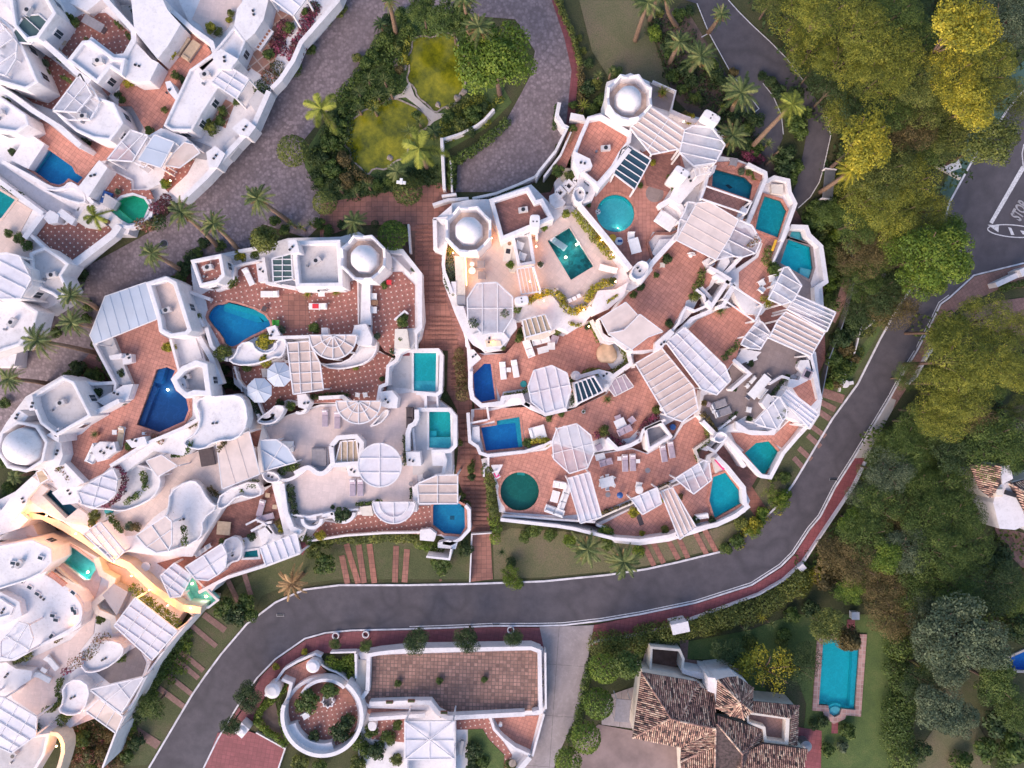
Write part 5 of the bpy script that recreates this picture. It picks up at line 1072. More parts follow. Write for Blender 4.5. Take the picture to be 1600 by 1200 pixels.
# lit garden wall and the bottom left villa
vf = V('pale villa in the lower left corner with round balcony', "-60,820 0,838 48,812 60,838 100,842 160,875 176,912 150,935 180,966 178,980 236,1034 226,1060 190,1118 160,1110 134,1118 100,1145 -60,1230", 3.4)
vf.F('pale', "40,836 96,850 150,880 158,905 150,930 142,945 150,960 146,990 130,1010 95,1060 88,1080 96,1100 60,1118 20,1092 12,1070 50,1028 110,1000 134,975 128,940 100,925 70,893 82,886 82,858 48,848"); vf.F('greyfloor', "150,1050 178,1030 215,1010 228,1036 222,1056 172,1068")
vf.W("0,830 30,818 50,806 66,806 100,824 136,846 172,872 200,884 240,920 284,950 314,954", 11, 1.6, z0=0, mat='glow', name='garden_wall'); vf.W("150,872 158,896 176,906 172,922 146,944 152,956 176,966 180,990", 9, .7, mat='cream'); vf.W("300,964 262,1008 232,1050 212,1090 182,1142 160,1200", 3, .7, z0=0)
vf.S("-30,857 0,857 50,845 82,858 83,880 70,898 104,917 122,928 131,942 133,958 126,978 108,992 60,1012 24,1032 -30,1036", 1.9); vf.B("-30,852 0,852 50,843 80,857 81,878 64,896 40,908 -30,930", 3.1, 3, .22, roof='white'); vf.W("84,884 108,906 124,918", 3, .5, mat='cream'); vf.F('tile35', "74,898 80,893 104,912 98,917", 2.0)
vf.S("-30,935 0,925 30,940 34,962 10,975 -30,985", 2.8); vf.B("-30,940 0,934 22,948 16,962 -30,975", 3.0, 3, .5, roof='lilac'); vf.W(smooth(C("60,1010 100,990 124,974 128,952 118,934 104,924"), 2, False), 4, 2.3)
vf.slots(((20, 880, 10, 3.1), (63, 872, 20, 3.1), (33, 908, 30, 2.0), (46, 918, 30, 2.0), (58, 928, 30, 2.0), (82, 962, 10, 2.0), (87, 969, 10, 2.0), (113, 952, 80, 2.0), (117, 957, 80, 2.0), (114, 926, 40, 2.4), (80, 994, -50, 2.0), (73, 857, -50, 2.2)))
vf.S("160,930 178,912 200,925 182,962", .8, 'grey'); vf.S("122,1020 150,1000 186,1002 196,1018 176,1040 148,1052 128,1050", 1.4, sm=1); vf.S("96,1072 120,1058 142,1074 132,1112 110,1120 88,1112 98,1096", 1.2, sm=1)
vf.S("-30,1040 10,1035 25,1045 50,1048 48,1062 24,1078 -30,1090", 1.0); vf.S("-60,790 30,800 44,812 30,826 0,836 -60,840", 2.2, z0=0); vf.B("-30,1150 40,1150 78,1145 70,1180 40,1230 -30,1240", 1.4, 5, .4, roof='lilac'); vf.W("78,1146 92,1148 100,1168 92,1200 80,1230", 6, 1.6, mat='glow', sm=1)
pergola("0,1002 28,972 44,976 51,998 42,1020 18,1031 0,1027", 7.6, 1, (1, .6), 'white wedge pergola on the lower left villa roof', 'thin', cross=1)
pergola("130,834 156,816 194,862 176,878", 6.2, 2, (1, 1.2), 'white grid pergola with creeper by the lamp tinted wall', 'thin', cross=3)
pergola("211,934 277,986 237,1032 178,978", 6.6, 3, (-.7, 1), 'big white sixteen panel pergola beside the green hedge', 'sheet', cross=3)
pergola("140,1078 225,1058 189,1115", 5.6, 1, (1, -.8), 'white triangular glazed pergola', 'thin', cross=1); pergola("134,1112 155,1092 192,1120 181,1146", 5.2, 2, (-.6, 1), 'low white framed roof over a pinkish patio', 'pinksheet')
pergola("-20,1088 5,1090 57,1121 55,1150 18,1177 -20,1160", 6.6, 3, (1, .6), 'white grid pergola at the lower left edge', 'sheet', cross=3)
lounger(84, 1034, 50, desc='white lounger on the pale round terrace'); lounger(70, 1056, 28, desc='white lounger on the pale round terrace'); table(72, 1045, .7, .5, 30, .4, desc='small white table between loungers')
for x, y, c, r in ((75, 887, 'green', 12), (60, 815, 'dark', 8), (158, 967, 'green', 8), (190, 1026, 'green', 9), (12, 1055, 'olive', 7), (152, 1028, 'olive', 7), (146, 912, 'dark', 0.1)):
    if r > 1: bush(x, y, r, c, 'leafy shrub on the pale terrace')
for l, w_, c, lb in (("44,900 56,908 70,922", 8, 'olive', 'narrow olive shrub strip on the white roof'), ("96,955 102,970", 8, 'rust', 'rusty planter upper of two on the round balcony'), ("86,1002 98,988", 8, 'rust', 'rusty planter lower of two on the round balcony'), ("20,1034 46,1026", 9, 'olive', 'olive planting under the wedge pergola'), ("94,1062 88,1080 96,1094 84,1108 66,1110", 8, 'green', 'curving green hedge beside the white steps'), ("92,1128 108,1112 124,1098", 13, 'green', 'leaf shaped green bed near the glazed triangle'), ("52,980 56,1000", 7, 'rust', 'rust planter boxes beside the wedge pergola'), ("52,1128 62,1146", 8, 'grey', 'grey planter boxes beside the grid pergola')):
    hedge(l, w_, .8, c, lab=lb)
hedge("206,918 222,936 246,954 276,978", 14, 1.3, 'bright', z=3.2, lab='bright green hedge between the lamp tinted wall and big pergola'); hedge("288,990 262,1022 240,1062 220,1096", 20, 1.1, 'green', lab='long green hedge falling along the white villa boundary')
hedge("112,1040 125,1030 140,1020 150,1000 172,995", 14, 1.2, 'mixed', z=5.0, lab='red bougainvillea blossoms draped over the white curved wall', size=.2, dens=5); hedge("95,1052 110,1046", 10, 1.0, 'pink', z=4.6, lab='bright pink bougainvillea cluster on the pale terrace', size=.2, dens=7)
for x, y, z_, p_ in ((34, 806, 5.9, 260), (118, 834, 5.8, 300), (96, 874, 4.2, 0), (178, 878, 5.6, 420), (233, 922, 5.2, 320), (298, 950, 5.2, 260), (72, 806, 5.8, 260), (148, 856, 5.6, 200), (205, 900, 5.2, 250), (62, 884, 4.4, 50), (95, 925, 4.6, 40), (116, 972, 5.3, 50), (88, 1166, 5.6, 420), (130, 1110, 4.6, 30), (262, 946, 5.2, 200), (22, 800, 4.5, 0)):
    if p_: lamp(x, y, z_, p_)
for x, y, z_, p_ in ((101, 874, 3.0, 50), (137, 894, 3.0, 50), (322, 932, 3.0, 18), (300, 912, 3.0, 10), (262, 609, 6.5, 12)): poollight(x, y, z_, p_)
drape('path', "85,806 100,812 140,836 128,848 98,826 60,815 20,830 0,838 0,826 40,808", 'mud', .9, 14); drape('path', "160,880 178,886 195,905 185,916 165,905", 'mud', 3.0, 14) if False else None
# ================================================================ centre left: zone B
vb = V('white domed villa with curvy blue pool and dotted tiles', "297,406 346,396 410,384 450,372 532,370 560,362 600,385 630,389 660,428 662,500 655,528 642,545 618,556 600,545 585,520 560,524 545,530 480,533 448,530 440,560 415,566 388,572 355,562 332,540 318,515 305,500 302,455", 7.4)
vb.F('dot35', "322,470 312,462 330,452 358,448 366,428 380,415 412,405 414,440 440,446 462,452 540,455 548,440 560,436 562,520 520,524 440,524 430,512 415,522 392,530 368,545 345,540 330,512"); vb.F('step', "441,459 478,459 486,512 447,512", .1)
vb.F('dot35', "582,448 600,425 628,425 648,445 648,512 618,515 615,556 600,548 582,520")
vb.B("297,406 346,396 352,430 341,442 312,449", 2.8, 6, .35, roof='dot12'); vb.S("352,400 366,416 366,436 356,448 340,450 350,430", 1.0)
vb.B("457,392 465,376 532,374 536,448 462,449", 3.3, 7, .8, roof='lilac'); vb.S("449,375 463,374 468,394 452,396", 4.3, name='chimney'); vb.S("462,449 540,448 538,454 466,456", 1.4); vb.S("400,412 411,410 416,440 404,441", 1.0); vb.W("411,402 417,442 462,450", 5, 1.1); vb.W("366,416 410,406", 3, .7); vb.W("372,392 420,384", 4, 1.0)
vb.dome(568, 403, 38, 4.2, 23)
vb.S("565,446 578,442 580,508 563,506", .8); vb.W("559,440 560,506", 1.6, .5); vb.W("604,392 628,393 656,428 656,512 648,520", 7, 1.2); vb.W("612,400 640,428", 3, .6); vb.W("616,500 632,486 637,490", 3, .8); vb.S("617,514 636,514 640,545 616,544", .8, 'cream'); vb.W("650,514 650,545", 3, .8)
vb.S("373,536 394,532 400,546 415,552 430,545 432,530 448,528 446,548 438,560 428,558 418,564 392,571 367,571 355,562 366,556", .7, sm=1); vb.W(ell(415, 536, 15, 13, n=16, a0=0, a1=180), 4, .9); vb.S("416,512 430,508 438,524 422,526", 1.1); vb.W("420,528 482,526 558,524", 5, 1.1); vb.S("554,508 572,506 582,528 580,540 560,540 548,528", 1.6); vb.S("502,512 512,512 513,524 502,524", .9)
vb.W("322,512 330,540 346,560 356,562", 6, .7); vb.W("296,456 328,468", 5, .8); vb.S("336,445 356,440 358,450 338,456", .6); vb.W("300,476 312,498 318,510", 4, .6)
pergola("425,404 455,396 457,436 427,441", 10.6, 1, (0, 1), 'dark green glass roof beside the white rooftop', 'greenglass', cross=4, name='glass_roof', cat='glass roof')
fanpergola(520, 524, 37, 0, 180, 9.6, 'blush half round pergola with spokes, upper of two', fl=5.8)
fanpergola(560, 627, 35, 0, 180, 8.2, 'blush half round pergola with spokes, lower of two', fl=4.9)
lounger(390, 433, 65, desc='white sun lounger near the small dotted roof'); lounger(423, 460, 180, desc='white sun lounger on dotted tiles'); lounger(498, 479, 180, desc='white sun lounger with a red and yellow towel', towel='redcloth'); chair(504, 459, 90, desc='white folding chair', s=.7); table(415, 483, .5, .5, 20, .4, 'fabricdark', 'small dark side table by a bag')
chair(585, 464, 0, desc='white cushioned patio chair', s=.7); chair(585, 485, 0, desc='white cushioned patio chair', s=.7); table(585, 474, 1.0, .5, 0, .6, 'wood', 'brown slatted wooden table'); chair(434, 505, 0, 'greenplastic', 'lime green plastic chair', s=.6); table(609, 442, .5, .5, 0, .5, 'redcloth', 'small red topped table')
for x, y, c, r, k in ((362, 440, 'olive', 12, 'bush'), (350, 548, 'olive', 13, 'bush'), (483, 461, 'palmy', 9, 'p'), (527, 458, 'palmy', 9, 'p'), (492, 513, 'green', 10, 'bush'), (415, 530, 'yel', 13, 'bush'), (413, 555, 'dark', 8, 'bush'), (441, 515, 'grey', 7, 'bush'), (609, 423, 'grey', 10, 'p'), (602, 446, 'green', 6, 'bush'), (628, 500, 'green', 10, 'bush'), (627, 527, 'olive', 9, 'bush'), (308, 495, 'olive', 9, 'bush'), (302, 480, 'dark', 6, 'bush'), (590, 525, 'grey', 6, 'bush'), (648, 420, 'grey', 6, 'bush'), (575, 508, 'pink', 5, 'bush')):
    if k == 'p': pot(x, y, .3, c if c == 'palmy' else 'palm', 'spiky potted palm on dotted tiles', kind='yucca', pr=2.4)
    else: bush(x, y, r, c, 'leafy shrub on the dotted terrace')
vb2 = V('white villa terrace with twin parasols and dotted tiles', "362,566 400,570 445,562 482,574 520,578 572,578 592,548 605,556 615,560 606,570 600,600 595,626 560,630 498,630 478,632 445,636 425,646 420,664 405,662 396,640 380,612 366,600", 5.8)
vb2.F('dot35', "362,568 400,572 446,564 500,572 545,578 590,550 612,558 604,572 602,620 594,626 490,630 450,624 430,632 424,650 412,655 402,640 384,606 366,590"); vb2.S("562,512 580,520 590,530 588,552 572,568 548,575 520,578 500,570 512,568 540,565 560,545", 1.0, sm=1); vb2.W("498,622 535,620 545,628", 6, 1.1); vb2.S("480,556 492,562 500,568 480,572", .5)
vb2.W("445,566 460,560", 4, .6); vb2.S("464,617 478,615 486,628 478,640 466,636", 1.3); vb2.W("366,572 374,600 398,614 408,640 418,660", 3, .7, sm=1); vb2.W("372,580 378,612", 2, .4); vb2.S("405,652 422,640 430,632 446,635 440,650 428,662 412,664 400,660", .9, sm=1); vb2.W(ell(415, 645, 13, 11, n=12, a0=10, a1=170), 4, .9); vb2.W(ell(468, 630, 12, 16, n=12, a0=0, a1=120), 4, .9); vb2.S("408,576 424,576 426,588 410,590", .9, 'lilac')
vb2.W("590,626 594,604 604,600 606,572 620,562 626,548", 5, 1.1)
pergola("448,536 482,533 500,568 505,609 458,616", 8.5, 2, (.05, 1), 'white and blush roofed pergola beside the parasols', 'pinksheet', cross=4)
parasol(405, 610, 20.5, 'pale grey octagonal parasol, lower left of the pair'); parasol(436, 585, 20.5, 'pale grey octagonal parasol, upper right of the pair')
for x, y, c, r in ((352, 578, 'dark', 9), (358, 598, 'dark', 11), (370, 605, 'dark', 7), (385, 575, 'green', 8), (413, 563, 'yel', 10), (392, 630, 'green', 9), (396, 645, 'dark', 9), (455, 634, 'green', 8), (438, 630, 'dark', 7), (556, 573, 'palmy', 6), (577, 546, 'yel', 8), (597, 592, 'dark', 5), (525, 570, 'rust', 3)): bush(x, y, r, c, 'leafy shrub beside the dotted terrace')
hedge("480,622 520,617 545,618", 7, .6, 'dark', 'dark planter strip under the white parapet'); hedge("392,618 404,650", 8, .6, 'grey', 'grey green strip beside the lower parasol'); hedge("612,546 614,572", 6, .8, 'dark', 'dark plants along the white wall end')
chair(560, 617, 100, desc='white bistro chair'); chair(572, 617, 80, desc='white bistro chair')
# pale terrace
vx = V('white villa with wide pale terraces and two teal pools', "408,664 425,660 450,648 500,632 598,628 606,602 608,575 622,560 626,545 690,547 694,556 692,612 686,625 703,638 713,650 714,697 706,704 706,742 700,752 690,752 652,752 650,775 648,798 590,802 560,800 535,808 500,812 478,822 462,832 448,824 440,790 432,755 412,742", 5.0)
vx.F('pale', "412,668 432,664 448,650 500,636 598,632 618,616 652,612 660,626 690,628 650,640 652,752 648,790 560,796 520,800 470,806 456,800 450,750 430,735 415,735"); vx.F('lilac', "623,556 646,552 646,608 612,605 610,578 622,566"); vx.F('lilac', "652,640 670,641 670,702 692,708 692,740 645,742 645,665", .07)
vx.W("620,548 684,547 690,556 688,612 682,617 650,614", 6, 1.0); vx.W("620,548 621,562 607,574 606,602", 6, 1.2, sm=1); vx.W("652,640 702,640 711,651 711,697 703,705 674,706", 6, 1.0); vx.W("651,640 651,660 637,668 637,705", 7, 1.3, sm=1); vx.F('redpave', "622,549 640,549 640,556 622,556", .1)
vx.S("594,612 612,610 622,622 620,638 606,638 594,634", 2.0); vx.S("634,706 656,706 658,728 636,728", 1.6, name='chimney'); vx.S("674,706 695,706 695,728 676,728", .8, 'white', name='garden_block'); vx.W("665,618 665,640", 4, .8); vx.W("683,620 684,640", 3, .8); vx.W("692,708 696,720 692,742 680,744 676,750 660,754 650,760 649,800", 5, .9)
vx.S("588,655 600,640 608,640 606,650 592,664 575,668", .8, sm=1); vx.W("517,697 528,684 556,682 565,692 563,724 520,727 517,697", 7, 1.5); vx.F('beige', "523,700 532,688 556,688 560,724 524,722", .08)
vx.W(smooth(C("460,740 478,730 486,732 496,741 508,739 517,728 528,716"), 2, False), 7, 1.0); vx.S("540,728 562,728 562,745 545,744", 1.0); vx.S("486,726 490,700 512,700 514,728 500,738", .3, 'grey'); vx.W(smooth(C("418,742 440,752 458,748 478,732"), 2, False), 5, .8); vx.S("410,664 420,688 416,735 405,740 402,700", .6); vx.S("412,735 432,738 440,752 420,756 408,745", 1.0, sm=1)
vx.W("455,804 480,808 520,800 560,796", 3, .7); vx.W(ell(487, 811, 15, 14, n=16, a0=0, a1=180), 5, .9); vx.W(ell(536, 801, 17, 15, n=16, a0=0, a1=180), 5, .9); vx.W("503,806 520,802", 5, .9); vx.W("440,756 446,800 456,826 470,832", 8, 1.0); vx.S("562,792 580,790 583,806 566,806", .6, 'cream')
vx.W("645,668 648,706", 3, .5); vx.W("646,760 648,795", 4, .7)
pergola("406,688 432,687 450,700 463,722 412,736", 7.3, 1, (1, .6), 'white tented canopy over the pale terrace corner', 'awningwhite', cross=1)
pergola(ell(593, 727, 34, n=32), 7.4, 1, (0, 1), 'round white glazed pergola on the pale terrace', 'sheet', cross=2)
fanpergola(615, 785, 33, 0, 180, 6.4, 'white half round glazed pergola above dotted tiles', 'sheet', 1, (.7,), fl=2.7)
pergola("652,756 682,743 715,742 715,787 654,787", 6.8, 1, (0, 1), 'white and blush lean to roof beside the octagonal pool', 'pinksheet', cross=2)
pergola("532,690 557,688 561,722 524,722", 6.2, 3, (0, 1), 'beige slatted light well in the white terrace', 'fabricbeige', name='light_well', cat='light well', posts=False)
for x, y, m_ in ((509, 653, 'fabriclilac'), (528, 656, 'fabriclilac'), (552, 761, 'fabriclilac'), (564, 761, 'fabriclilac')): lounger(x, y, 90, m_, 'grey lilac sun lounger on pale paving')
daybed(450, 697, 1.5, 1.2, 0, desc='white square daybed with cushions'); daybed(500, 713, 2.0, 1.6, 90, 'fabricgrey', 'grey double daybed in a rounded alcove'); sofa(641, 652, 2.2, .8, 90, 'fabricdark', 'dark rattan sofa against the white wall', 2)
table(668, 742, .95, .95, 0, .5, 'fabricgrey', 'round grey woven table', rnd=True); table(643, 755, .5, .5, 0, .45, 'fabricgrey', 'small round grey stool', rnd=True); table(488, 808, 1.2, .5, 0, .5, 'white', 'white bench in a rounded niche'); chair(572, 815, 0, desc='white armchair under the glazed pergola', s=.8); lounger(583, 813, 0, 'fabriclilac', 'white sunbed partly under the glazed pergola')
hedge("632,680 634,705 632,725", 6, .6, 'grey', 'flowering strip behind the white wall'); hedge("643,762 643,780", 5, .6, 'dark', 'dark clipped strip beside the lean to roof'); hedge("542,731 560,731", 5, .5, 'dark', 'short dark planter by the light well'); hedge("556,788 578,786 595,782", 5, .5, 'green', 'low green planter at the terrace edge'); hedge("452,760 456,785 462,806", 9, .8, 'dark', 'dark ivy hedge on the terrace edge'); hedge("438,742 450,726 465,732", 13, .8, 'green', 'green ivy bed beside the tented canopy')
for x, y, c, r in ((536, 803, 'dark', 13), (570, 700, 'dark', 3), (640, 698, 'olive', 4), (520, 792, 'dark', 4), (642, 786, 'olive', 3)): bush(x, y, r, c, 'dark leafy shrub in a curved planter')
prop(407, 742, 'water_jar', 'small white cylindrical garden urn', 'urn', [('body', ('c', 0, 0, 0, .22, .28, .5, 'white')), ('lid', ('c', 0, 0, .5, .2, .1, .1, 'white'))])
vy = V('lowest white villa terrace with dotted tiles and octagonal pool', "470,835 500,810 520,815 540,818 560,798 650,790 655,787 725,788 733,795 736,828 722,843 706,850 690,838 660,832 600,833 540,836 500,843 478,845", 2.6)
vy.F('dot35', "488,836 505,815 530,818 552,806 590,802 650,790 672,790 676,820 692,834 680,836 600,832 540,836 500,842"); vy.W("727,790 733,797 733,828 720,842 704,850 692,848", 5, .9); vy.S("656,828 672,826 682,834 678,846 656,844", .9); vy.S("684,848 700,844 715,848 712,858 684,856", .9); vy.W("480,846 500,843 540,837 600,833 656,832", 3, .7); vy.W("666,870 702,874 705,858", 3, 1.6, z0=0)
vy.S("462,820 474,814 480,826 472,846 464,838", .8); vy.F('redpave', "464,822 474,818 482,850 472,868 466,850", .1)
hedge("483,850 520,843 560,842 600,840 640,840 656,850", 13, 1.0, 'olive', 'long olive hedge in front of the dotted terrace', z=1.4); hedge("640,838 660,852 690,862", 16, 1.2, 'bright', 'bright green shrub mass below the terrace corner', z=1.0)
for x, y, c, r, h in ((508, 880, 'green', 17, 1.8), (492, 862, 'olive', 12, 2.2), (501, 838, 'yel', 8, 3), (690, 880, 'green', 16, .8), (370, 960, 'dark', 18, 1.2), (350, 945, 'green', 16, 1.3), (385, 940, 'green', 14, 1), (390, 960, 'green', 12, 1), (725, 855, 'dark', 12, .8)): bush(x, y, r, c, 'garden shrub on the verge', z=G(x, y), h=h)
for x, y, r in ((720, 864, 14), (785, 862, 13)): palm(x, y, r, 1.2, 'dark', 'yucca', 'dark spiky agave rosette beside the brick stairs', name='agave', cat='agave', group='agaves', trunk=False)
for x, y, c in ((735, 730, 'green'), (737, 745, 'dark'), (722, 775, 'olive'), (728, 790, 'green'), (717, 690, 'olive'), (690, 608, 'dark'), (694, 618, 'dark')): bush(x, y, 7, c, 'shrub beside the brick stairway', z=G(x, y)+.6)
# ================================================================ centre: zone E
e1 = V('white domed villa with mosaic pool and glowing lights', "677,340 700,338 706,318 732,312 764,311 830,288 862,320 895,322 975,418 985,440 960,470 925,492 913,505 889,520 870,512 850,492 822,500 806,500 800,520 786,545 756,550 724,520 710,488 692,440 690,395 677,390", 8.6)
e1.F('pink', "724,398 766,340 780,378 835,372 868,345 890,325 900,340 968,420 930,462 912,480 886,474 866,450 852,448 820,470 800,500 730,500 728,440")
e1.dome(732, 359, 39, 3.4, 23); e1.B("764,311 826,291 838,312 848,309 866,342 782,377", 2.8, 7, .7, roof='brown'); e1.chimney(836, 346, 16, 22, 0, 4.0); e1.W("838,360 839,374", 4, 1.6)
e1.W("801,368 827,364 834,410 811,414 801,368", 5, 1.5); e1.F('lilac', "803,370 826,366 832,409 813,412", .5); e1.S("784,376 797,374 812,414 804,426 796,424", .8, 'cream'); e1.W("677,342 700,340", 4, 1.0); e1.W("679,342 680,386", 6, 1.0); e1.S("706,320 680,342 690,350 706,348", .8)
e1.W("697,378 694,392 692,420 700,440 706,458", 5, 1.1, sm=1); e1.S("710,400 726,400 727,475 714,475", .9, 'cream'); e1.S("713,462 727,462 727,476 714,476", 1.0, 'grey'); e1.S("713,478 724,478 731,500 752,521 788,521 801,497 806,500 808,512 795,528 775,545 756,548 738,538 724,520 712,490", 1.2); e1.S("705,440 713,440 713,462 706,456", 1.0)
e1.S("806,500 816,478 830,470 862,460 874,476 888,492 922,478 930,484 913,504 889,520 876,512 862,516 852,492 820,502", .3); e1.W("870,450 880,478 890,484 918,478 930,468", 4, .4, mat='cream'); e1.S("925,476 934,454 962,452 972,446 982,440 975,462 952,482 925,494", .6); e1.W("905,320 945,368 986,420", 8, 1.3); e1.chimney(815, 469, 13, 22, 80, 2.8)
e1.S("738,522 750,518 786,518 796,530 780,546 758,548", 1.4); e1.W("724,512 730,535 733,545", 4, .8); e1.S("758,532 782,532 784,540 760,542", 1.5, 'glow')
hz = [("897,330 925,364 956,400", 12, 'palmy', 'glowing yellow planter strip beside the pool terrace'), ("823,470 844,460 862,454 876,462 882,480 896,488 915,478", 10, 'yel', 'yellow flower bed around the pool terrace edge'), ("916,470 926,452 944,440 960,444", 11, 'yel', 'yellow green planting at the terrace corner'), ("699,400 702,430 710,458", 15, 'grey', 'grey flowering bush spilling over the white wall'), ("700,388 708,398", 13, 'palmy', 'yellow glowing shrub below the white dome'), ("808,478 806,488", 13, 'bright', 'green creeper beside the white chimney'), ("735,312 758,308 790,300 820,290", 6, 'dark', 'dark plants along the wall behind the white rooftop')]
for l, w_, c, lb in hz: hedge(l, w_, .8, c, lab=lb, size=.22)
pergola("745,443 776,441 801,464 801,496 786,520 753,522 731,498 730,466", 11.2, 2, (0, 1), 'white octagonal gazebo with creepers on top', 'thin', cross=1, name='gazebo', cat='gazebo')
hedge("735,498 744,508", 14, .5, 'grey', z=11.0, lab='creeper clump on the left of the octagonal gazebo roof', size=.2); hedge("783,490 795,492", 12, .5, 'grey', z=11.0, lab='creeper clump on the right of the octagonal gazebo roof', size=.2)
pg = pergola("808,420 834,416 845,455 815,460", 11.0, 4, (.2, 1), 'white slatted pergola glowing with warm strip light', None)
b = MB(); b.bar(P(808, 421, 10.75), P(815, 459, 10.75), .08, .05, 'led'); b.bar(P(833, 417, 10.75), P(844, 455, 10.75), .08, .05, 'led'); b.build('light_strip', pg)
b = MB(); b.bar(P(727, 400, 9.45), P(729, 446, 9.45), .08, .05, 'led'); o = b.build('led_strip'); tag(o, 'glowing strip light along the left terrace wall', 'strip light')
pergola("816,500 852,491 862,516 821,527", 10.2, 4, (.3, 1), 'beige slatted roof over the sofa corner', 'fabricbeige', fl=5.7)
for x, y, z_, p_ in ((768, 372, 9.6, 110), (735, 425, 9.5, 80), (828, 440, 9.5, 90), (838, 385, 9.5, 60), (770, 535, 9.8, 60), (940, 375, 9.4, 60), (925, 345, 9.4, 50), (912, 484, 9.6, 70), (850, 470, 9.6, 60), (958, 398, 9.5, 50), (905, 272, 9.2, 110), (962, 440, 9.8, 60), (708, 395, 9.4, 50), (920, 510, 8, 60), (1068, 190, 10, 40)): lamp(x, y, z_, p_, (1, .55, .2))
for x, y, z_, p_ in ((901, 382, 8.2, 30), (884, 402, 8.2, 40), (965, 358, 7.6, 15)): poollight(x, y, z_, p_)
table(738, 414, .5, .5, 0, .5, desc='small round white stool with a lamp', rnd=True); table(738, 424, .75, .75, 0, .45, desc='round white coffee table', rnd=True); chair(752, 414, 180, 'fabricgrey', 'round grey pouf chair', s=.8); chair(753, 431, 180, 'fabricgrey', 'round grey pouf chair', s=.8)
lounger(872, 381, 35, desc='white curved pool lounger standing in the mosaic pool', z=8.0); lounger(950, 421, 195, desc='white curved sun lounger by the mosaic pool')
for i, (x, y) in enumerate(((890, 470), (897, 467), (904, 463))): prop(x, y, 'stool', 'white cube stool'+[' left of three', ' middle of three', ' right of three'][i], 'stool', [('seat', ('b', 0, 0, .3, .42, .42, .08, 'fabricwhite')), ('base_block', ('b', 0, 0, 0, .36, .36, .3, 'fabricwhite'))], an=-25)
pot(849, 357, .35, 'bright', 'bushy plant in a white pot', 'white', pr=2.0); pot(844, 415, .35, 'fabric' if False else 'grey', 'bare branched shrub in a white pot', 'white', pr=1.3); pot(883, 338, .35, 'palmy', 'yellow green plant in a white pot', 'white', pr=2.0); pot(797, 416, .3, 'bright', 'green plant on the kitchen counter', 'white', pr=2.0); pot(956, 440, .3, 'dark', 'dark plant in a round pot', 'dark')
for i, (y, x) in enumerate(((385, 812), (402, 816))): chair(x, y, 20, desc='white armchair inside the sunken white lounge', s=.8)
prop(794, 395, 'kitchen_counter', 'cream outdoor kitchen counter with a hob', 'counter', [('counter_top', ('b', 0, 0, .8, .8, 2.2, .06, 'cream')), ('hob', ('b', 0, 0, .86, .45, .5, .02, 'dark')), ('hob', ('c', 0, .8, .86, .2, .2, .02, 'wood'))], an=10)
# round light blue pool villa
e2 = V('white domed villa with round light blue pool', "868,300 866,285 880,268 895,262 892,236 905,210 918,182 940,176 948,128 985,114 1020,130 1056,142 1050,175 1100,185 1135,215 1128,240 1120,258 1104,290 1075,318 1072,350 1056,372 1022,408 1000,440 985,445 974,420 882,318", 8.2)
e2.F('tile0', "934,296 960,272 1000,240 1010,235 1060,228 1070,262 1060,275 1045,300 1032,320 1050,345 1045,362 1020,362 1012,378 1018,400 1000,420 985,428 905,330 912,312"); e2.F('greyfloor', "1015,128 1054,142 1046,174 1020,165")
e2.F('brown', "1000,234 1010,244 1062,240 1064,256 1045,300 1010,290 1005,262", .1); e2.F('tile35', "890,200 918,184 905,212 895,236 885,260 870,280 868,262 880,230")
e2.dome(983, 153, 38, 4.6, 22); e2.B("918,182 940,178 988,206 986,222 972,240 960,262 934,292 905,268 896,236 905,212", 3.0, 6, .8, roof='tile35'); e2.S("897,236 922,248 926,260 905,270 896,250", 3.6); e2.S("905,262 934,292 926,312 912,318 900,300", 1.6); e2.W("934,292 960,262 984,232", 7, 3.2)
e2.W("1030,322 1048,312 1064,323 1075,348 1054,373 1020,410 998,442", 8, 1.2); e2.W("1034,330 1052,345 1062,358 1050,364 1024,364 1012,378 1020,404", 3, .5, mat='step'); e2.S("1030,374 1056,372 1048,385 1026,402 1018,396", .4); e2.S("1075,262 1095,258 1120,258 1116,270 1088,290 1062,320 1045,310 1058,285", 1.4); e2.chimney(1066, 268, 13, 24, -60, 4.6); e2.chimney(1112, 182, 15, 28, -60, 5.0); e2.S("988,418 1000,406 1014,410 1014,425 998,440 984,432", 1.6, sm=1)
e2.W("1020,126 1056,142 1048,174", 2, .7); e2.W("1048,174 1066,182 1090,190 1112,200", 7, .9); e2.S("892,176 912,180 916,190 890,186", .8); e2.W("874,160 870,180 880,196 888,200", 6, .9, z0=5); e2.W("886,200 868,236 842,268 838,276", 4, 1.0, z0=5); e2.W("892,206 876,242 850,276", 3, .8, z0=5)
for x, y in ((875, 300), (889, 290), (903, 282), (905, 296)):
    e2.W([(x-7, y), (x, y-8), (x+8, y), (x, y+8), (x-7, y)], 4, 1.2, name='planter_wall')
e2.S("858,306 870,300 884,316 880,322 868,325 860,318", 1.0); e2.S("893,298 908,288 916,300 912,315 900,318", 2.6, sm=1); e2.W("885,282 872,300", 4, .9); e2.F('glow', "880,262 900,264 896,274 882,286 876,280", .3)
pergola("971,234 982,227 1017,249 992,296 959,271", 11.2, 4, (1.9, 1.25), 'slate blue glass pergola with white bars', 'slate', name='glass_roof', cat='glass roof')
pergola("985,200 1015,166 1072,204 1063,232 1018,241", 11.8, 5, (1.1, .75), 'blush roofed pergola leaning on the northernmost dome', 'pinksheet', cross=1)
pergola("1070,203 1083,196 1112,199 1133,226 1118,254 1084,259 1062,238", 12.0, 3, (1, .22), 'clear glazed octagonal pergola beside the blush roof', 'thin', name='gazebo', cat='gazebo')
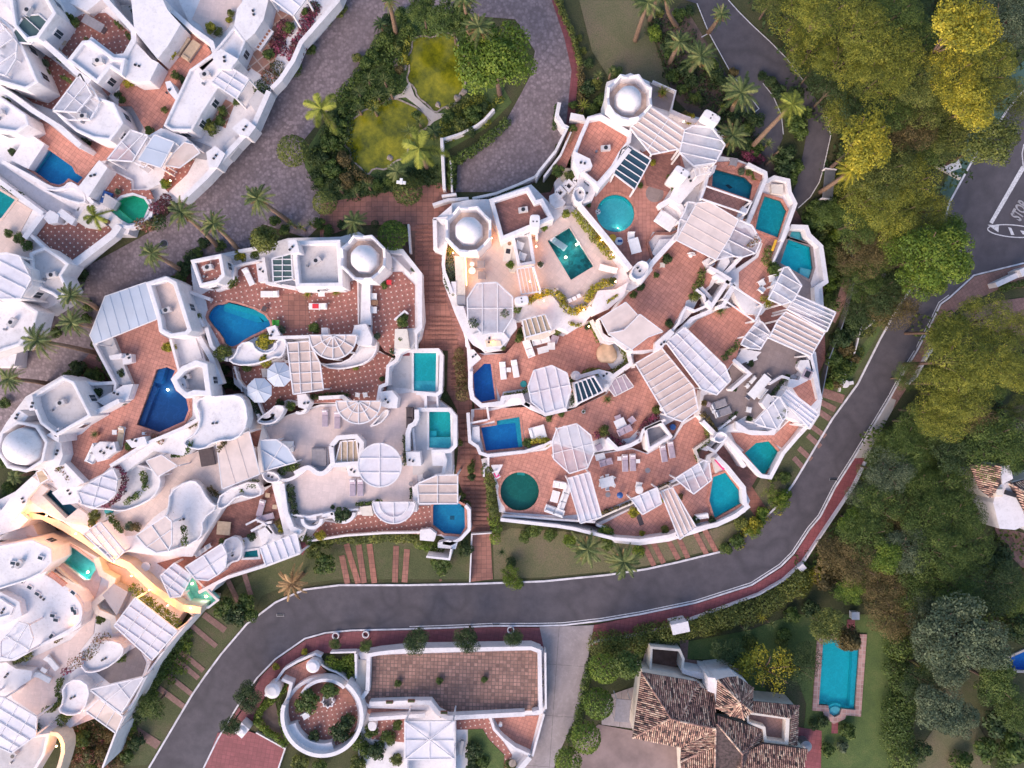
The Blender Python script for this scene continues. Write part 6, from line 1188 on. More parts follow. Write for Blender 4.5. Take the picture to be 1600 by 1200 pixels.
daybed(1039, 346, 2.1, 1.5, 35, desc='white canopied daybed by the round pool'); table(990, 386, 1.6, 1.1, 75, desc='pale dining table with one chair'); chair(985, 370, 90, desc='white curved dining chair', s=.75)
prop(934, 331, 'beach_ball', 'striped black and white beach ball', 'ball', [('ball', ('c', 0, 0, .0, .3, .2, .28, 'fabricwhite'))]+[('stripe', ('b', .13*math.cos(i*2.1), .13*math.sin(i*2.1), .27, .16, .1, .03, 'dark')) for i in range(3)]); prop(967, 377, 'float_toy', 'blue and white inflatable toy', 'inflatable', [('body', ('c', 0, 0, 0, .45, .4, .15, 'fabricwhite')), ('patch', ('b', .1, 0, .15, .5, .25, .05, 'blue'))]); prop(957, 372, 'cushion', 'round yellow inflatable cushion', 'cushion', [('pad', ('c', 0, 0, 0, .42, .36, .18, 'yellow'))]); prop(1023, 302, 'mat', 'round grey mosaic circle set in the brick floor', 'mosaic', [('disc', ('c', 0, 0, -.01, .95, .95, .02, 'greyfloor'))], bevel=0)
for x, y, c, r in ((1020, 254, 'yel', 6), (1048, 280, 'olive', 9), (1054, 292, 'green', 8), (1052, 300, 'yel', 5), (920, 319, 'green', 5), (915, 316, 'olive', 4), (1076, 186, 'yel', 10), (1070, 182, 'rust', 8), (1100, 268, 'green', 4), (895, 200, 'green', 7), (935, 372, 'yel', 4), (1000, 290, 'green', 5), (890, 275, 'olive', 9), (872, 268, 'green', 10), (1060, 354, 'olive', 5), (888, 255, 'green', 6)): bush(x, y, r, c, 'leafy shrub by the white wall')
pot(1033, 148, .4, 'palmy', 'spiky yellow green palm on the grey patio', kind='yucca', pr=2.8)
for i in range(5): prop(867+i*4, 150, 'bench', '', '', []) if False else None
prop(891, 216, 'bench', 'brown wooden bench by the entrance wall', 'bench', [('seat', ('b', 0, 0, .42, 1.4, .5, .06, 'wood')), ('backrest', ('b', 0, .25, .42, 1.4, .06, .45, 'wood')), ('leg', ('b', -.6, 0, 0, .08, .4, .42, 'wood')), ('leg', ('b', .6, 0, 0, .08, .4, .42, 'wood'))], an=-65)
# brick terraces on the right
e3 = V('villa with wide brick terrace and folding lilac awning', "985,445 998,442 1022,408 1054,372 1075,348 1110,372 1140,380 1150,420 1128,425 1112,448 1090,470 1080,490 1066,505 1045,520 1036,545 1010,552 988,552 942,503 960,478", 7.2)
e3.F('tile35', "990,448 1022,412 1056,376 1085,392 1125,398 1118,420 1108,446 1090,462 1072,470 1068,486 1056,500 1048,522 1030,545 990,548 945,502"); e3.W("978,452 998,432 1018,410", 5, .9); e3.W("1088,452 1100,462 1104,478 1086,486 1072,480 1066,490 1060,505 1048,520", 4, .8); e3.W("1094,448 1110,465 1110,486 1082,498 1070,510 1052,526", 6, .5); e3.S("1098,408 1108,402 1118,412 1106,422", .5); e3.S("936,497 942,520 952,527 975,528 990,548 980,550 960,534 944,532 930,505", .5); e3.S("1024,535 1048,514 1054,520 1034,544 1022,550", 1.0)
e3.S("998,430 1016,412 1020,422 1002,445 985,455 975,448", .8)
awning("1089,317 1108,315 1154,343 1140,372 1119,406 1057,375", 10.8, 'pale lilac retractable awning with soft folds', 'awning', 4, (-.9, -.5)); pergola("1154,343 1175,352 1189,376 1181,395 1160,402 1145,400 1119,406 1140,370", 10.6, 3, (1, .5), 'glazed pergola end with flowers beside the lilac awning', 'thin'); pergola("1089,317 1075,315 1070,330 1062,345 1057,375", 10.6, 1, (1, .4), 'narrow glazed strip on the left of the lilac awning', 'thin')
hedge("1165,385 1180,380 1186,370", 9, .4, 'mixed', z=10.5, lab='pink flowered creeper on the glazed pergola end', size=.2, dens=5)
awning("938,497 978,472 997,493 1003,500 952,524", 10.2, 'pale blush retractable awning beside the shade sail', 'awning', 3, (1, -.6)); 
sl_ = awning("1000,491 1036,518 1012,527 987,546 970,535 950,521 975,516", 10.6, 'pale triangular shade sail stretched over the terrace', 'awning', 0, name='shade_sail')
prop(1079, 399, 'agave_sculpture', 'white spiky agave ornament', 'ornament', [('leaf', ('b', .25*math.cos(i*.8), .25*math.sin(i*.8), .1, .45, .1, .25, 'fabricwhite')) for i in range(4)]+[('core', ('c', 0, 0, 0, .25, .1, .4, 'fabricwhite'))])
for x, y, c, r in ((1042, 405, 'dark', 9), (1001, 448, 'dark', 8), (990, 462, 'green', 6), (1085, 465, 'olive', 9), (1045, 505, 'dark', 8), (1025, 430, 'green', 5), (1105, 405, 'pink', 3)): bush(x, y, r, c, 'dark shrub on the brick terrace')
hedge("1100,420 1094,440 1088,450", 10, .8, 'olive', 'olive planter strip beside the square light shaft'); table(1034, 415, .5, .5, 0, .4, 'cream', 'small beige box table'); pot(1114, 407, .25, 'pink', 'red flower in a white cube pot', 'white')
e3b = V('villa with large square tiled brick terrace', "1048,520 1070,508 1085,498 1112,488 1118,470 1140,480 1165,480 1185,490 1190,505 1172,520 1152,545 1150,560 1130,590 1100,570 1075,520", 6.4)
e3b.F('tile35', "1075,515 1090,500 1116,488 1150,478 1178,490 1182,505 1160,530 1150,560 1128,588"); e3b.W("1108,418 1120,424 1140,436 1112,478 1105,470", 6, 2.2, z0=5); e3b.W("1150,442 1130,478 1122,480", 6, 2.2, z0=5); e3b.W("1118,428 1148,448", 5, 2.2, z0=5); e3b.F('greyfloor', "1115,430 1140,440 1120,475 1106,465", .1); e3b.S("1096,480 1112,484 1110,490 1096,488", .4)
pergola("1144,446 1192,477 1180,502 1130,467", 9.2, 0, (1, .6), 'open white beam frame over grey loungers', None); lounger(1140, 468, 30, 'fabricgrey', 'dark grey sun lounger under open beams'); lounger(1133, 476, 30, 'fabricgrey', 'dark grey sun lounger under open beams')
pot(1123, 487, .35, 'palm', 'spiky dark palm', kind='yucca', pr=2.8); bush(1155, 428, 7, 'yel', 'yellow shrub in the wall corner'); bush(1163, 424, 7, 'green', 'round green shrub on brick'); prop(1168, 480, 'mosaic', 'round yellow sun mosaic set in brick floor', 'mosaic', [('disc', ('c', 0, 0, -.01, .42, .42, .02, 'cream')), ('ring', ('c', 0, 0, 0, .25, .25, .02, 'yellow'))], bevel=0); hedge("1130,560 1146,545 1155,535", 9, .8, 'green', 'dark green strip at the brick terrace corner')
f1 = V('villa with dark teal pool and open roof beams', "1090,262 1112,252 1120,243 1150,248 1196,266 1199,276 1182,318 1168,352 1145,345 1092,318 1062,318", 8.4)
f1.F('tile-30', "1112,253 1150,252 1180,262 1194,274 1178,318 1165,346 1112,322 1094,312"); f1.W("1168,256 1196,270 1197,278 1168,350", 6, 1.0); f1.W("1084,262 1110,256 1102,290 1092,318", 5, 1.6); f1.S("1160,322 1168,326 1160,345 1152,340", .8); f1.S("1176,262 1192,268 1190,282 1180,278", .6, 'step')
pergola("1102,290 1175,315 1166,334 1095,310", 11.2, 0, (1, .3), 'open white beam frame between teal pool and lilac awning', None); pergola("1085,262 1115,256 1118,250 1112,268 1088,275", 11.0, 4, (.3, 1), 'small white slatted bridge roof', None)
for x, y, c, r in ((1170, 250, 'pink', 12), (1185, 250, 'pink', 9), (1158, 268, 'grey', 7), (1170, 270, 'olive', 6), (1178, 276, 'olive', 5)): bush(x, y, r, c, 'flowering bush above the pool wall')
table(1144, 255, .8, .8, 10, .5, 'fabricgrey', 'grey square table in the brick corner'); sofa(1164, 330, 1.6, .7, -65, 'fabricdark', 'dark cushioned bench on the parapet', 1)
f2 = V('villa with tall teal pool and flowered glazed pergola', "1172,312 1185,300 1195,282 1210,275 1232,280 1236,298 1244,318 1225,374 1206,415 1225,430 1220,445 1208,470 1190,492 1165,490 1152,470 1140,440 1128,425 1150,420 1180,400 1192,378 1165,350", 7.3)
f2.F('tile35', "1172,350 1186,318 1192,300 1200,330 1180,360 1218,376 1206,412 1216,424 1204,448 1198,470 1188,478 1155,450 1155,425 1185,402 1192,380"); f2.W("1197,284 1210,277 1232,282 1234,300 1243,318 1222,376", 6, 1.0); f2.S("1205,288 1224,288 1224,304 1206,302", .6, 'cream'); f2.W("1222,376 1208,410", 3, .9); f2.W("1160,400 1145,415 1130,430 1124,440", 6, 1.0); f2.S("1128,400 1138,398 1140,410 1128,428 1118,424", .9)
hedge("1203,385 1200,400 1198,412", 12, .9, 'olive', 'olive bush strip beside the pool with steps'); bush(1208, 420, 13, 'green', 'dense round green shrub'); hedge("1192,465 1205,470 1198,480", 9, .8, 'yel', 'yellow green shrubs at the pergola foot'); prop(1204, 386, 'pool_float', 'long yellow inflatable lying in the shrubs', 'inflatable', [('tube', ('b', 0, 0, .9, 1.2, .25, .15, 'yellow'))], an=-70)
chair(1188, 443, 60, desc='white wicker chair', s=.7); chair(1188, 453, -50, desc='white wicker chair', s=.7); table(1209, 448, 1.2, 1.2, 0, desc='round white dining table', rnd=True); chair(1204, 436, 80, desc='white wicker chair', s=.7)
f3 = V('villa with sky blue stepped pool and grey deck', "1234,352 1262,354 1266,366 1284,384 1292,440 1285,446 1288,490 1240,475 1215,455 1205,430 1208,410 1222,376", 6.6)
f3.F('greyfloor', "1232,362 1264,368 1272,420 1266,440 1272,470 1240,470 1214,440 1208,412 1224,378"); f3.W("1236,354 1260,355 1264,367 1283,385 1291,440 1276,450 1278,485", 7, 1.0); f3.W("1234,354 1208,412", 3, 1.0)
pergola("1225,418 1232,417 1253,446 1240,470 1222,476 1201,467 1212,445", 9.8, 3, (1, .6), 'glazed white pergola over the round dining table', 'thin'); pergola("1244,460 1306,488 1292,518 1230,483", 9.4, 4, (1, .45), 'glazed striped pergola next to the wide blush roof', 'thin', fl=5.3); pergola("1216,500 1228,487 1289,519 1267,557 1202,528", 9.2, 5, (1, .5), 'wide blush roof with white bars over grey terrace', 'pinksheet', fl=5.3)
f4 = V('villa with grey terrace and long white dining table', "1092,650 1095,610 1122,600 1145,590 1165,555 1182,530 1202,520 1275,550 1284,625 1270,650 1262,668 1240,655 1225,650 1218,672 1172,672 1140,675 1120,680", 5.2)
f4.F('greyfloor', "1094,645 1100,618 1122,612 1145,592 1165,556 1200,528 1268,556 1255,578 1228,590 1210,622 1180,655 1165,650 1148,660 1122,672"); f4.W("1146,562 1172,584 1142,610", 5, 1.5); f4.F('greyfloor', "1138,572 1146,566 1166,584 1146,600", .3); f4.W("1266,556 1282,624", 7, .8); f4.F('tile35', "1262,570 1276,625 1262,640 1240,608 1238,600", .08)
f4.S("1250,563 1266,562 1270,578 1262,595 1240,606 1230,604 1234,592 1248,594 1254,584 1246,574", .8); f4.S("1242,586 1250,590 1262,576 1256,572", .3, 'grey'); f4.S("1150,658 1170,672 1200,674 1215,668 1210,680 1175,680 1150,672", .8); f4.W("1122,672 1150,650", 3, .7); f4.S("1124,672 1140,680 1128,694 1112,688", 1.2, sm=1); f4.W("1098,658 1128,688", 6, .9); f4.W("1202,600 1222,588 1234,592", 4, .8); f4.S("1160,545 1190,550 1180,560 1155,570 1150,560", .8)
f4.S("1200,615 1210,622 1218,640 1198,640 1190,630", 1.2)
pergola("1230,608 1280,646 1264,668 1220,622", 7.6, 3, (1, .78), 'striped white pergola pointing at the road', 'sheet', cross=1); pergola("1218,619 1230,640 1228,652 1213,671 1198,668 1178,661", 8.2, 3, (.5, 1), 'glazed white pergola with creepers above the road pool', 'thin'); pergola("1185,500 1192,504 1204,520 1188,546 1172,544 1158,538 1164,526", 8.8, 3, (1, .6), 'small glazed pergola between brick and grey terraces', 'thin')
hedge("1216,655 1228,640", 9, .5, 'grey', z=7.7, lab='creeper with white blossoms on the road side pergola', size=.2, dens=6); hedge("1205,618 1220,600 1232,586", 5, .6, 'dark', 'dark strip beside the long dining table'); hedge("1128,668 1152,645", 5, .6, 'dark', 'dark hedge strip by the grey terrace wall'); hedge("1098,645 1112,662 1122,680", 8, .8, 'rust', 'rusty planter between brick and grey terraces')
table(1183, 604, 2.9, 1.0, -50, desc='long white dining table with a bowl')
for i, (x, y) in enumerate(((1172, 596), (1176, 591), (1166, 603), (1188, 614), (1192, 609), (1184, 619))): chair(x, y, 40 if i < 3 else 220, desc='white wire dining chair', s=.45)
chair(1167, 620, -50, desc='grey armchair at the table head', s=.55, mat='fabricgrey'); chair(1196, 588, 130, desc='grey armchair at the table end', s=.55, mat='fabricgrey')
for x, y in ((1121, 632), (1128, 644)): lounger(x, y, -20, 'fabricgrey', 'wide grey sun lounger on grey paving', 1.9, .8)
table(1114, 643, .5, .5, 0, .45, desc='small round white table', rnd=True); chair(1106, 632, 20, 'fabriclilac', 'pink framed chair on grey paving'); chair(1168, 640, 10, desc='square white armchair', s=.6); lounger(1172, 561, -20, desc='short white pool chair', l=1.3); chair(1248, 562, 20, 'fabricdark', 'dark chair by the outdoor kitchen')
prop(1256, 585, 'barbecue', 'built in barbecue with dark grill', 'barbecue', [('counter', ('b', 0, 0, .8, .9, 1.0, .12, 'fabriclilac')), ('grill', ('b', 0, 0, .92, .55, .7, .05, 'dark')), ('vent_hood', ('b', .45, 0, .9, .1, .9, .3, 'white'))], an=25)
for x, y, c, r in ((1170, 565, 'dark', 6), (1174, 568, 'dark', 5), (1148, 608, 'dark', 4), (1230, 590, 'green', 5), (1170, 655, 'dark', 6), (1247, 567, 'green', 4), (1100, 630, 'rust', 5)): bush(x, y, r, c, 'small dark shrub on grey paving')
f5 = V('low terrace with teal pool and curved white wall by the road', "1132,672 1172,676 1212,676 1240,648 1266,655 1262,670 1222,712 1204,746 1190,746 1160,712 1140,690", 2.7)
f5.F('tile35', "1142,676 1212,678 1240,652 1254,660 1222,700 1204,690 1180,690 1164,705 1150,692"); f5.W("1132,680 1160,712 1190,744 1204,746 1224,708 1260,666", 6, .9); f5.W("1282,624 1278,648 1264,670", 5, 1.6, z0=0)
# ================================================================ centre right lower: zone E4-E7
g1 = V('villa terrace with deep blue pool and big sandstone boulder', "728,520 736,548 748,552 790,552 815,525 866,512 890,522 928,492 940,508 946,530 976,534 990,552 988,572 962,590 948,612 930,610 900,636 880,640 852,650 828,640 815,632 790,636 752,636 736,622 732,590", 5.6)
g1.F('tile20', "728,515 738,548 756,555 790,552 812,528 860,520 880,526 890,518 922,505 940,530 935,548 948,566 958,580 908,592 895,612 850,640 826,606 786,612 782,624 776,606 768,570 740,580"); g1.W("735,580 735,605 738,622 752,634 784,630 786,622 814,618 818,630 828,634", 7, 1.0); g1.S("730,546 740,546 752,560 736,574 731,572", 1.0); g1.W("728,516 729,540 735,548", 4, .9)
g1.W("924,500 940,532 952,536 972,530 982,550 986,568 958,588 952,584 936,580 908,588 900,592", 6, 1.0); g1.S("930,578 962,588 952,596 940,590", .9); g1.S("815,510 866,510 868,520 848,530 820,532", .8, 'cream'); g1.W("820,630 852,648 886,640", 5, 1.0)
g1.B("895,598 929,586 945,612 901,633", 2.2, 3, .2, roof='slate', win=False)
for i in range(4):
    t = (i+1)/5; b = MB(); b.bar(P(896+t*32, 599-t*12, 7.9), P(903+t*40, 631-t*19, 7.9), .12, .15, 'white'); b.build('roof_bar', g1.e)
pergola("834,579 862,571 886,583 892,609 884,637 852,646 830,628 825,604", 8.4, 3, (.22, 1), 'white octagonal gazebo between the two blue pools', 'sheet', cross=1, name='gazebo', cat='gazebo')
rock(947, 551, 17, 'sandstone', 'huge smooth sandstone boulder on the brick terrace')
hedge("922,500 930,518 936,532", 8, .7, 'bright', 'green ivy strip climbing beside the awning'); hedge("968,536 978,552 982,566 968,578 950,584 925,580 908,588", 10, .7, 'olive', 'olive planter bed curling round the boulder'); hedge("790,618 812,614 826,608", 6, .6, 'olive', 'low olive strip beside the octagonal gazebo'); hedge("892,590 898,610 892,634", 6, .8, 'dark', 'dark climbing strip between gazebo and slate roof')
hedge("716,545 718,570 720,600 722,625", 16, 1.6, 'rust', z=4.2, lab='rust and pink shrub hedge beside the brick stairway'); hedge("889,505 908,508", 5, .3, 'yel', z=8.9, lab='oblong planter of yellow grass on the white ledge'); hedge("948,472 966,460", 5, .3, 'yel', z=9.0, lab='second oblong planter of yellow grass by the awning')
sofa(845, 532, 1.9, .8, -15, 'fabricwhite', 'white long sofa under the beige slatted roof'); sofa(826, 545, 1.9, .8, 70, 'fabricwhite', 'white sofa with lilac cushions on the left side'); table(848, 547, 1.2, .7, -15, .4, desc='low white table between sofas'); chair(861, 541, 180, desc='white cushioned armchair', s=.8); chair(866, 530, 200, 'fabriclilac', 'lilac cushioned armchair', s=.8)
lounger(786, 579, 85, desc='white sun lounger left of a pair'); lounger(805, 576, 80, desc='white sun lounger right of a pair'); table(795, 578, .5, .5, 0, .4, desc='small white table between two loungers'); prop(818, 600, 'drain_cover', 'round teal plastic lid on brick', 'lid', [('disc', ('c', 0, 0, 0, .38, .34, .12, 'teal'))]); prop(899, 587, 'water_tank', 'round white tank by the slate roof', 'tank', [('body', ('c', 0, 0, 0, .55, .5, .9, 'white')), ('lid', ('c', 0, 0, .9, .3, .2, .1, 'white'))])
for x, y, c, r in ((872, 517, 'olive', 8), (812, 530, 'green', 7), (760, 545, 'olive', 4), (784, 543, 'olive', 5), (814, 518, 'green', 6), (918, 510, 'dark', 5)): bush(x, y, r, c, 'small shrub by the white villa wall')
prop(744, 530, 'crate', 'orange rimmed planter box left of the arch', 'planter', [('box', ('b', 0, 0, 2.0, 1.5, .5, .3, 'yellow'))], an=42, z=6.2) if False else None
g2 = V('brick terrace with blue rectangular pool', "736,640 752,638 784,636 818,640 852,652 888,642 905,636 946,616 962,592 990,572 1020,596 1045,635 1065,650 1040,664 1005,672 988,690 962,702 925,708 905,700 868,690 850,700 818,705 762,714 745,695 736,690", 4.2)
g2.F('tile20', "740,652 752,645 786,638 820,636 850,652 890,642 948,616 965,592 992,575 1015,600 1040,640 1020,655 1000,668 984,684 965,688 948,680 925,690 905,665 880,665 860,690 822,700 815,650 776,656 750,664 738,664"); g2.W("731,645 734,690 746,698 750,708 762,712 820,706 850,696", 5, .9); g2.S("738,668 749,666 750,690 742,692 736,688", .5); g2.W("731,662 762,656", 3, .6); g2.W("761,636 764,656", 3, .6); g2.W("948,685 965,702 985,696 1000,688", 6, 1.0); g2.W("1000,690 1005,672 1030,660 1040,656", 4, 1.0)
g2.F('step', "741,640 760,640 762,654 741,660", .1); g2.W("985,548 990,575", 5, .9); g2.W("850,696 862,690", 4, .9)
g2.B("1006,668 1033,656 1052,682 1012,706", 1.0, 5, 1.4, roof='grey', win=False, z0=1.5)
pergola("993,568 1034,544 1084,605 1091,640 1066,659 1042,650", 7.6, 9, (1, -.6), 'wide blush striped roof in the middle of the brick terraces', 'pinksheet')
pergola("1041,535 1070,511 1133,572 1142,594 1120,617 1096,608", 8.2, 2, (1, 1), 'large glazed pergola with pale square panels', 'sheet', cross=6, fl=5.3)
pergola("945,600 976,585 990,604 961,619", 5.2, 3, (.45, 1), 'lilac slatted sunbed set on brick', 'fabriclilac', name='slatted_bed', cat='sunbed', cz=0)
daybed(840, 676, 1.8, 1.5, -15, desc='white square daybed by the blue rectangular pool'); table(968, 661, 1.2, 1.0, -25, .5, desc='white square table with lilac chairs'); sofa(975, 672, 1.6, .8, -25, 'fabriclilac', 'lilac two seat sofa'); chair(965, 653, 70, 'fabriclilac', 'lilac armchair', s=.7); chair(986, 656, 140, 'fabriclilac', 'lilac armchair', s=.7)
pot(948, 624, .35, 'palm', 'dark spiky palm beside a white rock', kind='yucca', pr=2.6); pot(911, 643, .22, 'dark', 'dark star shaped plant in a white pot', 'white', kind='yucca', pr=2.0); table(947, 603, .45, .45, 0, .4, desc='small white side table')
for x, y, c, r in ((857, 652, 'green', 6), (877, 647, 'green', 6), (824, 692, 'green', 8), (852, 690, 'yel', 8), (1025, 640, 'olive', 8), (942, 672, 'olive', 9), (858, 720, 'green', 7)): bush(x, y, r, c, 'round shrub on the lower brick terrace')
hedge("930,680 945,680 960,690 975,696 990,690 1000,678 1010,660 1030,650", 9, .8, 'pink', 'magenta bougainvillea bank along the white wall'); hedge("830,690 850,686 858,700 856,716", 8, .8, 'yel', 'yellow planter beside the octagonal gazebo'); hedge("740,720 735,740", 5, .5, 'green', 'small green strip at the stair landing', z=1.8); prop(1033, 638, 'tank', 'white round jar against the awning post', 'jar', [('body', ('c', 0, 0, 0, .3, .35, .8, 'white')), ('rim', ('c', 0, 0, .8, .2, .2, .08, 'white'))])
g3 = V('lower brick terrace with round dark green pool', "752,718 764,714 820,707 852,700 868,690 905,702 928,710 962,704 988,700 1010,708 1052,684 1065,660 1092,646 1110,662 1126,684 1105,705 1086,700 1092,722 1098,735 1060,750 1045,758 1010,776 985,790 940,806 930,815 870,812 815,806 780,800 775,765 770,738 756,740", 3.0)
g3.F('tile20', "764,716 852,704 868,694 905,705 928,712 962,706 988,702 1012,710 1054,686 1068,664 1090,650 1108,668 1112,684 1085,702 1092,724 1060,745 1010,768 940,800 880,806 790,800 784,770 770,735 762,726"); g3.W("763,712 763,728 756,732 756,745", 3, .8); g3.S("767,727 786,726 776,745", .6); g3.W("785,806 820,808 870,812 930,816", 3, .6); g3.W("782,812 870,822 895,826 960,842 1000,845 1045,838 1085,824", 5, 1.0, z0=.2); g3.W("930,812 985,788 1010,774 1048,756", 3, .5, mat='cream'); g3.W("1112,684 1086,702 1094,724", 4, .7, mat='cream'); g3.W("1092,648 1113,684", 3, .6, mat='cream'); g3.W("1012,706 1050,684", 2, .3)
g3.W("736,640 722,645", 3, .3) if False else None
pergola("870,670 901,662 923,680 929,705 918,731 890,740 865,717 863,689", 6.8, 3, (.25, 1), 'white octagonal gazebo with clear roof above the corner sofa', 'thin', cross=1, name='gazebo', cat='gazebo')
pergola("886,748 921,738 940,808 907,818", 6.0, 3, (.3, 1), 'white three bar pergola hanging over the boundary wall', 'sheet')
sofa(882, 776, 3.0, .8, -70, 'fabricwhite', 'long white sofa against the pergola, part of an L', 3); sofa(874, 757, 1.4, .8, 10, 'fabricwhite', 'short white sofa at the upper end', 2); sofa(866, 797, 2.2, .8, 200, 'fabricwhite', 'white sofa at the lower end', 2); table(867, 775, 1.3, .9, 105, .4, desc='white coffee table framed by sofas')
for x, y in ((976, 723), (988, 722), (1036, 708), (1048, 702)): lounger(x, y, 88 if x < 1000 else 80, 'fabriclilac', 'lilac and white sun lounger on brick', 1.95, .7, 'fabricwhite')
for x, y in ((967, 716), (996, 720)): table(x, y, .45, .45, 0, .4, desc='tiny white side table')
table(947, 752, 1.6, 1.1, -15, desc='white dining table ringed by six chairs')
for x, y, a in ((940, 746, 70), (948, 743, 80), (957, 746, 120), (938, 757, 10), (948, 762, -90), (957, 757, 200)): chair(x, y, a, desc='white dining chair', s=.42)
sofa(946, 722, 1.4, .75, -15, 'fabriclilac', 'lilac bench seat'); table(937, 713, 1.1, .7, -15, .5, desc='white table with a dark pink cloth'); chair(955, 705, 140, 'fabriclilac', 'lilac armchair beside white table', s=.7); chair(935, 698, 60, 'fabriclilac', 'lilac armchair beneath bougainvillea', s=.7); table(997, 764, .9, .9, 0, desc='round white table', rnd=True); chair(997, 757, 100, desc='white chair with high back', s=.7); prop(967, 772, 'barbecue', 'round dark blue kettle barbecue', 'barbecue', [('bowl', ('c', 0, 0, .5, .25, .36, .3, 'blue')), ('lid', ('c', 0, 0, .8, .36, .1, .2, 'blue')), ('leg', ('c', 0, 0, 0, .04, .04, .5, 'metal'))]); prop(1050, 667, 'barbecue', 'round blue lidded tub at the awning corner', 'tub', [('bowl', ('c', 0, 0, 0, .3, .36, .4, 'blue')), ('lid', ('c', 0, 0, .4, .36, .3, .05, 'blue'))])
for x, y, lb in ((1012, 735, 'round grey drain lid on brick'), (950, 773, 'faint round grey drain lid')): prop(x, y, 'drain_cover', lb, 'drain cover', [('disc', ('c', 0, 0, -.02, .3, .3, .04, 'fabricgrey'))], bevel=0)
hedge("1100,660 1106,680 1112,684 1092,700 1088,712 1096,728", 6, .7, 'olive', 'zigzag olive planter along the cream kerb'); hedge("940,802 968,792 985,786 1004,775 1024,765 1048,755", 5, .5, 'rust', 'rusty planting along the terrace step'); hedge("790,808 830,812 870,815 900,818", 5, .5, 'rust', 'brown planting on the long boundary wall'); hedge("762,730 764,750 768,780 772,805", 15, 2.2, 'olive', z=1.8, lab='tall mixed creeper bank beside the round green pool'); hedge("772,808 776,835 775,850", 18, 2.0, 'bright', lab='bright green shrub mass at the wall corner below the round green pool')
prop(776, 741, 'deck_chair', 'white deck chair with purple cushion', 'chair', [('seat', ('b', 0, 0, .3, .9, .6, .08, 'fabricwhite')), ('cushion', ('b', 0, 0, .38, .6, .5, .1, 'pinkplastic')), ('backrest', ('b', -.45, 0, .3, .1, .6, .5, 'fabricwhite'))], an=60)
g4 = V('lowest brick terrace with bright blue angular pool', "932,818 985,794 1012,780 1048,760 1098,738 1104,712 1118,705 1135,728 1164,765 1172,782 1165,800 1120,822 1085,834 1045,846 1000,852 960,848", 2.4)
g4.F('tile35', "940,820 985,797 1012,783 1050,762 1098,742 1108,724 1122,720 1116,742 1106,782 1115,812 1088,818 1045,832 1000,840 962,836"); g4.W("1120,714 1136,730 1162,762 1164,786 1168,792 1150,806 1120,820 1084,828", 7, 1.0); g4.W("1104,698 1118,706 1132,690", 4, 1.6, z0=.5); g4.W("932,820 948,826", 4, .7); g4.S("1112,716 1124,712 1132,728 1118,740", .4, 'cream'); g4.W("960,838 1000,846 1040,838", 3, .7); g4.W("1128,682 1152,712 1164,730", 6, .9, z0=.3)
pergola("986,780 1027,762 1034,787 1004,804", 6.0, 2, (.4, 1), 'small white glazed pergola, left of two on the step', 'sheet'); pergola("1055,748 1100,719 1108,722 1112,750 1084,772", 6.0, 3, (.45, 1), 'small white glazed pergola, right of two on the step', 'thin'); pergola("1032,768 1051,762 1088,824 1062,843", 5.4, 3, (.45, 1), 'cream slatted awning reaching over the boundary wall', 'pinksheet')
prop(1125, 723, 'pool_float', 'bright pink inflatable with white letters', 'inflatable', [('body', ('b', 0, 0, .4, 1.5, .75, .16, 'pinkplastic')), ('panel', ('b', 0, 0, .56, .9, .38, .02, 'fabricwhite')), ('pillow', ('b', -.6, 0, .5, .25, .6, .14, 'pinkplastic'))], an=50); prop(960, 803, 'surfboard', 'light blue bodyboard leaning on shrubs', 'bodyboard', [('board', ('b', 0, 0, .3, 1.1, .45, .06, 'fabricwhite')), ('stripe', ('b', 0, 0, .36, .6, .3, .01, 'teal'))], an=-60); prop(1000, 812, 'mat', 'dark purple yoga mat on brick', 'mat', [('sheet', ('b', 0, 0, 0, 1.3, .55, .02, 'fabricdark'))], an=70)
for x, y, c, r in ((1086, 812, 'dark', 7), (1112, 812, 'dark', 7), (990, 800, 'yel', 9), (1040, 828, 'olive', 7), (1003, 833, 'yel', 5), (946, 828, 'bright', 12), (1062, 775, 'rust', 5), (1035, 782, 'yel', 4), (952, 840, 'green', 10)): bush(x, y, r, c, 'shrub on the lowest brick terrace')
sofa(1095, 806, 1.4, .6, -10, 'fabricwhite', 'white garden bench among shrubs', 1)
# walls by the stairs and plaza
freewall("713,303 690,306", 4, 1.1, 'short white wall stub beside the plaza gate', name='wall'); freewall("676,320 700,312 732,310", 5, 1.0, 'white wall stub at the top of the brick stairs'); freewall("738,310 775,302 810,288 836,276 848,262", 4, 1.0, 'long white wall between rooftop and cobbled lane')
freewall("690,215 694,296", 5, 1.2, 'straight white wall on the right of the pond garden'); freewall("704,250 706,300", 3, 1.0, 'short inner white wall beside the pond garden'); freewall("690,218 722,208 752,192 772,170", 4, .9, 'curving white wall around the pond garden', sm=1); freewall("734,910 737,835 768,833", 2, .9, 'low white gate wall across the foot of the stairs'); freewall("638,350 641,395", 3, .9, 'short white wall on the left of the stairs'); freewall("862,290 870,240 882,205", 4, 1.0, 'white wall beside the green gate hedge') if False else None
freewall("300,440 318,406 372,396 400,388", 3, .8, 'white lane wall behind the small dotted roof')
hedge("712,250 745,230 775,206 795,185", 14, 1.2, 'green', 'round green shrub row along the pond garden'); hedge("706,245 706,290", 12, 1.2, 'green', 'tall green shrub pair beside the plaza'); hedge("870,165 868,185 866,200", 6, 1.0, 'dark', 'dark clipped strip beside the entrance path')
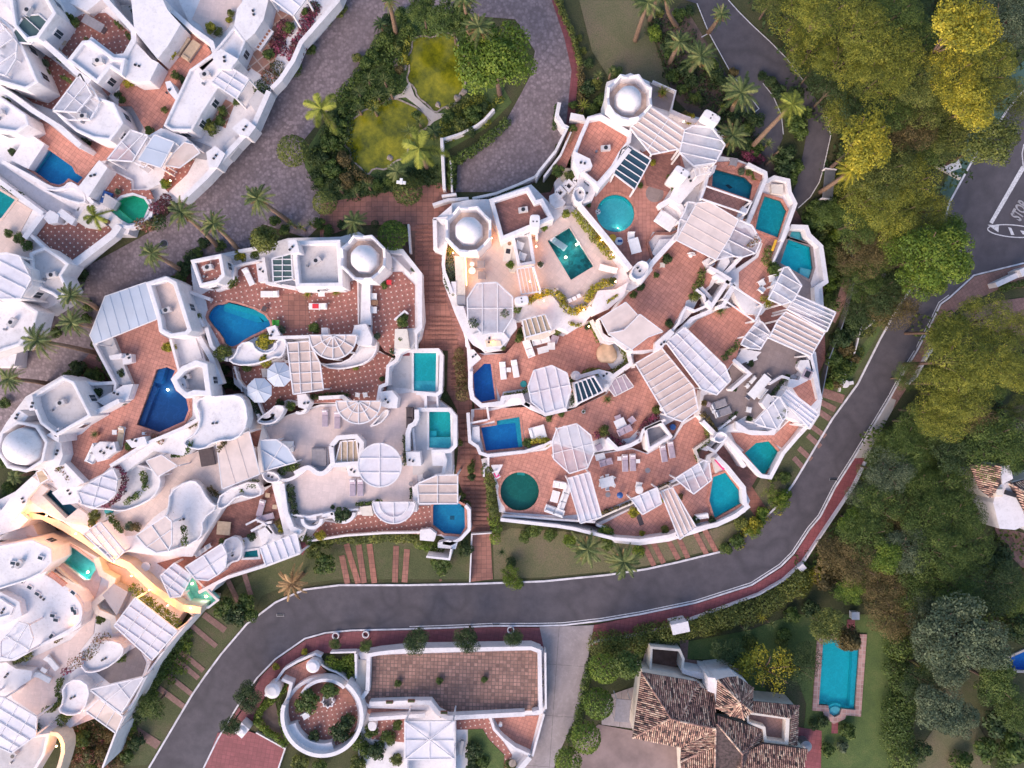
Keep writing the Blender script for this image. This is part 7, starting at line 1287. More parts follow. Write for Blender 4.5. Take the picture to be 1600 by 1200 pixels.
for x, y, r, h, c, d_ in ((637, 298, 22, 1.4, 'olive', 'clipped olive block shrub with a white cross ornament'), (508, 317, 18, 1.5, 'olive', 'clipped olive block shrub beside the brick path'), (458, 236, 23, 2.0, 'olive', 'big round clipped topiary dome at the lane edge'), (614, 368, 22, 1.8, 'bright', 'bright green rounded shrub'), (586, 350, 6, .6, 'dark', 'small dark clipped ball'), (607, 352, 7, .6, 'dark', 'small dark clipped ball')):
    bush(x, y, r, c, d_, kind='ball', z=G(x, y), h=h, sz=.75)
prop(634, 298, 'garden_ornament', 'small white cross shaped ornament on the shrub', 'ornament', [('bar', ('b', 0, 0, 2.9, .95, .3, .2, 'fabricwhite')), ('crossbar', ('b', 0, .1, 2.95, .3, .6, .2, 'fabricwhite'))], an=5)
# ================================================================ south of the road
h1 = V('sunken round courtyard with white ring wall', ell(503, 1119, 62, 62, n=48), 1.0, name='courtyard', cat='courtyard', group=None)
h1.F('dot35', ell(503, 1119, 56, 56, n=40)); h1.W(ell(503, 1119, 62, 62, n=48, a0=-52, a1=196), 6, 1.6, z0=0); h1.W(ell(503, 1119, 50, 50, n=30, a0=70, a1=165), 14, .9, z0=0); h1.W(ell(508, 1105, 42, 42, n=20, a0=-150, a1=-45), 5, 1.0, z0=.5)
h1.F('step', ell(503, 1119, 56, 56, n=20, a0=-160, a1=-20)+ell(503, 1119, 44, 44, n=20, a0=-160, a1=-20)[::-1], .12)
hp = [(512+(11 if i % 2 == 0 else 8)*math.cos(i*math.pi/8), 1097+(11 if i % 2 == 0 else 8)*math.sin(i*math.pi/8)) for i in range(16)]
e = empty('fountain', P(512, 1097, 1)); tag(e, 'star shaped white fountain in the round courtyard', 'fountain'); b = MB(); b.ring(hp, inset(hp, 1.5), 1.0, 1.7, 'white', .9); b.build('rim', e); b = MB(); b.prism(inset(hp, 1.2), 1.0, 1.45, 'greyfloor'); b.build('basin', e); b = MB(); b.cyl(tuple(P(511, 1098, 1.4)), .12, .7, 'rock'); b.build('spout', e)
for x, y, c, r in ((482, 1093, 'green', 18), (517, 1077, 'green', 15), (533, 1140, 'dark', 16), (545, 1125, 'dark', 12), (492, 1148, 'dark', 9), (470, 1105, 'olive', 8)): bush(x, y, r, c, 'leafy tree in the round courtyard', name='bush')
chair(479, 1115, 60, desc='white curved seat by the courtyard wall', s=.8)
h2 = V('walled terrace of weathered brick with white parapet', "560,1020 592,1018 640,1013 830,1010 848,1014 852,1024 852,1112 838,1116 800,1118 690,1122 682,1110 576,1106 566,1092 578,1080", .9, name='courtyard', cat='courtyard', group=None)
h2.F('oldtile', "579,1024 838,1016 840,1024 840,1110 690,1114 676,1098 575,1100 566,1092 579,1078"); h2.W("574,1080 576,1024 592,1021 640,1016 830,1013 843,1018 845,1112 832,1115", 6, 1.0, z0=0); h2.W("577,1100 640,1098 672,1098 684,1114 700,1122 820,1116", 7, 1.0, z0=0); h2.W("574,1080 563,1094 564,1112", 6, 1.0, z0=0); h2.W("556,1022 556,1060", 3, .8, z0=0); h2.W("852,1020 853,1108", 3, 1.0, z0=0)
h2.F('cream', "557,1030 572,1032 571,1080 562,1090 556,1066", .1)
for x, y in ((622, 1067), (687, 1063), (757, 1061)): bush(x, y, 6, 'green', 'small weed tuft growing through the weathered brick', z=.95)
h3 = V('lower brick garden court behind the white glazed roof', "564,1108 640,1104 672,1106 688,1122 770,1122 820,1118 848,1114 832,1180 815,1200 800,1230 560,1230 560,1140", .4, name='courtyard', cat='courtyard', group=None)
h3.F('tile20', "568,1108 640,1106 662,1110 662,1120 580,1118"); h3.F('dot35', "585,1126 632,1124 632,1160 580,1155"); h3.F('dot35', "712,1126 762,1122 780,1150 800,1180 790,1220 732,1220 732,1140 712,1140"); h3.F('tile20', "772,1122 842,1118 828,1175 790,1155"); h3.F('green', "731,1140 754,1139 764,1156 788,1180 786,1225 731,1225", .1)
h3.W("576,1124 664,1118", 6, 1.2); h3.W("766,1122 772,1140 786,1155 805,1170 828,1180", 4, 1.1); h3.W("850,1116 832,1182", 3, 1.0); h3.W("634,1126 634,1230", 5, 1.4); h3.W("709,1126 710,1230", 5, 1.4); h3.W("828,1184 806,1210", 8, 1.2); h3.S("574,1128 588,1128 588,1142 576,1142", 1.0, sm=2)
pergola("633,1128 709,1127 709,1186 633,1187", 4.6, 1, (1, 0), 'square white glazed roof with eight radiating bars', 'sheet', cross=1, fl=.5)
b = MB(); 
for q in ((633, 1128), (709, 1127), (709, 1186), (633, 1187)): b.bar(P(671, 1157, 5.0), P(*q, 4.7), .12, .14, 'white')
o = b.build('roof_bars'); tag(o, 'white diagonal bars crossing the square glazed roof', 'roof bars')
prop(721, 1165, 'bench', 'small grey garden bench beside the lawn', 'bench', [('seat', ('b', 0, 0, .42, 1.6, .5, .07, 'metal')), ('backrest', ('b', 0, .25, .42, 1.6, .06, .4, 'metal')), ('leg', ('b', -.7, 0, 0, .08, .4, .42, 'metal')), ('leg', ('b', .7, 0, 0, .08, .4, .42, 'metal'))], an=-80, z=.5)
prop(782, 1130, 'surfboard', 'white oval board standing on the brick court', 'board', [('board', ('c', 0, 0, 0, .22, .22, .5, 'fabricwhite'))], z=.5); prop(801, 1188, 'well', 'round grey stone garden table', 'table', [('table_top', ('c', 0, 0, .6, .45, .45, .08, 'rock')), ('pedestal', ('c', 0, 0, 0, .2, .15, .6, 'rock'))], z=.5)
for i in range(3):
    prop([609, 643, 694][i], [1096, 1094, 1112][i], 'planter_box', ['rusty planter box, left of three on the inner parapet', 'rusty planter box, middle of three on the inner parapet', 'green planter box at the parapet corner'][i], 'planter', [('box', ('b', 0, 0, 0, .8, .3, .25, 'terracotta')), ('plants', ('b', 0, 0, .25, .7, .22, .12, 'lawn'))], z=1.9)
for i, (x, y) in enumerate(((846, 1040), (847, 1056), (847, 1070), (847, 1095))): prop(x, y, 'millstone', ['pale ring shaped stone, first from the road', 'pale ring shaped stone, second from the road', 'pale ring shaped stone, third from the road', 'pale ring shaped stone, farthest from the road'][i], 'garden stone', [('ring', ('c', 0, 0, .1, .25, .25, .15, 'cream')), ('hole', ('c', 0, 0, .25, .12, .12, .01, 'dark'))], z=1.0)
freewall("414,1088 444,1046 464,1034 492,1022 502,1026", 4, 1.0, 'white stepped wall beside the red pavement bend'); freewall("516,1020 555,1019 556,1060", 3, .9, 'low white wall boxing the corner shrub bed'); freewall("492,1030 510,1045 530,1052 548,1068", 3, .8, 'thin curved wall edging the corner shrub bed', sm=1); freewall("440,1062 455,1068 450,1090 440,1110", 5, 1.3, 'white wall curling into the round courtyard'); freewall("400,1145 445,1170 430,1215", 2, .4, 'thin kerb wall around the red parking corner')
prop(495, 1032, 'gate_pillar', 'octagonal white gate pillar, right of the courtyard path', 'pillar', [('shaft', ('c', 0, 0, 0, .7, .7, 1.6, 'white')), ('cap', ('c', 0, 0, 1.6, .8, .5, .2, 'white'))], z=.2); prop(433, 1070, 'gate_pillar', 'octagonal white gate pillar, left of the courtyard path', 'pillar', [('shaft', ('c', 0, 0, 0, .8, .8, 1.6, 'white')), ('cap', ('c', 0, 0, 1.6, .9, .5, .2, 'white'))], z=.2); prop(385, 1132, 'gate_pillar', 'white gate pillar beside the red parking corner', 'pillar', [('shaft', ('b', 0, 0, 0, 1.2, 1.4, 1.4, 'white')), ('cap', ('c', 0, 0, 1.4, .6, .3, .3, 'white'))], z=.2, an=40)
drape('path', "448,1046 492,1026 500,1040 510,1050 480,1062 452,1090 448,1075 455,1066 438,1060", 'tile20', .16, 16, thick=.2); drape('pavement', "340,1145 380,1140 405,1148 444,1170 425,1240 300,1240 320,1200", 'redpave', .135, 20)
hedge("512,1030 530,1045 552,1030 552,1055", 16, .8, 'bright', 'bright shrub bed in the pavement corner'); hedge("446,1075 428,1090 410,1105 400,1125 410,1140 430,1152 446,1164", 10, .8, 'bright', 'clipped green hedge beside the sunken courtyard', z=.1); hedge("436,1100 440,1130 450,1160", 9, .8, 'green', 'inner green hedge beside the sunken courtyard', z=.1)
drape('ground', "420,1098 430,1095 442,1155 420,1140 408,1120", 'earth', .1, 14)
for x, y, r in ((524, 1005, 11), (571, 1008, 12), (650, 1000, 25), (731, 999, 25), (802, 998, 18), (388, 1090, 28), (360, 1135, 20)): tree(x, y, r, 3.6 if r > 15 else 2.2, 'tree', 'dark' if r > 15 else 'green', 'round dark street tree', name='street_tree', group='round trees along the red pavement', sz=.85)
for i, (x, y) in enumerate(((524, 994), (571, 992), (798, 985))):
    q = ell(x, y, 5.5, n=20); b = MB(); b.ring(q, inset(q, 1.4), .1, .45, 'white', .1); o = b.build('tree_ring'); tag(o, ['white tree ring left end of the red pavement', 'white tree ring second from the left on red pavement', 'white tree ring nearest the driveway'][i], 'tree ring', 'white tree rings')
for x, y in ((476, 1018), (432, 1041)): bush(x, y, 6, 'yel', 'small yellow plant in the pavement', z=.15)
# the tiled roof house
M['drive'] = plain('worn_brown_asphalt', (.26, .19, .18), .9, .22, .35, 0, .2)
RT = []
for i, c in enumerate(((.44, .26, .20), (.24, .13, .11), (.62, .44, .33), (.075, .05, .05))):
    RT.append(plain('roof_tile_%s' % ['clay', 'brown', 'pale', 'dark'][i], c, .85, .5, 3.5))
def rooface(parent, pts, dirn, sp=3.15):
    """pts: pixel x, y and height. Barrel tiles laid in rows that run down the slope."""
    p2 = [(a, b) for a, b, _ in pts]; w3 = [P(a, b, c) for a, b, c in pts]; b = MB(); b.add([tuple(q-Vector((0, 0, .05))) for q in w3], [tuple(range(len(w3)))] if area(p2) < 0 else [tuple(range(len(w3)))[::-1]], RT[3])  # dark base sheet paints shade into the gaps between tile rows
    A = np.array([[q.x, q.y, 1] for q in w3]); Z = np.array([q.z for q in w3]); co_ = np.linalg.lstsq(A, Z, rcond=None)[0]
    wp = [(q.x, -q.y) for q in w3]; dl = math.hypot(*dirn); d = (dirn[0]/dl, dirn[1]/dl); nx, ny = -d[1], d[0]; pr = [p[0]*nx+p[1]*ny for p in wp]; lo, hi = min(pr), max(pr); s = sp*S*.94; t = lo+s/2
    while t < hi:
        r = clip2(wp, (nx*t, ny*t), d)
        if r:
            u = r[0]; 
            while u < r[1]-.05:
                u2 = min(r[1], u+random.uniform(.38, .5)); vs = []; c_ = random.random(); mt = RT[0] if c_ < .45 else RT[1] if c_ < .68 else RT[2] if c_ < .93 else RT[3]
                for uu, lift in ((u, .02), (u2, .05)):
                    for k in range(5):
                        an = math.pi*k/4; off = (s*.33)*math.cos(an); X = nx*t+d[0]*uu+nx*off; Y = -(ny*t+d[1]*uu+ny*off); vs.append((X, Y, co_[0]*X+co_[1]*Y+co_[2]+lift+.085*math.sin(an)))
                b.add(vs, [(k, k+1, k+6, k+5) for k in range(4)]+[(0, 1, 2, 3, 4), (9, 8, 7, 6, 5)], mt); u = u2
        t += s
    return b.build('roof', parent)
def clip2(poly, q, d):
    ts = []
    for i in range(len(poly)):
        a, b = poly[i], poly[(i+1) % len(poly)]; ex, ey = b[0]-a[0], b[1]-a[1]; den = d[0]*ey-d[1]*ex
        if abs(den) < 1e-9: continue
        t = ((a[0]-q[0])*ey-(a[1]-q[1])*ex)/den; u = ((a[0]-q[0])*d[1]-(a[1]-q[1])*d[0])/den
        if 0 <= u <= 1: ts.append(t)
    ts.sort(); return (ts[0], ts[-1]) if len(ts) > 1 and ts[-1]-ts[0] > .1 else None
def ridge(parent, a, c, n=None):
    a, c = P(*a), P(*c); l = (c-a).length; n = max(2, int(l/.45)); b = MB(); d = (c-a)/n
    for i in range(n): b.tube([tuple(a+d*i+Vector((0, 0, .05))), tuple(a+d*(i+1.02)+Vector((0, 0, .07)))], [.10, .12], random.choice(RT[:3]), 7)
    b.build('ridge_tiles', parent)
th = empty('tiled_house', P(1110, 1130, 0)); tag(th, 'rambling house with many hipped clay tile roofs', 'house')
E_, Rg = 4.0, 6.0
faces = [([(1002, 1050, E_), (1048, 1122, Rg), (988, 1153, E_)], (1, 0)), ([(1002, 1050, E_), (1090, 1065, E_), (1060, 1126, Rg), (1048, 1122, Rg)], (0, 1)), ([(1091, 1067, E_), (1096, 1075, E_+.2), (1062, 1126, Rg)], (1, .15)), ([(1096, 1075, E_), (1118, 1081, E_), (1118, 1138, Rg), (1062, 1127, Rg)], (0, 1)), ([(1048, 1122, Rg), (1060, 1126, Rg), (1118, 1138, Rg), (1064, 1168, E_), (988, 1153, E_)], (0, 1)),
 ([(1118, 1138, Rg), (1115, 1166, E_+.6), (1063, 1190, E_), (1064, 1168, E_)], (1, -.05)), ([(1115, 1166, E_+.6), (1112, 1240, E_), (1070, 1240, E_-.3), (1063, 1190, E_)], (.05, 1)),
 ([(1120, 1130, Rg+.3), (1160, 1178, Rg-.2), (1156, 1240, E_), (1112, 1240, E_), (1116, 1160, E_+.8)], (1, .05)), ([(1120, 1130, Rg+.3), (1122, 1118, Rg), (1193, 1140, E_), (1160, 1178, Rg-.2)], (0, 1)), ([(1193, 1140, E_), (1192, 1160, E_), (1160, 1180, Rg-.2)], (1, 0)), ([(1192, 1160, E_+.8), (1262, 1170, E_+.8), (1250, 1240, Rg), (1156, 1240, Rg-.1), (1160, 1180, Rg-.2)], (0, 1)),
 ([(1176, 1095, E_-.2), (1248, 1102, E_-.2), (1236, 1122, E_+.5), (1172, 1112, E_+.5)], (0, 1)), ([(1248, 1102, E_-.2), (1246, 1166, E_-.2), (1233, 1162, E_+.5), (1236, 1122, E_+.5)], (1, .05))]
for pts, d_ in faces: rooface(th, pts, d_)
for a, c in (((1002, 1050, E_), (1048, 1122, Rg)), ((988, 1153, E_), (1048, 1122, Rg)), ((1048, 1122, Rg), (1060, 1126, Rg)), ((1064, 1168, E_), (1118, 1138, Rg)), ((1062, 1127, Rg), (1118, 1138, Rg)), ((1120, 1130, Rg+.3), (1160, 1178, Rg-.2)), ((1160, 1178, Rg-.2), (1193, 1140, E_)), ((1160, 1178, Rg-.2), (1156, 1240, Rg-.1)), ((1236, 1122, E_+.5), (1248, 1102, E_-.2)), ((1091, 1067, E_), (1061, 1126, Rg)), ((1115, 1166, E_+.6), (1063, 1190, E_)), ((1118, 1138, Rg), (1116, 1240, E_+.8))): ridge(th, a, c)
oc = C("1121,1062 1137,1058 1152,1057 1177,1074 1176,1112 1162,1124 1140,1118 1118,1106")
for i in range(8):
    a, c = oc[i], oc[(i+1) % 8]; m = ((a[0]+c[0])/2, (a[1]+c[1])/2); rooface(th, [(a[0], a[1], 5.6), (c[0], c[1], 5.6), (1156, 1097, 7.6)], (1156-m[0], 1097-m[1])); ridge(th, (*a, 5.6), (1156, 1097, 7.6))
for q, z_, m_ in (("1006,1054 1088,1068 1092,1070 1116,1084 1118,1136 1064,1164 992,1150", 3.9, 'cream'), ("1120,1064 1152,1060 1175,1076 1174,1110 1160,1120 1122,1104", 5.5, 'white'), ("1068,1166 1116,1140 1190,1142 1190,1160 1258,1172 1248,1236 1072,1236", 3.8, 'cream'), ("1178,1098 1244,1105 1242,1162 1194,1160 1174,1120", 3.4, 'cream')):
    b = MB(); b.prism(C(q), 0, z_, m_); b.build('wall', th)
b = MB(); b.ring(C("1166,1112 1234,1122 1232,1164 1194,1160 1192,1140 1168,1130"), C("1170,1116 1228,1124 1226,1160 1198,1156 1196,1136 1170,1128"), 3.4, 4.5, 'cream', 3.4); b.build('parapet', th); b = MB(); b.prism(C("1169,1115 1230,1123 1228,1162 1196,1158 1194,1138 1169,1129"), 3.3, 3.62, 'brownpave'); b.build('roof_terrace', th)
b = MB(); b.prism(C("1106,1058 1120,1060 1120,1085 1106,1080"), 0, 4.6, 'white'); b.build('chimney', th); b = MB(); b.prism(C("1066,1046 1100,1052 1125,1050 1150,1056 1150,1064 1120,1064 1090,1060 1066,1052"), 0, 2.6, 'white'); b.build('porch_wall', th)
freewall("1016,1054 1018,1012 1062,1016 1068,1030 1066,1045 1072,1052", 4, 2.2, 'cream walled yard behind the tiled roof house', mat='cream', sm=0); drape('path', "1020,1014 1060,1018 1056,1050 1018,1050", 'mud', .1, 16); drape('path', "1062,1000 1076,1000 1074,1030 1110,1035 1140,1035 1162,1050 1160,1062 1075,1050 1064,1030", 'brownpave', .09, 16); drape('path', "1010,1010 1020,1010 1010,1060 1000,1050", 'pink', .1, 14)
drape('driveway', "955,1085 1000,1070 1000,1140 940,1132 940,1120", 'concrete', .09, 16); drape('driveway', "935,1132 990,1142 1062,1168 1066,1250 880,1250 900,1160", 'drive', .08, 20); drape('path', "1246,1136 1284,1142 1282,1240 1240,1240", 'redpave', .085, 20)
prop(968, 1096, 'carport_roof', 'grey slatted shade roof beside the clipped trees', 'shade roof', [('panel', ('b', 0, 0, 2.2, 1.7, 2.6, .08, 'fabricgrey'))]+[('post', ('b', x_, y_, 0, .08, .08, 2.2, 'white')) for x_ in (-.8, .8) for y_ in (-1.2, 1.2)], z=.1, an=5); prop(1253, 1158, 'water_tank', 'round grey tank beside the tiled roof', 'tank', [('body', ('c', 0, 0, 0, .65, .65, 1.2, 'metal')), ('lid', ('c', 0, 0, 1.2, .6, .2, .2, 'metal'))], z=.1)
prop(1239, 1088 if False else 959, 'gate_post', 'small white garden light post', 'post', [('shaft', ('b', 0, 0, 0, .2, .2, .9, 'white')), ('cap', ('b', 0, 0, .9, .28, .28, .08, 'white'))], z=.1); prop(1332, 959, 'pump_box', 'small white cabinet at the end of the brick path', 'cabinet', [('box', ('b', 0, 0, 0, .8, .8, .7, 'white')), ('lid', ('b', 0, 0, .7, .9, .9, .08, 'white'))], z=.1)
drape('path', "1324,968 1336,968 1336,990 1322,990", 'redpave', .13, 14); drape('path', "1300,1120 1310,1120 1309,1146 1299,1146", 'redpave', .13, 14)
# the far right house
rh = empty('tiled_house', P(1590, 780, 0)); tag(rh, 'white and tiled house cut by the right edge of the photo', 'house')
for q, z_, m_ in (("1552,786 1558,758 1577,754 1600,800 1640,800 1640,840 1600,822 1586,828 1562,826", 3.6, 'white'), ("1563,728 1578,727 1583,748 1566,757", 4.2, 'white'), ("1520,735 1562,732 1564,756 1545,778 1530,765", 3.2, 'cream'), ("1580,752 1640,740 1640,800 1600,800", 3.6, 'cream')):
    b = MB(); b.prism(C(q), 0, z_, m_); b.build('wall', rh)
rooface(rh, [(1514, 725, 3.6), (1562, 728, 5.2), (1565, 756, 5.2), (1548, 778, 3.6), (1530, 765, 3.4)], (1, .25)); rooface(rh, [(1576, 756, 3.8), (1608, 772, 5.4), (1640, 800, 5), (1640, 830, 4), (1603, 805, 3.8)], (1, .5)); rooface(rh, [(1576, 756, 3.8), (1640, 738, 4), (1640, 775, 5.4), (1608, 772, 5.4)], (.5, 1)); rooface(rh, [(1570, 662, 3), (1640, 655, 3), (1640, 690, 4), (1572, 690, 4)], (.4, 1)); ridge(rh, (1576, 756, 3.8), (1608, 772, 5.4))
b = MB(); b.box(tuple(P(1577, 771, 3.6)), (1.2, .5, .3), -.3, 'dark'); b.build('skylight', rh)
drape('path', "1548,805 1560,826 1590,830 1640,845 1640,900 1600,890 1570,860 1556,830", 'brownpave', .1, 20); drape('driveway', "1568,640 1640,620 1640,700 1590,690", 'brownpave', .09, 20); drape('driveway', "1500,490 1560,470 1640,460 1640,530 1560,520 1520,510", 'brownpave', .09, 20)
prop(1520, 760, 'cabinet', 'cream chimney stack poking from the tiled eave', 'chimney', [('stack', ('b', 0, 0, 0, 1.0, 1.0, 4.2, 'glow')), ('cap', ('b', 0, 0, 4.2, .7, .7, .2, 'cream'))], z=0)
prop(1562, 439, 'entrance_wall', 'white slab entrance sign wall beside the junction', 'entrance wall', [('slab', ('b', 0, 0, 0, 3.2, .6, 1.5, 'white')), ('pillar', ('b', 1.6, .1, 0, .9, .9, 2.0, 'white'))], an=-25, z=G(1562, 439)); prop(1056, 971, 'bus_shelter', 'white box shelter standing on the red pavement', 'shelter', [('roof', ('b', 0, 0, 2.1, 2.0, 1.2, .12, 'white')), ('wall', ('b', 0, .5, 0, 1.9, .1, 2.1, 'white')), ('wall', ('b', -.9, 0, 0, .1, 1.1, 2.1, 'white')), ('wall', ('b', .9, 0, 0, .1, 1.1, 2.1, 'white'))], an=-12, z=.15)
prop(1318, 600, 'bench', 'rounded white bench on the grass verge', 'bench', [('seat', ('c', 0, 0, .3, .45, .45, .2, 'white')), ('base_block', ('b', .5, 0, 0, 1.0, .4, .4, 'white'))], z=G(1318, 600)+.1, an=-10); prop(1478, 270, 'log', 'pale fallen log by the green lane', 'log', [('trunk', ('b', 0, 0, .1, 3.2, .3, .3, 'cream'))], z=G(1478, 270)+.3, an=28); prop(1484, 262, 'tarp', 'white triangular tarp under the trees', 'tarp', [('sheet', ('b', 0, 0, .5, 1.8, 1.0, .04, 'fabricwhite')), ('sheet_fold', ('b', .4, .2, .54, 1.0, .5, .04, 'fabricwhite'))], z=G(1484, 262)+.2, an=-20)
prop(1288, 292, 'gate', 'grey ribbed metal gate at the end of the lane', 'gate', [('panel', ('b', 0, 0, 1.0, 1.1, 3.2, .1, 'metal')), ('frame', ('b', 0, 1.6, 0, 1.3, .12, 1.2, 'white')), ('frame', ('b', 0, -1.6, 0, 1.3, .12, 1.2, 'white'))], z=G(1288, 292), an=6)
freewall("1326,320 1332,395 1335,440 1326,480 1316,510 1296,560 1284,620", 1.4, 1.2, 'thin grey railing fence beside the brown path', mat='metal', name='fence', cat='fence', group='fences'); freewall("1348,500 1340,535 1330,570 1316,595 1312,612", 2.2, .5, 'ragged white low wall beside the grass verge'); freewall("1458,545 1448,560 1432,590 1420,600", 3, .8, 'crumbling white wall across the road'); freewall("1345,520 1350,515 1360,508 1366,500 1378,500", 2, .5, 'small white step wall at the verge top')
for l in ((1282, 808, 1335, 745), (1000, 992, 1042, 981)): pass
freewall("925,1008 930,1004 980,996 1042,982 1125,952 1187,929 1225,907 1256,879 1279,844 1334,762 1354,722", 2.2, .7, 'long white kerb wall along the outside of the pavement bend', name='wall'); prop(1248, 884, 'wall_pillar', 'small white pillar on the long kerb wall', 'pillar', [('shaft', ('b', 0, 0, 0, .7, .6, .9, 'white')), ('cap', ('b', 0, 0, .9, .8, .7, .1, 'white'))], z=.1, an=-40)
# ================================================================ trees and planting
T = []
D = {'yel': 'yellow green tree crown', 'bright': 'bright green tree crown', 'green': 'mid green tree crown', 'dark': 'dark green tree crown', 'olive': 'olive toned tree crown', 'grey': 'grey green tree crown', 'rust': 'rusty brown tree crown'}
forest = """1248,25,40,5,olive,p|1290,18,42,9,yel,p|1345,45,42,9,yel,p|1272,72,38,5,olive,p|1322,95,38,7,olive,p|1270,108,22,4,dark,p|1398,25,40,8,green,p|1400,85,42,8,olive,p|1300,138,32,5,dark,p|1370,125,40,8,olive,p
1440,60,38,7,green,p|1505,42,56,13,yel,t|1575,30,46,7,grey,p|1595,95,30,7,grey,p|1440,115,40,8,olive,p|1320,165,34,5,olive,p|1350,165,34,6,dark,p|1490,110,40,9,yel,p|1545,105,42,9,olive,p|1400,160,34,6,green,p
1450,160,36,7,olive,p|1520,165,44,10,yel,t|1575,150,36,7,olive,p|1420,200,38,6,rust,p|1352,215,48,10,yel,t|1465,200,36,5,dark,p|1500,215,36,7,olive,p|1552,218,46,9,olive,t|1395,225,32,5,dark,p|1348,252,36,6,olive,p
1440,240,36,5,green,p|1380,265,44,7,olive,p|1425,285,40,6,olive,p|1340,294,32,5,yel,p|1360,310,40,7,yel,p|1400,330,42,6,olive,p|1335,350,34,5,green,p|1445,330,36,5,yel,p|1375,370,36,5,rust,p|1350,395,36,5,rust,p
1410,375,38,6,bright,p|1462,402,60,9,bright,t|1440,440,42,7,bright,t|1485,365,34,6,bright,t|1345,435,30,4,green,p|1378,455,32,4,dark,p|1395,478,34,4,rust,p|1350,480,28,3,dark,p|1370,405,24,4,green,p|1330,420,18,2,green,b
1480,520,42,9,olive,t|1540,500,44,9,yel,p|1590,520,36,8,olive,p|1500,565,52,11,yel,p|1555,560,46,10,olive,p|1595,585,34,8,yel,p|1482,600,42,8,olive,p|1515,620,44,9,yel,p|1452,645,36,7,olive,p|1480,650,38,7,yel,p
1530,650,34,6,rust,t|1430,658,32,5,green,p|1397,690,26,4,green,p|1425,690,36,5,green,p|1370,735,26,4,green,p|1395,735,36,5,grey,p|1435,725,28,3,green,p|1500,690,44,5,dark,p|1550,690,46,6,green,p|1590,700,36,5,green,p
1352,775,26,4,grey,p|1375,790,36,5,green,p|1334,816,26,4,bright,t|1360,840,36,5,green,p|1405,800,34,4,rust,p|1450,760,34,4,green,p|1490,760,36,4,green,p|1455,815,38,5,green,p|1505,810,38,5,green,p|1300,860,30,4,rust,t
1345,885,36,5,rust,p|1385,870,30,5,bright,t|1420,860,36,5,grey,p|1470,865,40,6,green,p|1515,855,36,5,green,p|1330,925,26,4,bright,t|1290,900,28,2,rust,b|1380,925,34,4,rust,p|1425,915,36,4,green,p|1560,870,30,3,dark,b
1400,965,36,4,rust,p|1450,955,34,4,grey,p|1500,920,38,5,green,p|1555,920,40,5,dark,p|1590,930,30,4,green,p|1495,990,60,8,grey,t|1540,1010,46,7,grey,t|1455,1010,40,6,grey,t|1480,1040,40,6,grey,t|1590,980,26,3,dark,b
1470,1110,44,6,grey,t|1500,1130,34,5,grey,t|1560,1070,40,5,green,t|1595,1110,30,4,green,p|1560,1130,30,4,dark,b|1590,1170,34,4,green,b|1540,1170,24,3,green,b|1500,1190,24,2,green,b|1440,1170,20,3,dark,b|1450,1070,34,5,dark,p
1275,35,36,5,green,p|1208,-4,24,5,olive,p|1430,20,30,5,dark,p|1350,0,40,6,olive,p|1555,75,30,7,yel,p|1500,150,30,5,olive,p|1300,330,24,3,green,t|1282,345,20,3,green,b
1250,1045,36,3,dark,p|1305,400,16,2,green,b|1318,370,18,2,dark,b|1560,600,30,5,green,p|1420,590,24,4,green,p|1590,640,24,4,olive,p|1420,760,30,4,green,p""".replace('\n', '|').split('|')
for s in forest:
    x, y, r, h, c, k = s.split(','); x, y, r, h = float(x), float(y), float(r), float(h)
    if (x, y) in ((1595, 95),): continue
    c2 = 'moss' if (c == 'olive' and int(x+y) % 9 < 5) or (c == 'yel' and k == 'p' and (x < 1480 or y > 450)) else c
    r *= .88 if x > 1400 and 470 < y < 680 else 1
    tree(x, y, r*1.06, h*(.85 if k != 'b' else .5), {'p': 'pine', 't': 'tree', 'b': 'bush'}[k], c2, D[c] if k != 'b' else D[c].replace('tree crown', 'shrub'), name='pine_tree' if k == 'p' else 'tree' if k == 't' else 'shrub', cat='tree' if k != 'b' else 'shrub', group='trees of the wooded slope', trunk=k != 'b', sz=.8)
for x, y, r, h, c, k, d_ in ((772, 92, 68, 7, 'bright', 'willow', 'huge dense weeping tree'), (705, 25, 34, 6, 'green', 'willow', 'feathery green tree over the upper pond'), (660, 10, 26, 5, 'green', 'willow', 'drooping green tree at the top edge'), (412, 373, 22, 3, 'olive', 'cone', 'leaning yellow green conifer'), (980, 1040, 24, 5, 'green', 'cone', 'dark leaning cypress beside the clipped trees'), (1290, 975, 34, 4, 'olive', 'tree', 'bushy green tree above the garden pool'),
    (945, 1046, 23, 3.5, 'bright', 'ball', 'ball clipped tree, first from the road'), (935, 1101, 22, 3.5, 'bright', 'ball', 'ball clipped tree, second from the road'), (916, 1154, 23, 3.5, 'bright', 'ball', 'ball clipped tree, third from the road'), (888, 1190, 20, 3, 'bright', 'ball', 'ball clipped tree, fourth from the road'),
    (238, 1105, 25, 3, 'green', 'tree', 'dense round tree beside the red paver strips'), (220, 1115, 18, 2, 'dark', 'bush', 'dark shrub behind the round tree'), (1135, 1018, 30, 2.5, 'dark', 'tree', 'dark blue green shrub tree on the lawn'), (1290, 1107, 0, 0, '', '', '')):
    if r: tree(x, y, r, h, k, c, d_, trunk=k not in ('ball',) or True, sz=.9 if k == 'ball' else .8)
tree(1205, 1050, 46, 3.4, 'loose', 'yel', 'sparse yellow leaved tree with bare branches'); tree(1160, 1040, 22, 2.4, 'loose', 'yel', 'small sparse yellow tree'); tree(1325, 998, 22, 2.5, 'cone', 'rust', 'brownish cypress tip over the pool corner')
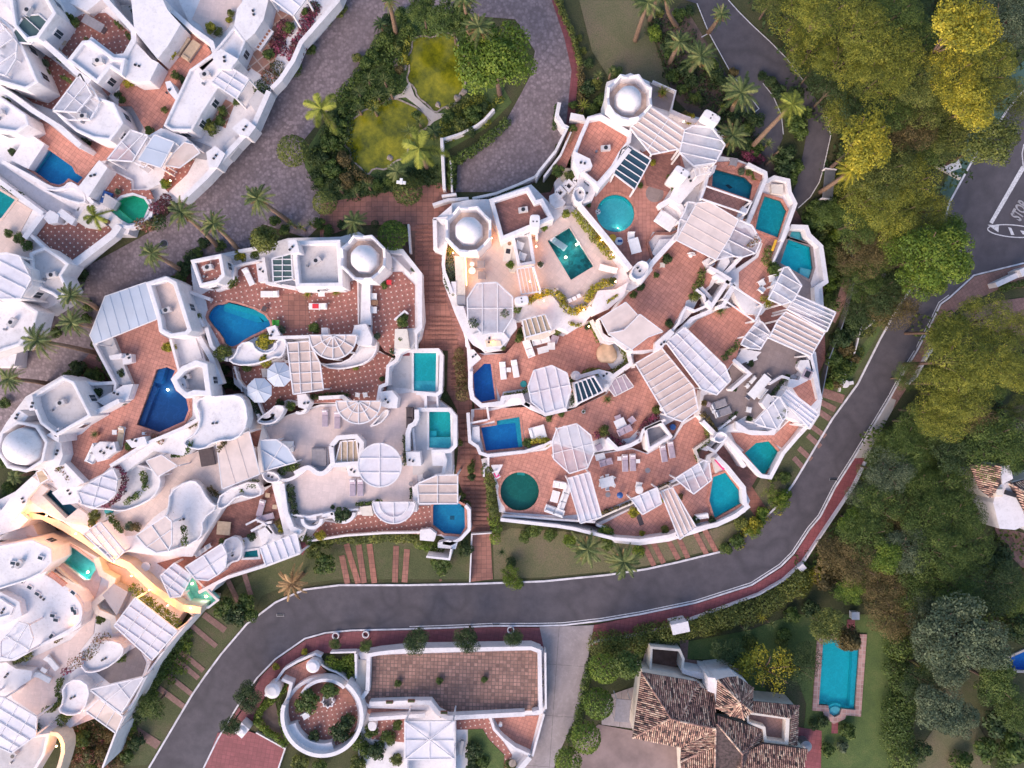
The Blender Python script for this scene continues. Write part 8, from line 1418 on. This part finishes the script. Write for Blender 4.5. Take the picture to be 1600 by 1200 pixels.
for x, y, r, h, c, k, d_, b_ in ((502, 170, 36, 6, 'palmy', 'sparse', 'bright yellow green palm at the lane edge', None), (655, 232, 42, 6, 'palmy', 'sparse', 'bright yellow palm beside the pond', None), (402, 310, 30, 9, 'palm', 'date', 'palm standing alone on the cobbles', None), (283, 332, 30, 9, 'palm', 'date', 'palm with long leaning trunk on the cobbles', (342, 388)), (333, 350, 27, 8, 'palm', 'date', 'second palm leaning over the cobbles', (372, 392)), (553, 346, 24, 3, 'palm', 'fan', 'pale fan palm behind the white dome', None), (237, 396, 26, 8, 'palm', 'date', 'palm leaning toward the lane', (285, 425)), (148, 338, 24, 4, 'palmy', 'sparse', 'small yellow palm over dotted tiles', None),
    (110, 462, 26, 9, 'palm', 'date', 'upper palm of the left cluster', (150, 482)), (112, 504, 28, 9, 'palm', 'date', 'middle palm of the left cluster', (148, 512)), (58, 532, 32, 9, 'palm', 'date', 'dark lower palm of the left cluster', (150, 552)), (14, 592, 26, 8, 'palm', 'date', 'yellowish palm at the left edge', (75, 600)), (2, 690, 14, 4, 'palm', 'fan', 'small palm behind the left dome', None), (22, 745, 16, 3, 'palm', 'fan', 'palm shrub below the left dome', None),
    (1012, 4, 26, 10, 'palm', 'fan', 'palm with thick trunk at the top edge', (993, 62)), (1030, -12, 22, 9, 'palm', 'fan', 'second palm at the top edge', (1016, 30)), (1062, 65, 28, 8, 'palm', 'tuft', 'ragged palm beside the dry lawn', (1047, 97)), (1095, 88, 32, 8, 'palm', 'date', 'full green palm in the rock garden', (1078, 110)), (1127, 22, 22, 8, 'palm', 'tuft', 'small dark palm over the asphalt path', (1108, 48)), (1158, 145, 38, 9, 'palm', 'date', 'wide palm overhanging the parking lane', (1145, 172)), (1238, 163, 28, 15, 'palmy', 'fan', 'tall bright palm with a long bare trunk', (1176, 228)), (1145, 212, 32, 4, 'palm', 'date', 'low bushy palm beside the glazed gazebo', None),
    (1040, -8, 20, 8, 'palm', 'tuft', 'palm crown at the upper edge', (1060, 40)), (748, 42, 34, 8, 'palm', 'tuft', 'soft feathery palm beside the weeping tree', None), (725, -5, 28, 9, 'palm', 'date', 'palm crown over the pond at the top edge', None), (607, 0, 20, 8, 'palm', 'tuft', 'slim palm beside the lane top', (618, 50)), (595, 38, 16, 1.5, 'dark', 'date', 'dark low cycad beside the pond garden', None),
    (918, 858, 34, 4, 'palm', 'date', 'large green palm on the verge', None), (975, 878, 34, 4, 'palm', 'date', 'large dark palm leaning over the kerb', None), (456, 912, 32, 4, 'dry', 'tuft', 'dried brown palm on the verge', None), (620, 268, 20, 3, 'palm', 'fan', 'grey palm at the lower pond bank', None), (678, 205, 16, 2, 'dark', 'fan', 'small dark fan palm by the pond path', None), (1330, 268, 26, 8, 'yel', 'date', 'yellowish palm among the pines', (1282, 300)), (1443, 1045, 14, 3, 'palmy', 'fan', 'small bright fan palm in dark foliage', None)):
    palm(x, y, r, h, c, k, d_, bx=b_)
for x, y, r, c, d_ in ((1128, 168, 10, 'palmy', 'yellow columnar cactus cluster'), (1440, 700, 14, 'palm', 'yucca with white flower spikes'), (1432, 725, 15, 'palmy', 'yellowish yucca in the woods'), (1455, 690, 13, 'palm', 'yucca by the dark clearing'), (1420, 745, 13, 'palm', 'lower yucca'), (1450, 720, 14, 'palmy', 'bright yucca rosette'), (1480, 735, 14, 'palm', 'yucca near the right tiled roof'), (1500, 712, 13, 'palm', 'yucca before the right tiled roof'), (1436, 745, 15, 'palmy', 'large bright yucca'), (575, 125, 16, 'palm', 'strelitzia clump'), (590, 150, 16, 'palm', 'strelitzia clump'), (560, 145, 15, 'palm', 'strelitzia clump'), (600, 125, 14, 'palm', 'strelitzia clump'), (585, 172, 14, 'palm', 'strelitzia clump'), (560, 170, 14, 'palm', 'strelitzia clump'), (610, 145, 12, 'palm', 'strelitzia clump'), (640, 205, 15, 'palm', 'strelitzia clump'), (655, 190, 12, 'palm', 'strelitzia clump'), (935, 118, 12, 'palm', 'banana plant'), (955, 112, 12, 'palm', 'banana plant'), (912, 165, 14, 'palmy', 'variegated spiky plant'), (470, 355, 12, 'palm', 'yucca with pale blooms'), (455, 350, 11, 'palm', 'yucca with pale blooms'), (485, 350, 11, 'palm', 'yucca'), (1200, 225, 14, 'palm', 'banana plant'), (1190, 215, 12, 'palm', 'banana plant'), (1205, 250, 12, 'palm', 'broad leaved plant'), (1218, 235, 10, 'palm', 'pale leaved plant'), (575, 290, 12, 'palm', 'yucca'), (530, 295, 10, 'palm', 'yucca'), (555, 300, 10, 'palm', 'yucca'), (1150, 970, 12, 'palm', 'yucca tree'), (1165, 985, 12, 'palm', 'banana plant'), (1205, 975, 12, 'palm', 'banana plant'), (1190, 965, 11, 'yel', 'yucca tree')):
    palm(x, y, r, 1.6, c, 'yucca', d_, trunk=True, name='yucca' if 'yucca' in d_ else 'spiky_plant', cat='plant', group='spiky garden plants')
i_ = 0
for s in """530,15,12,olive|585,85,10,green|572,100,12,green|560,120,9,green|520,180,10,dark|530,200,14,green|515,225,14,green|500,250,12,dark|520,265,14,green|545,285,12,rust|500,285,9,green|535,250,12,rust|590,290,10,green|610,285,10,green|640,270,10,dark|660,260,8,dark|645,285,8,green
625,25,12,green|640,45,10,green|600,60,12,green|620,75,9,olive|632,95,9,yel|625,110,8,rust|720,195,14,olive|740,180,14,green|700,185,10,green|735,205,10,dark|755,170,10,dark|590,240,0,x|650,180,8,green|605,30,10,dark|560,90,8,olive
925,170,10,green|938,158,12,green|918,140,12,dark|930,130,10,olive|960,115,10,green|905,185,8,yel|895,165,8,green|905,60,6,olive|912,80,6,olive|920,100,9,dark|925,55,0,x
1025,55,12,bright|1045,75,12,dark|1045,85,12,green|1070,110,14,dark|1050,120,11,green|1080,130,12,dark|1110,100,12,green|1115,120,12,dark|1130,135,14,dark|1065,140,10,green|1085,155,9,green|1060,25,12,green|1075,20,10,dark|1030,20,9,olive|1145,115,9,rust|1140,160,12,dark|1175,190,14,dark|1165,200,10,green|1150,180,14,dark|1180,235,12,green|1165,228,12,dark
1190,120,8,dark|1205,128,10,dark|1215,145,12,dark|1240,150,12,dark|1240,195,16,green|1250,210,12,green|1230,240,14,dark|1245,260,12,green|1225,265,16,dark|1235,280,12,green|1215,250,10,dark|1258,178,10,green
1270,325,12,green|1285,320,14,dark|1300,335,14,green|1265,345,14,green|1280,365,12,olive|1290,385,14,green|1278,395,8,green|1305,365,12,bright|1315,345,10,green|1298,405,10,green|1300,425,12,green|1296,445,11,bright|1294,465,11,green|1305,300,12,green|1320,310,14,olive
1310,530,18,dark|1330,510,16,dark|1322,545,14,rust|1300,560,14,green|1305,585,14,green|1295,600,10,bright|1345,495,12,dark|1320,575,12,green|1335,560,9,rust|1303,600,10,rust
1175,825,14,yel|1150,845,12,green|1190,800,10,bright|1220,775,14,bright|1205,745,10,olive|1225,745,10,green|1160,815,12,olive|1185,815,10,bright|1135,855,10,green
800,880,9,dark|795,905,10,bright|810,912,8,bright|860,835,12,green|890,845,12,bright|835,830,12,green|820,835,10,green|950,850,12,green|1000,860,10,bright
1195,1170,8,yel|1105,1195,16,dark|1292,1170,12,green|1315,1165,10,grey|1322,1140,14,green|1270,1130,8,dark|1285,1125,9,dark|965,1005,14,green|955,1015,12,green|1000,1015,12,green|1170,1000,12,olive|1220,1000,10,olive|1235,960,14,green|1265,950,14,dark|1225,990,12,green
415,1120,0,x|545,1060,8,bright|580,1140,12,green|560,1155,14,green|590,1170,16,dark|610,1150,12,green|620,1185,10,olive|560,1190,14,olive|740,1170,14,dark|755,1190,12,green|800,1195,10,green|740,1195,12,dark|620,1130,8,green|570,1170,12,green|470,1190,14,olive|500,1195,12,green
200,1180,10,green|215,1155,12,dark|190,1190,9,rust|175,1150,12,rust|160,1170,12,rust|170,1190,12,mixed|140,1180,12,mixed|130,1150,12,green|110,1150,10,green|105,1180,10,bright|150,1195,10,olive
180,575,16,green|150,590,16,green|170,560,12,dark|125,575,14,dark|110,590,12,green|135,500,10,green|140,480,9,green|130,430,12,dark|115,440,12,green|290,420,14,dark|280,440,12,green|300,405,12,dark|310,395,9,green|345,385,10,green|320,380,10,dark|380,400,10,yel|400,395,9,green|430,345,10,green|445,360,10,green|500,350,10,green|515,362,9,green|535,352,8,dark|90,520,9,green|75,450,6,dark|20,565,8,dark|10,630,9,green|5,720,14,green|25,725,10,green|15,760,12,green""".replace('\n', '|').split('|'):
    x, y, r, c = s.split(',')
    if c == 'x': continue
    x, y, r = float(x), float(y), float(r)
    bush(x, y, r, c, {'green': 'leafy green garden shrub', 'dark': 'dark green garden shrub', 'olive': 'olive garden shrub', 'rust': 'rusty brown shrub', 'bright': 'bright green garden shrub', 'yel': 'yellow green garden shrub', 'mixed': 'pink flowering shrub', 'grey': 'grey leaved garden shrub'}[c], z=G(x, y), h=r*.04, group='garden shrubs', name='shrub', cat='shrub')
for x, y, r in ((620, 100, 7), (632, 105, 6), (525, 190, 5), (528, 205, 4), (532, 220, 4), (560, 178, 5), (685, 165, 5), (715, 155, 6), (725, 145, 5), (712, 165, 4), (540, 262, 4), (610, 247, 5), (635, 248, 4), (928, 125, 3), (1030, 30, 3), (1058, 115, 4), (1330, 448, 4), (1335, 455, 5), (1380, 430, 4), (700, 168, 4)): rock(x, y, r, desc='pale garden rock', z=G(x, y))
hedge("590,65 565,105 540,135 520,160", 12, .9, 'green', 'clipped hedge edging the lane and pond garden'); hedge("868,-10 880,20 897,60 908,100", 9, .8, 'olive', 'thin hedge along the curving drive'); hedge("905,105 910,130 908,165", 10, .8, 'rust', 'brown hedge beside the curving drive'); hedge("1405,1000 1412,1060 1408,1130 1414,1200 1418,1240", 38, 2.6, 'green', 'long tall clipped hedge on the garden boundary'); hedge("930,1012 985,1004 1050,992 1110,975 1160,960 1205,942 1240,920 1262,895", 30, 1.7, 'olive', 'long hedge outside the curved pavement wall'); hedge("1295,880 1275,900 1240,925", 22, 1.2, 'yel', 'sunlit yellow grasses on the bank behind the pavement'); hedge("925,1030 915,1070 905,1120 890,1160", 12, 1.2, 'green', 'hedge between driveway and ball clipped trees'); hedge("1590,1100 1580,1150 1570,1210", 20, 1.8, 'green', 'hedge at the lower right edge'); hedge("1562,450 1580,446 1610,440", 10, .6, 'green', 'planted strip behind the entrance wall'); hedge("515,845 500,850 470,840", 14, .8, 'green', 'green strip below the brown terrace corner')
for i, (x, y) in enumerate(((795, 895), (800, 910), (1180, 830), (1205, 770), (1215, 790))): tree(x, y, 15, 1.6, 'loose', 'bright', 'small frangipani tree with pale blossoms', name='frangipani_tree', group='frangipani trees')
groundcover("1255,330 1290,310 1320,330 1325,400 1320,450 1300,500 1285,480 1296,440 1285,385 1262,352", 14, .5, 'green', 'ground_cover', 'low green ground cover between the pool terraces and the brown path', .25, 8)
groundcover("1345,330 1400,340 1420,470 1380,500 1330,580 1300,600 1305,560 1335,470 1340,400", 22, .5, 'olive', 'undergrowth', 'olive undergrowth beneath the trees beside the railing fence', .3, 6)
groundcover("1180,0 1640,-60 1640,50 1500,250 1460,300 1400,330 1300,260 1290,180 1240,100", 40, .8, 'dark', 'undergrowth', 'dark undergrowth below the pines in the upper right woods', .45, 3.5)
groundcover("1480,500 1640,520 1640,690 1510,740 1640,900 1640,1000 1420,1000 1400,960 1300,925 1285,880 1362,735 1412,645", 40, .8, 'green', 'undergrowth', 'mixed green undergrowth on the lower right wooded slope', .45, 3.5)
groundcover("1150,845 1175,820 1215,780 1225,790 1180,830 1150,852", 12, .5, 'yel', 'ground_cover', 'yellow green ground cover beside the kerb below the angular pool', .22, 5)
groundcover("480,240 520,180 560,165 550,200 540,230 565,270 600,280 640,265 690,255 688,290 600,300 500,300 480,280", 14, .5, 'dark', 'ground_cover', 'dark ground cover around the lower algae pond', .25, 7)
groundcover("590,80 640,30 735,40 740,58 690,46 644,60 632,92 638,110 630,128 600,154 570,168 552,184 538,196 528,225 500,235 482,240 520,180 560,120", 15, .8, 'green', 'undergrowth', 'leafy green undergrowth on the left and upper banks of the ponds', .26, 7)
groundcover("655,240 690,225 750,190 780,160 760,150 735,150 730,165 700,185 672,205 655,215", 14, .6, 'moss', 'undergrowth', 'mossy undergrowth between the ponds and the curving garden wall', .24, 7)
groundcover("1010,20 1060,15 1100,80 1150,150 1190,220 1150,250 1100,180 1060,140 1035,100", 14, .45, 'dark', 'ground_cover', 'dark ground cover in the rock garden under the palms', .25, 5)
groundcover("230,1060 280,1000 300,985 290,1030 245,1090 200,1160 185,1180", 12, .4, 'bright', 'ground_cover', 'bright ground cover along the lower left boundary wall', .22, 7)
groundcover("115,1120 180,1130 215,1150 190,1200 100,1200 105,1160", 14, .5, 'mixed', 'ground_cover', 'pinkish flowering ground cover in the lower left corner garden', .22, 6)
for x, y in ((850, 975), (720, 1050)):
    pass
prop(344, 370, 'drain_cover', 'round dark drain cover, right of the leaning palm', 'drain cover', [('disc', ('c', 0, 0, 0, .4, .4, .05, 'dark')), ('rim', ('c', 0, 0, 0, .46, .46, .03, 'metal'))], z=G(344, 370)+.06) if False else None
prop(256, 381, 'drain_cover', 'round dark manhole cover on the cobbles by the lane palm', 'drain cover', [('rim', ('c', 0, 0, 0, .46, .46, .03, 'metal')), ('disc', ('c', 0, 0, .03, .38, .38, .02, 'dark'))], z=G(256, 381)+.06); prop(399, 201, 'drain_cover', 'square brown drain grate beside the garages', 'drain cover', [('frame', ('b', 0, 0, 0, .95, .8, .03, 'metal')), ('grate', ('b', 0, 0, .03, .8, .65, .02, 'fabricdark'))], z=G(399, 201)+.06, an=-35)
for x, y in ((438, 961), (775, 976), (1302, 749)): prop(x, y, 'storm_drain', 'small dark storm drain at the kerb', 'drain cover', [('frame', ('b', 0, 0, 0, .9, .3, .03, 'metal')), ('grate', ('b', 0, 0, .03, .8, .22, .02, 'dark'))], z=.07)
for l, w_, c, d_ in (("548,262 566,280 590,285", 14, 'rust', 'reddish planting along the lower pond tip'), ("645,225 655,212 662,205", 14, 'palm', 'strappy planting between the ponds'), ("540,205 530,225 538,240", 12, 'green', 'dense planting on the left pond bank'), ("636,60 634,85 628,100", 12, 'moss', 'mossy planting left of the upper pond'), ("700,170 720,165 735,150", 12, 'olive', 'olive planting under the weeping tree'), ("600,150 585,165 572,160", 16, 'moss', 'broad leaved thicket above the lower pond')):
    hedge(l, w_, .8, c, lab=d_, z=G(*C(l)[1]), name='hedge', cat='thicket', group='thickets round the ponds', dens=8)  # thickets of loose planting, kept under the hedge object name
# clean up names of repeated objects and stop
print('OBJECTS', len(bpy.data.objects))
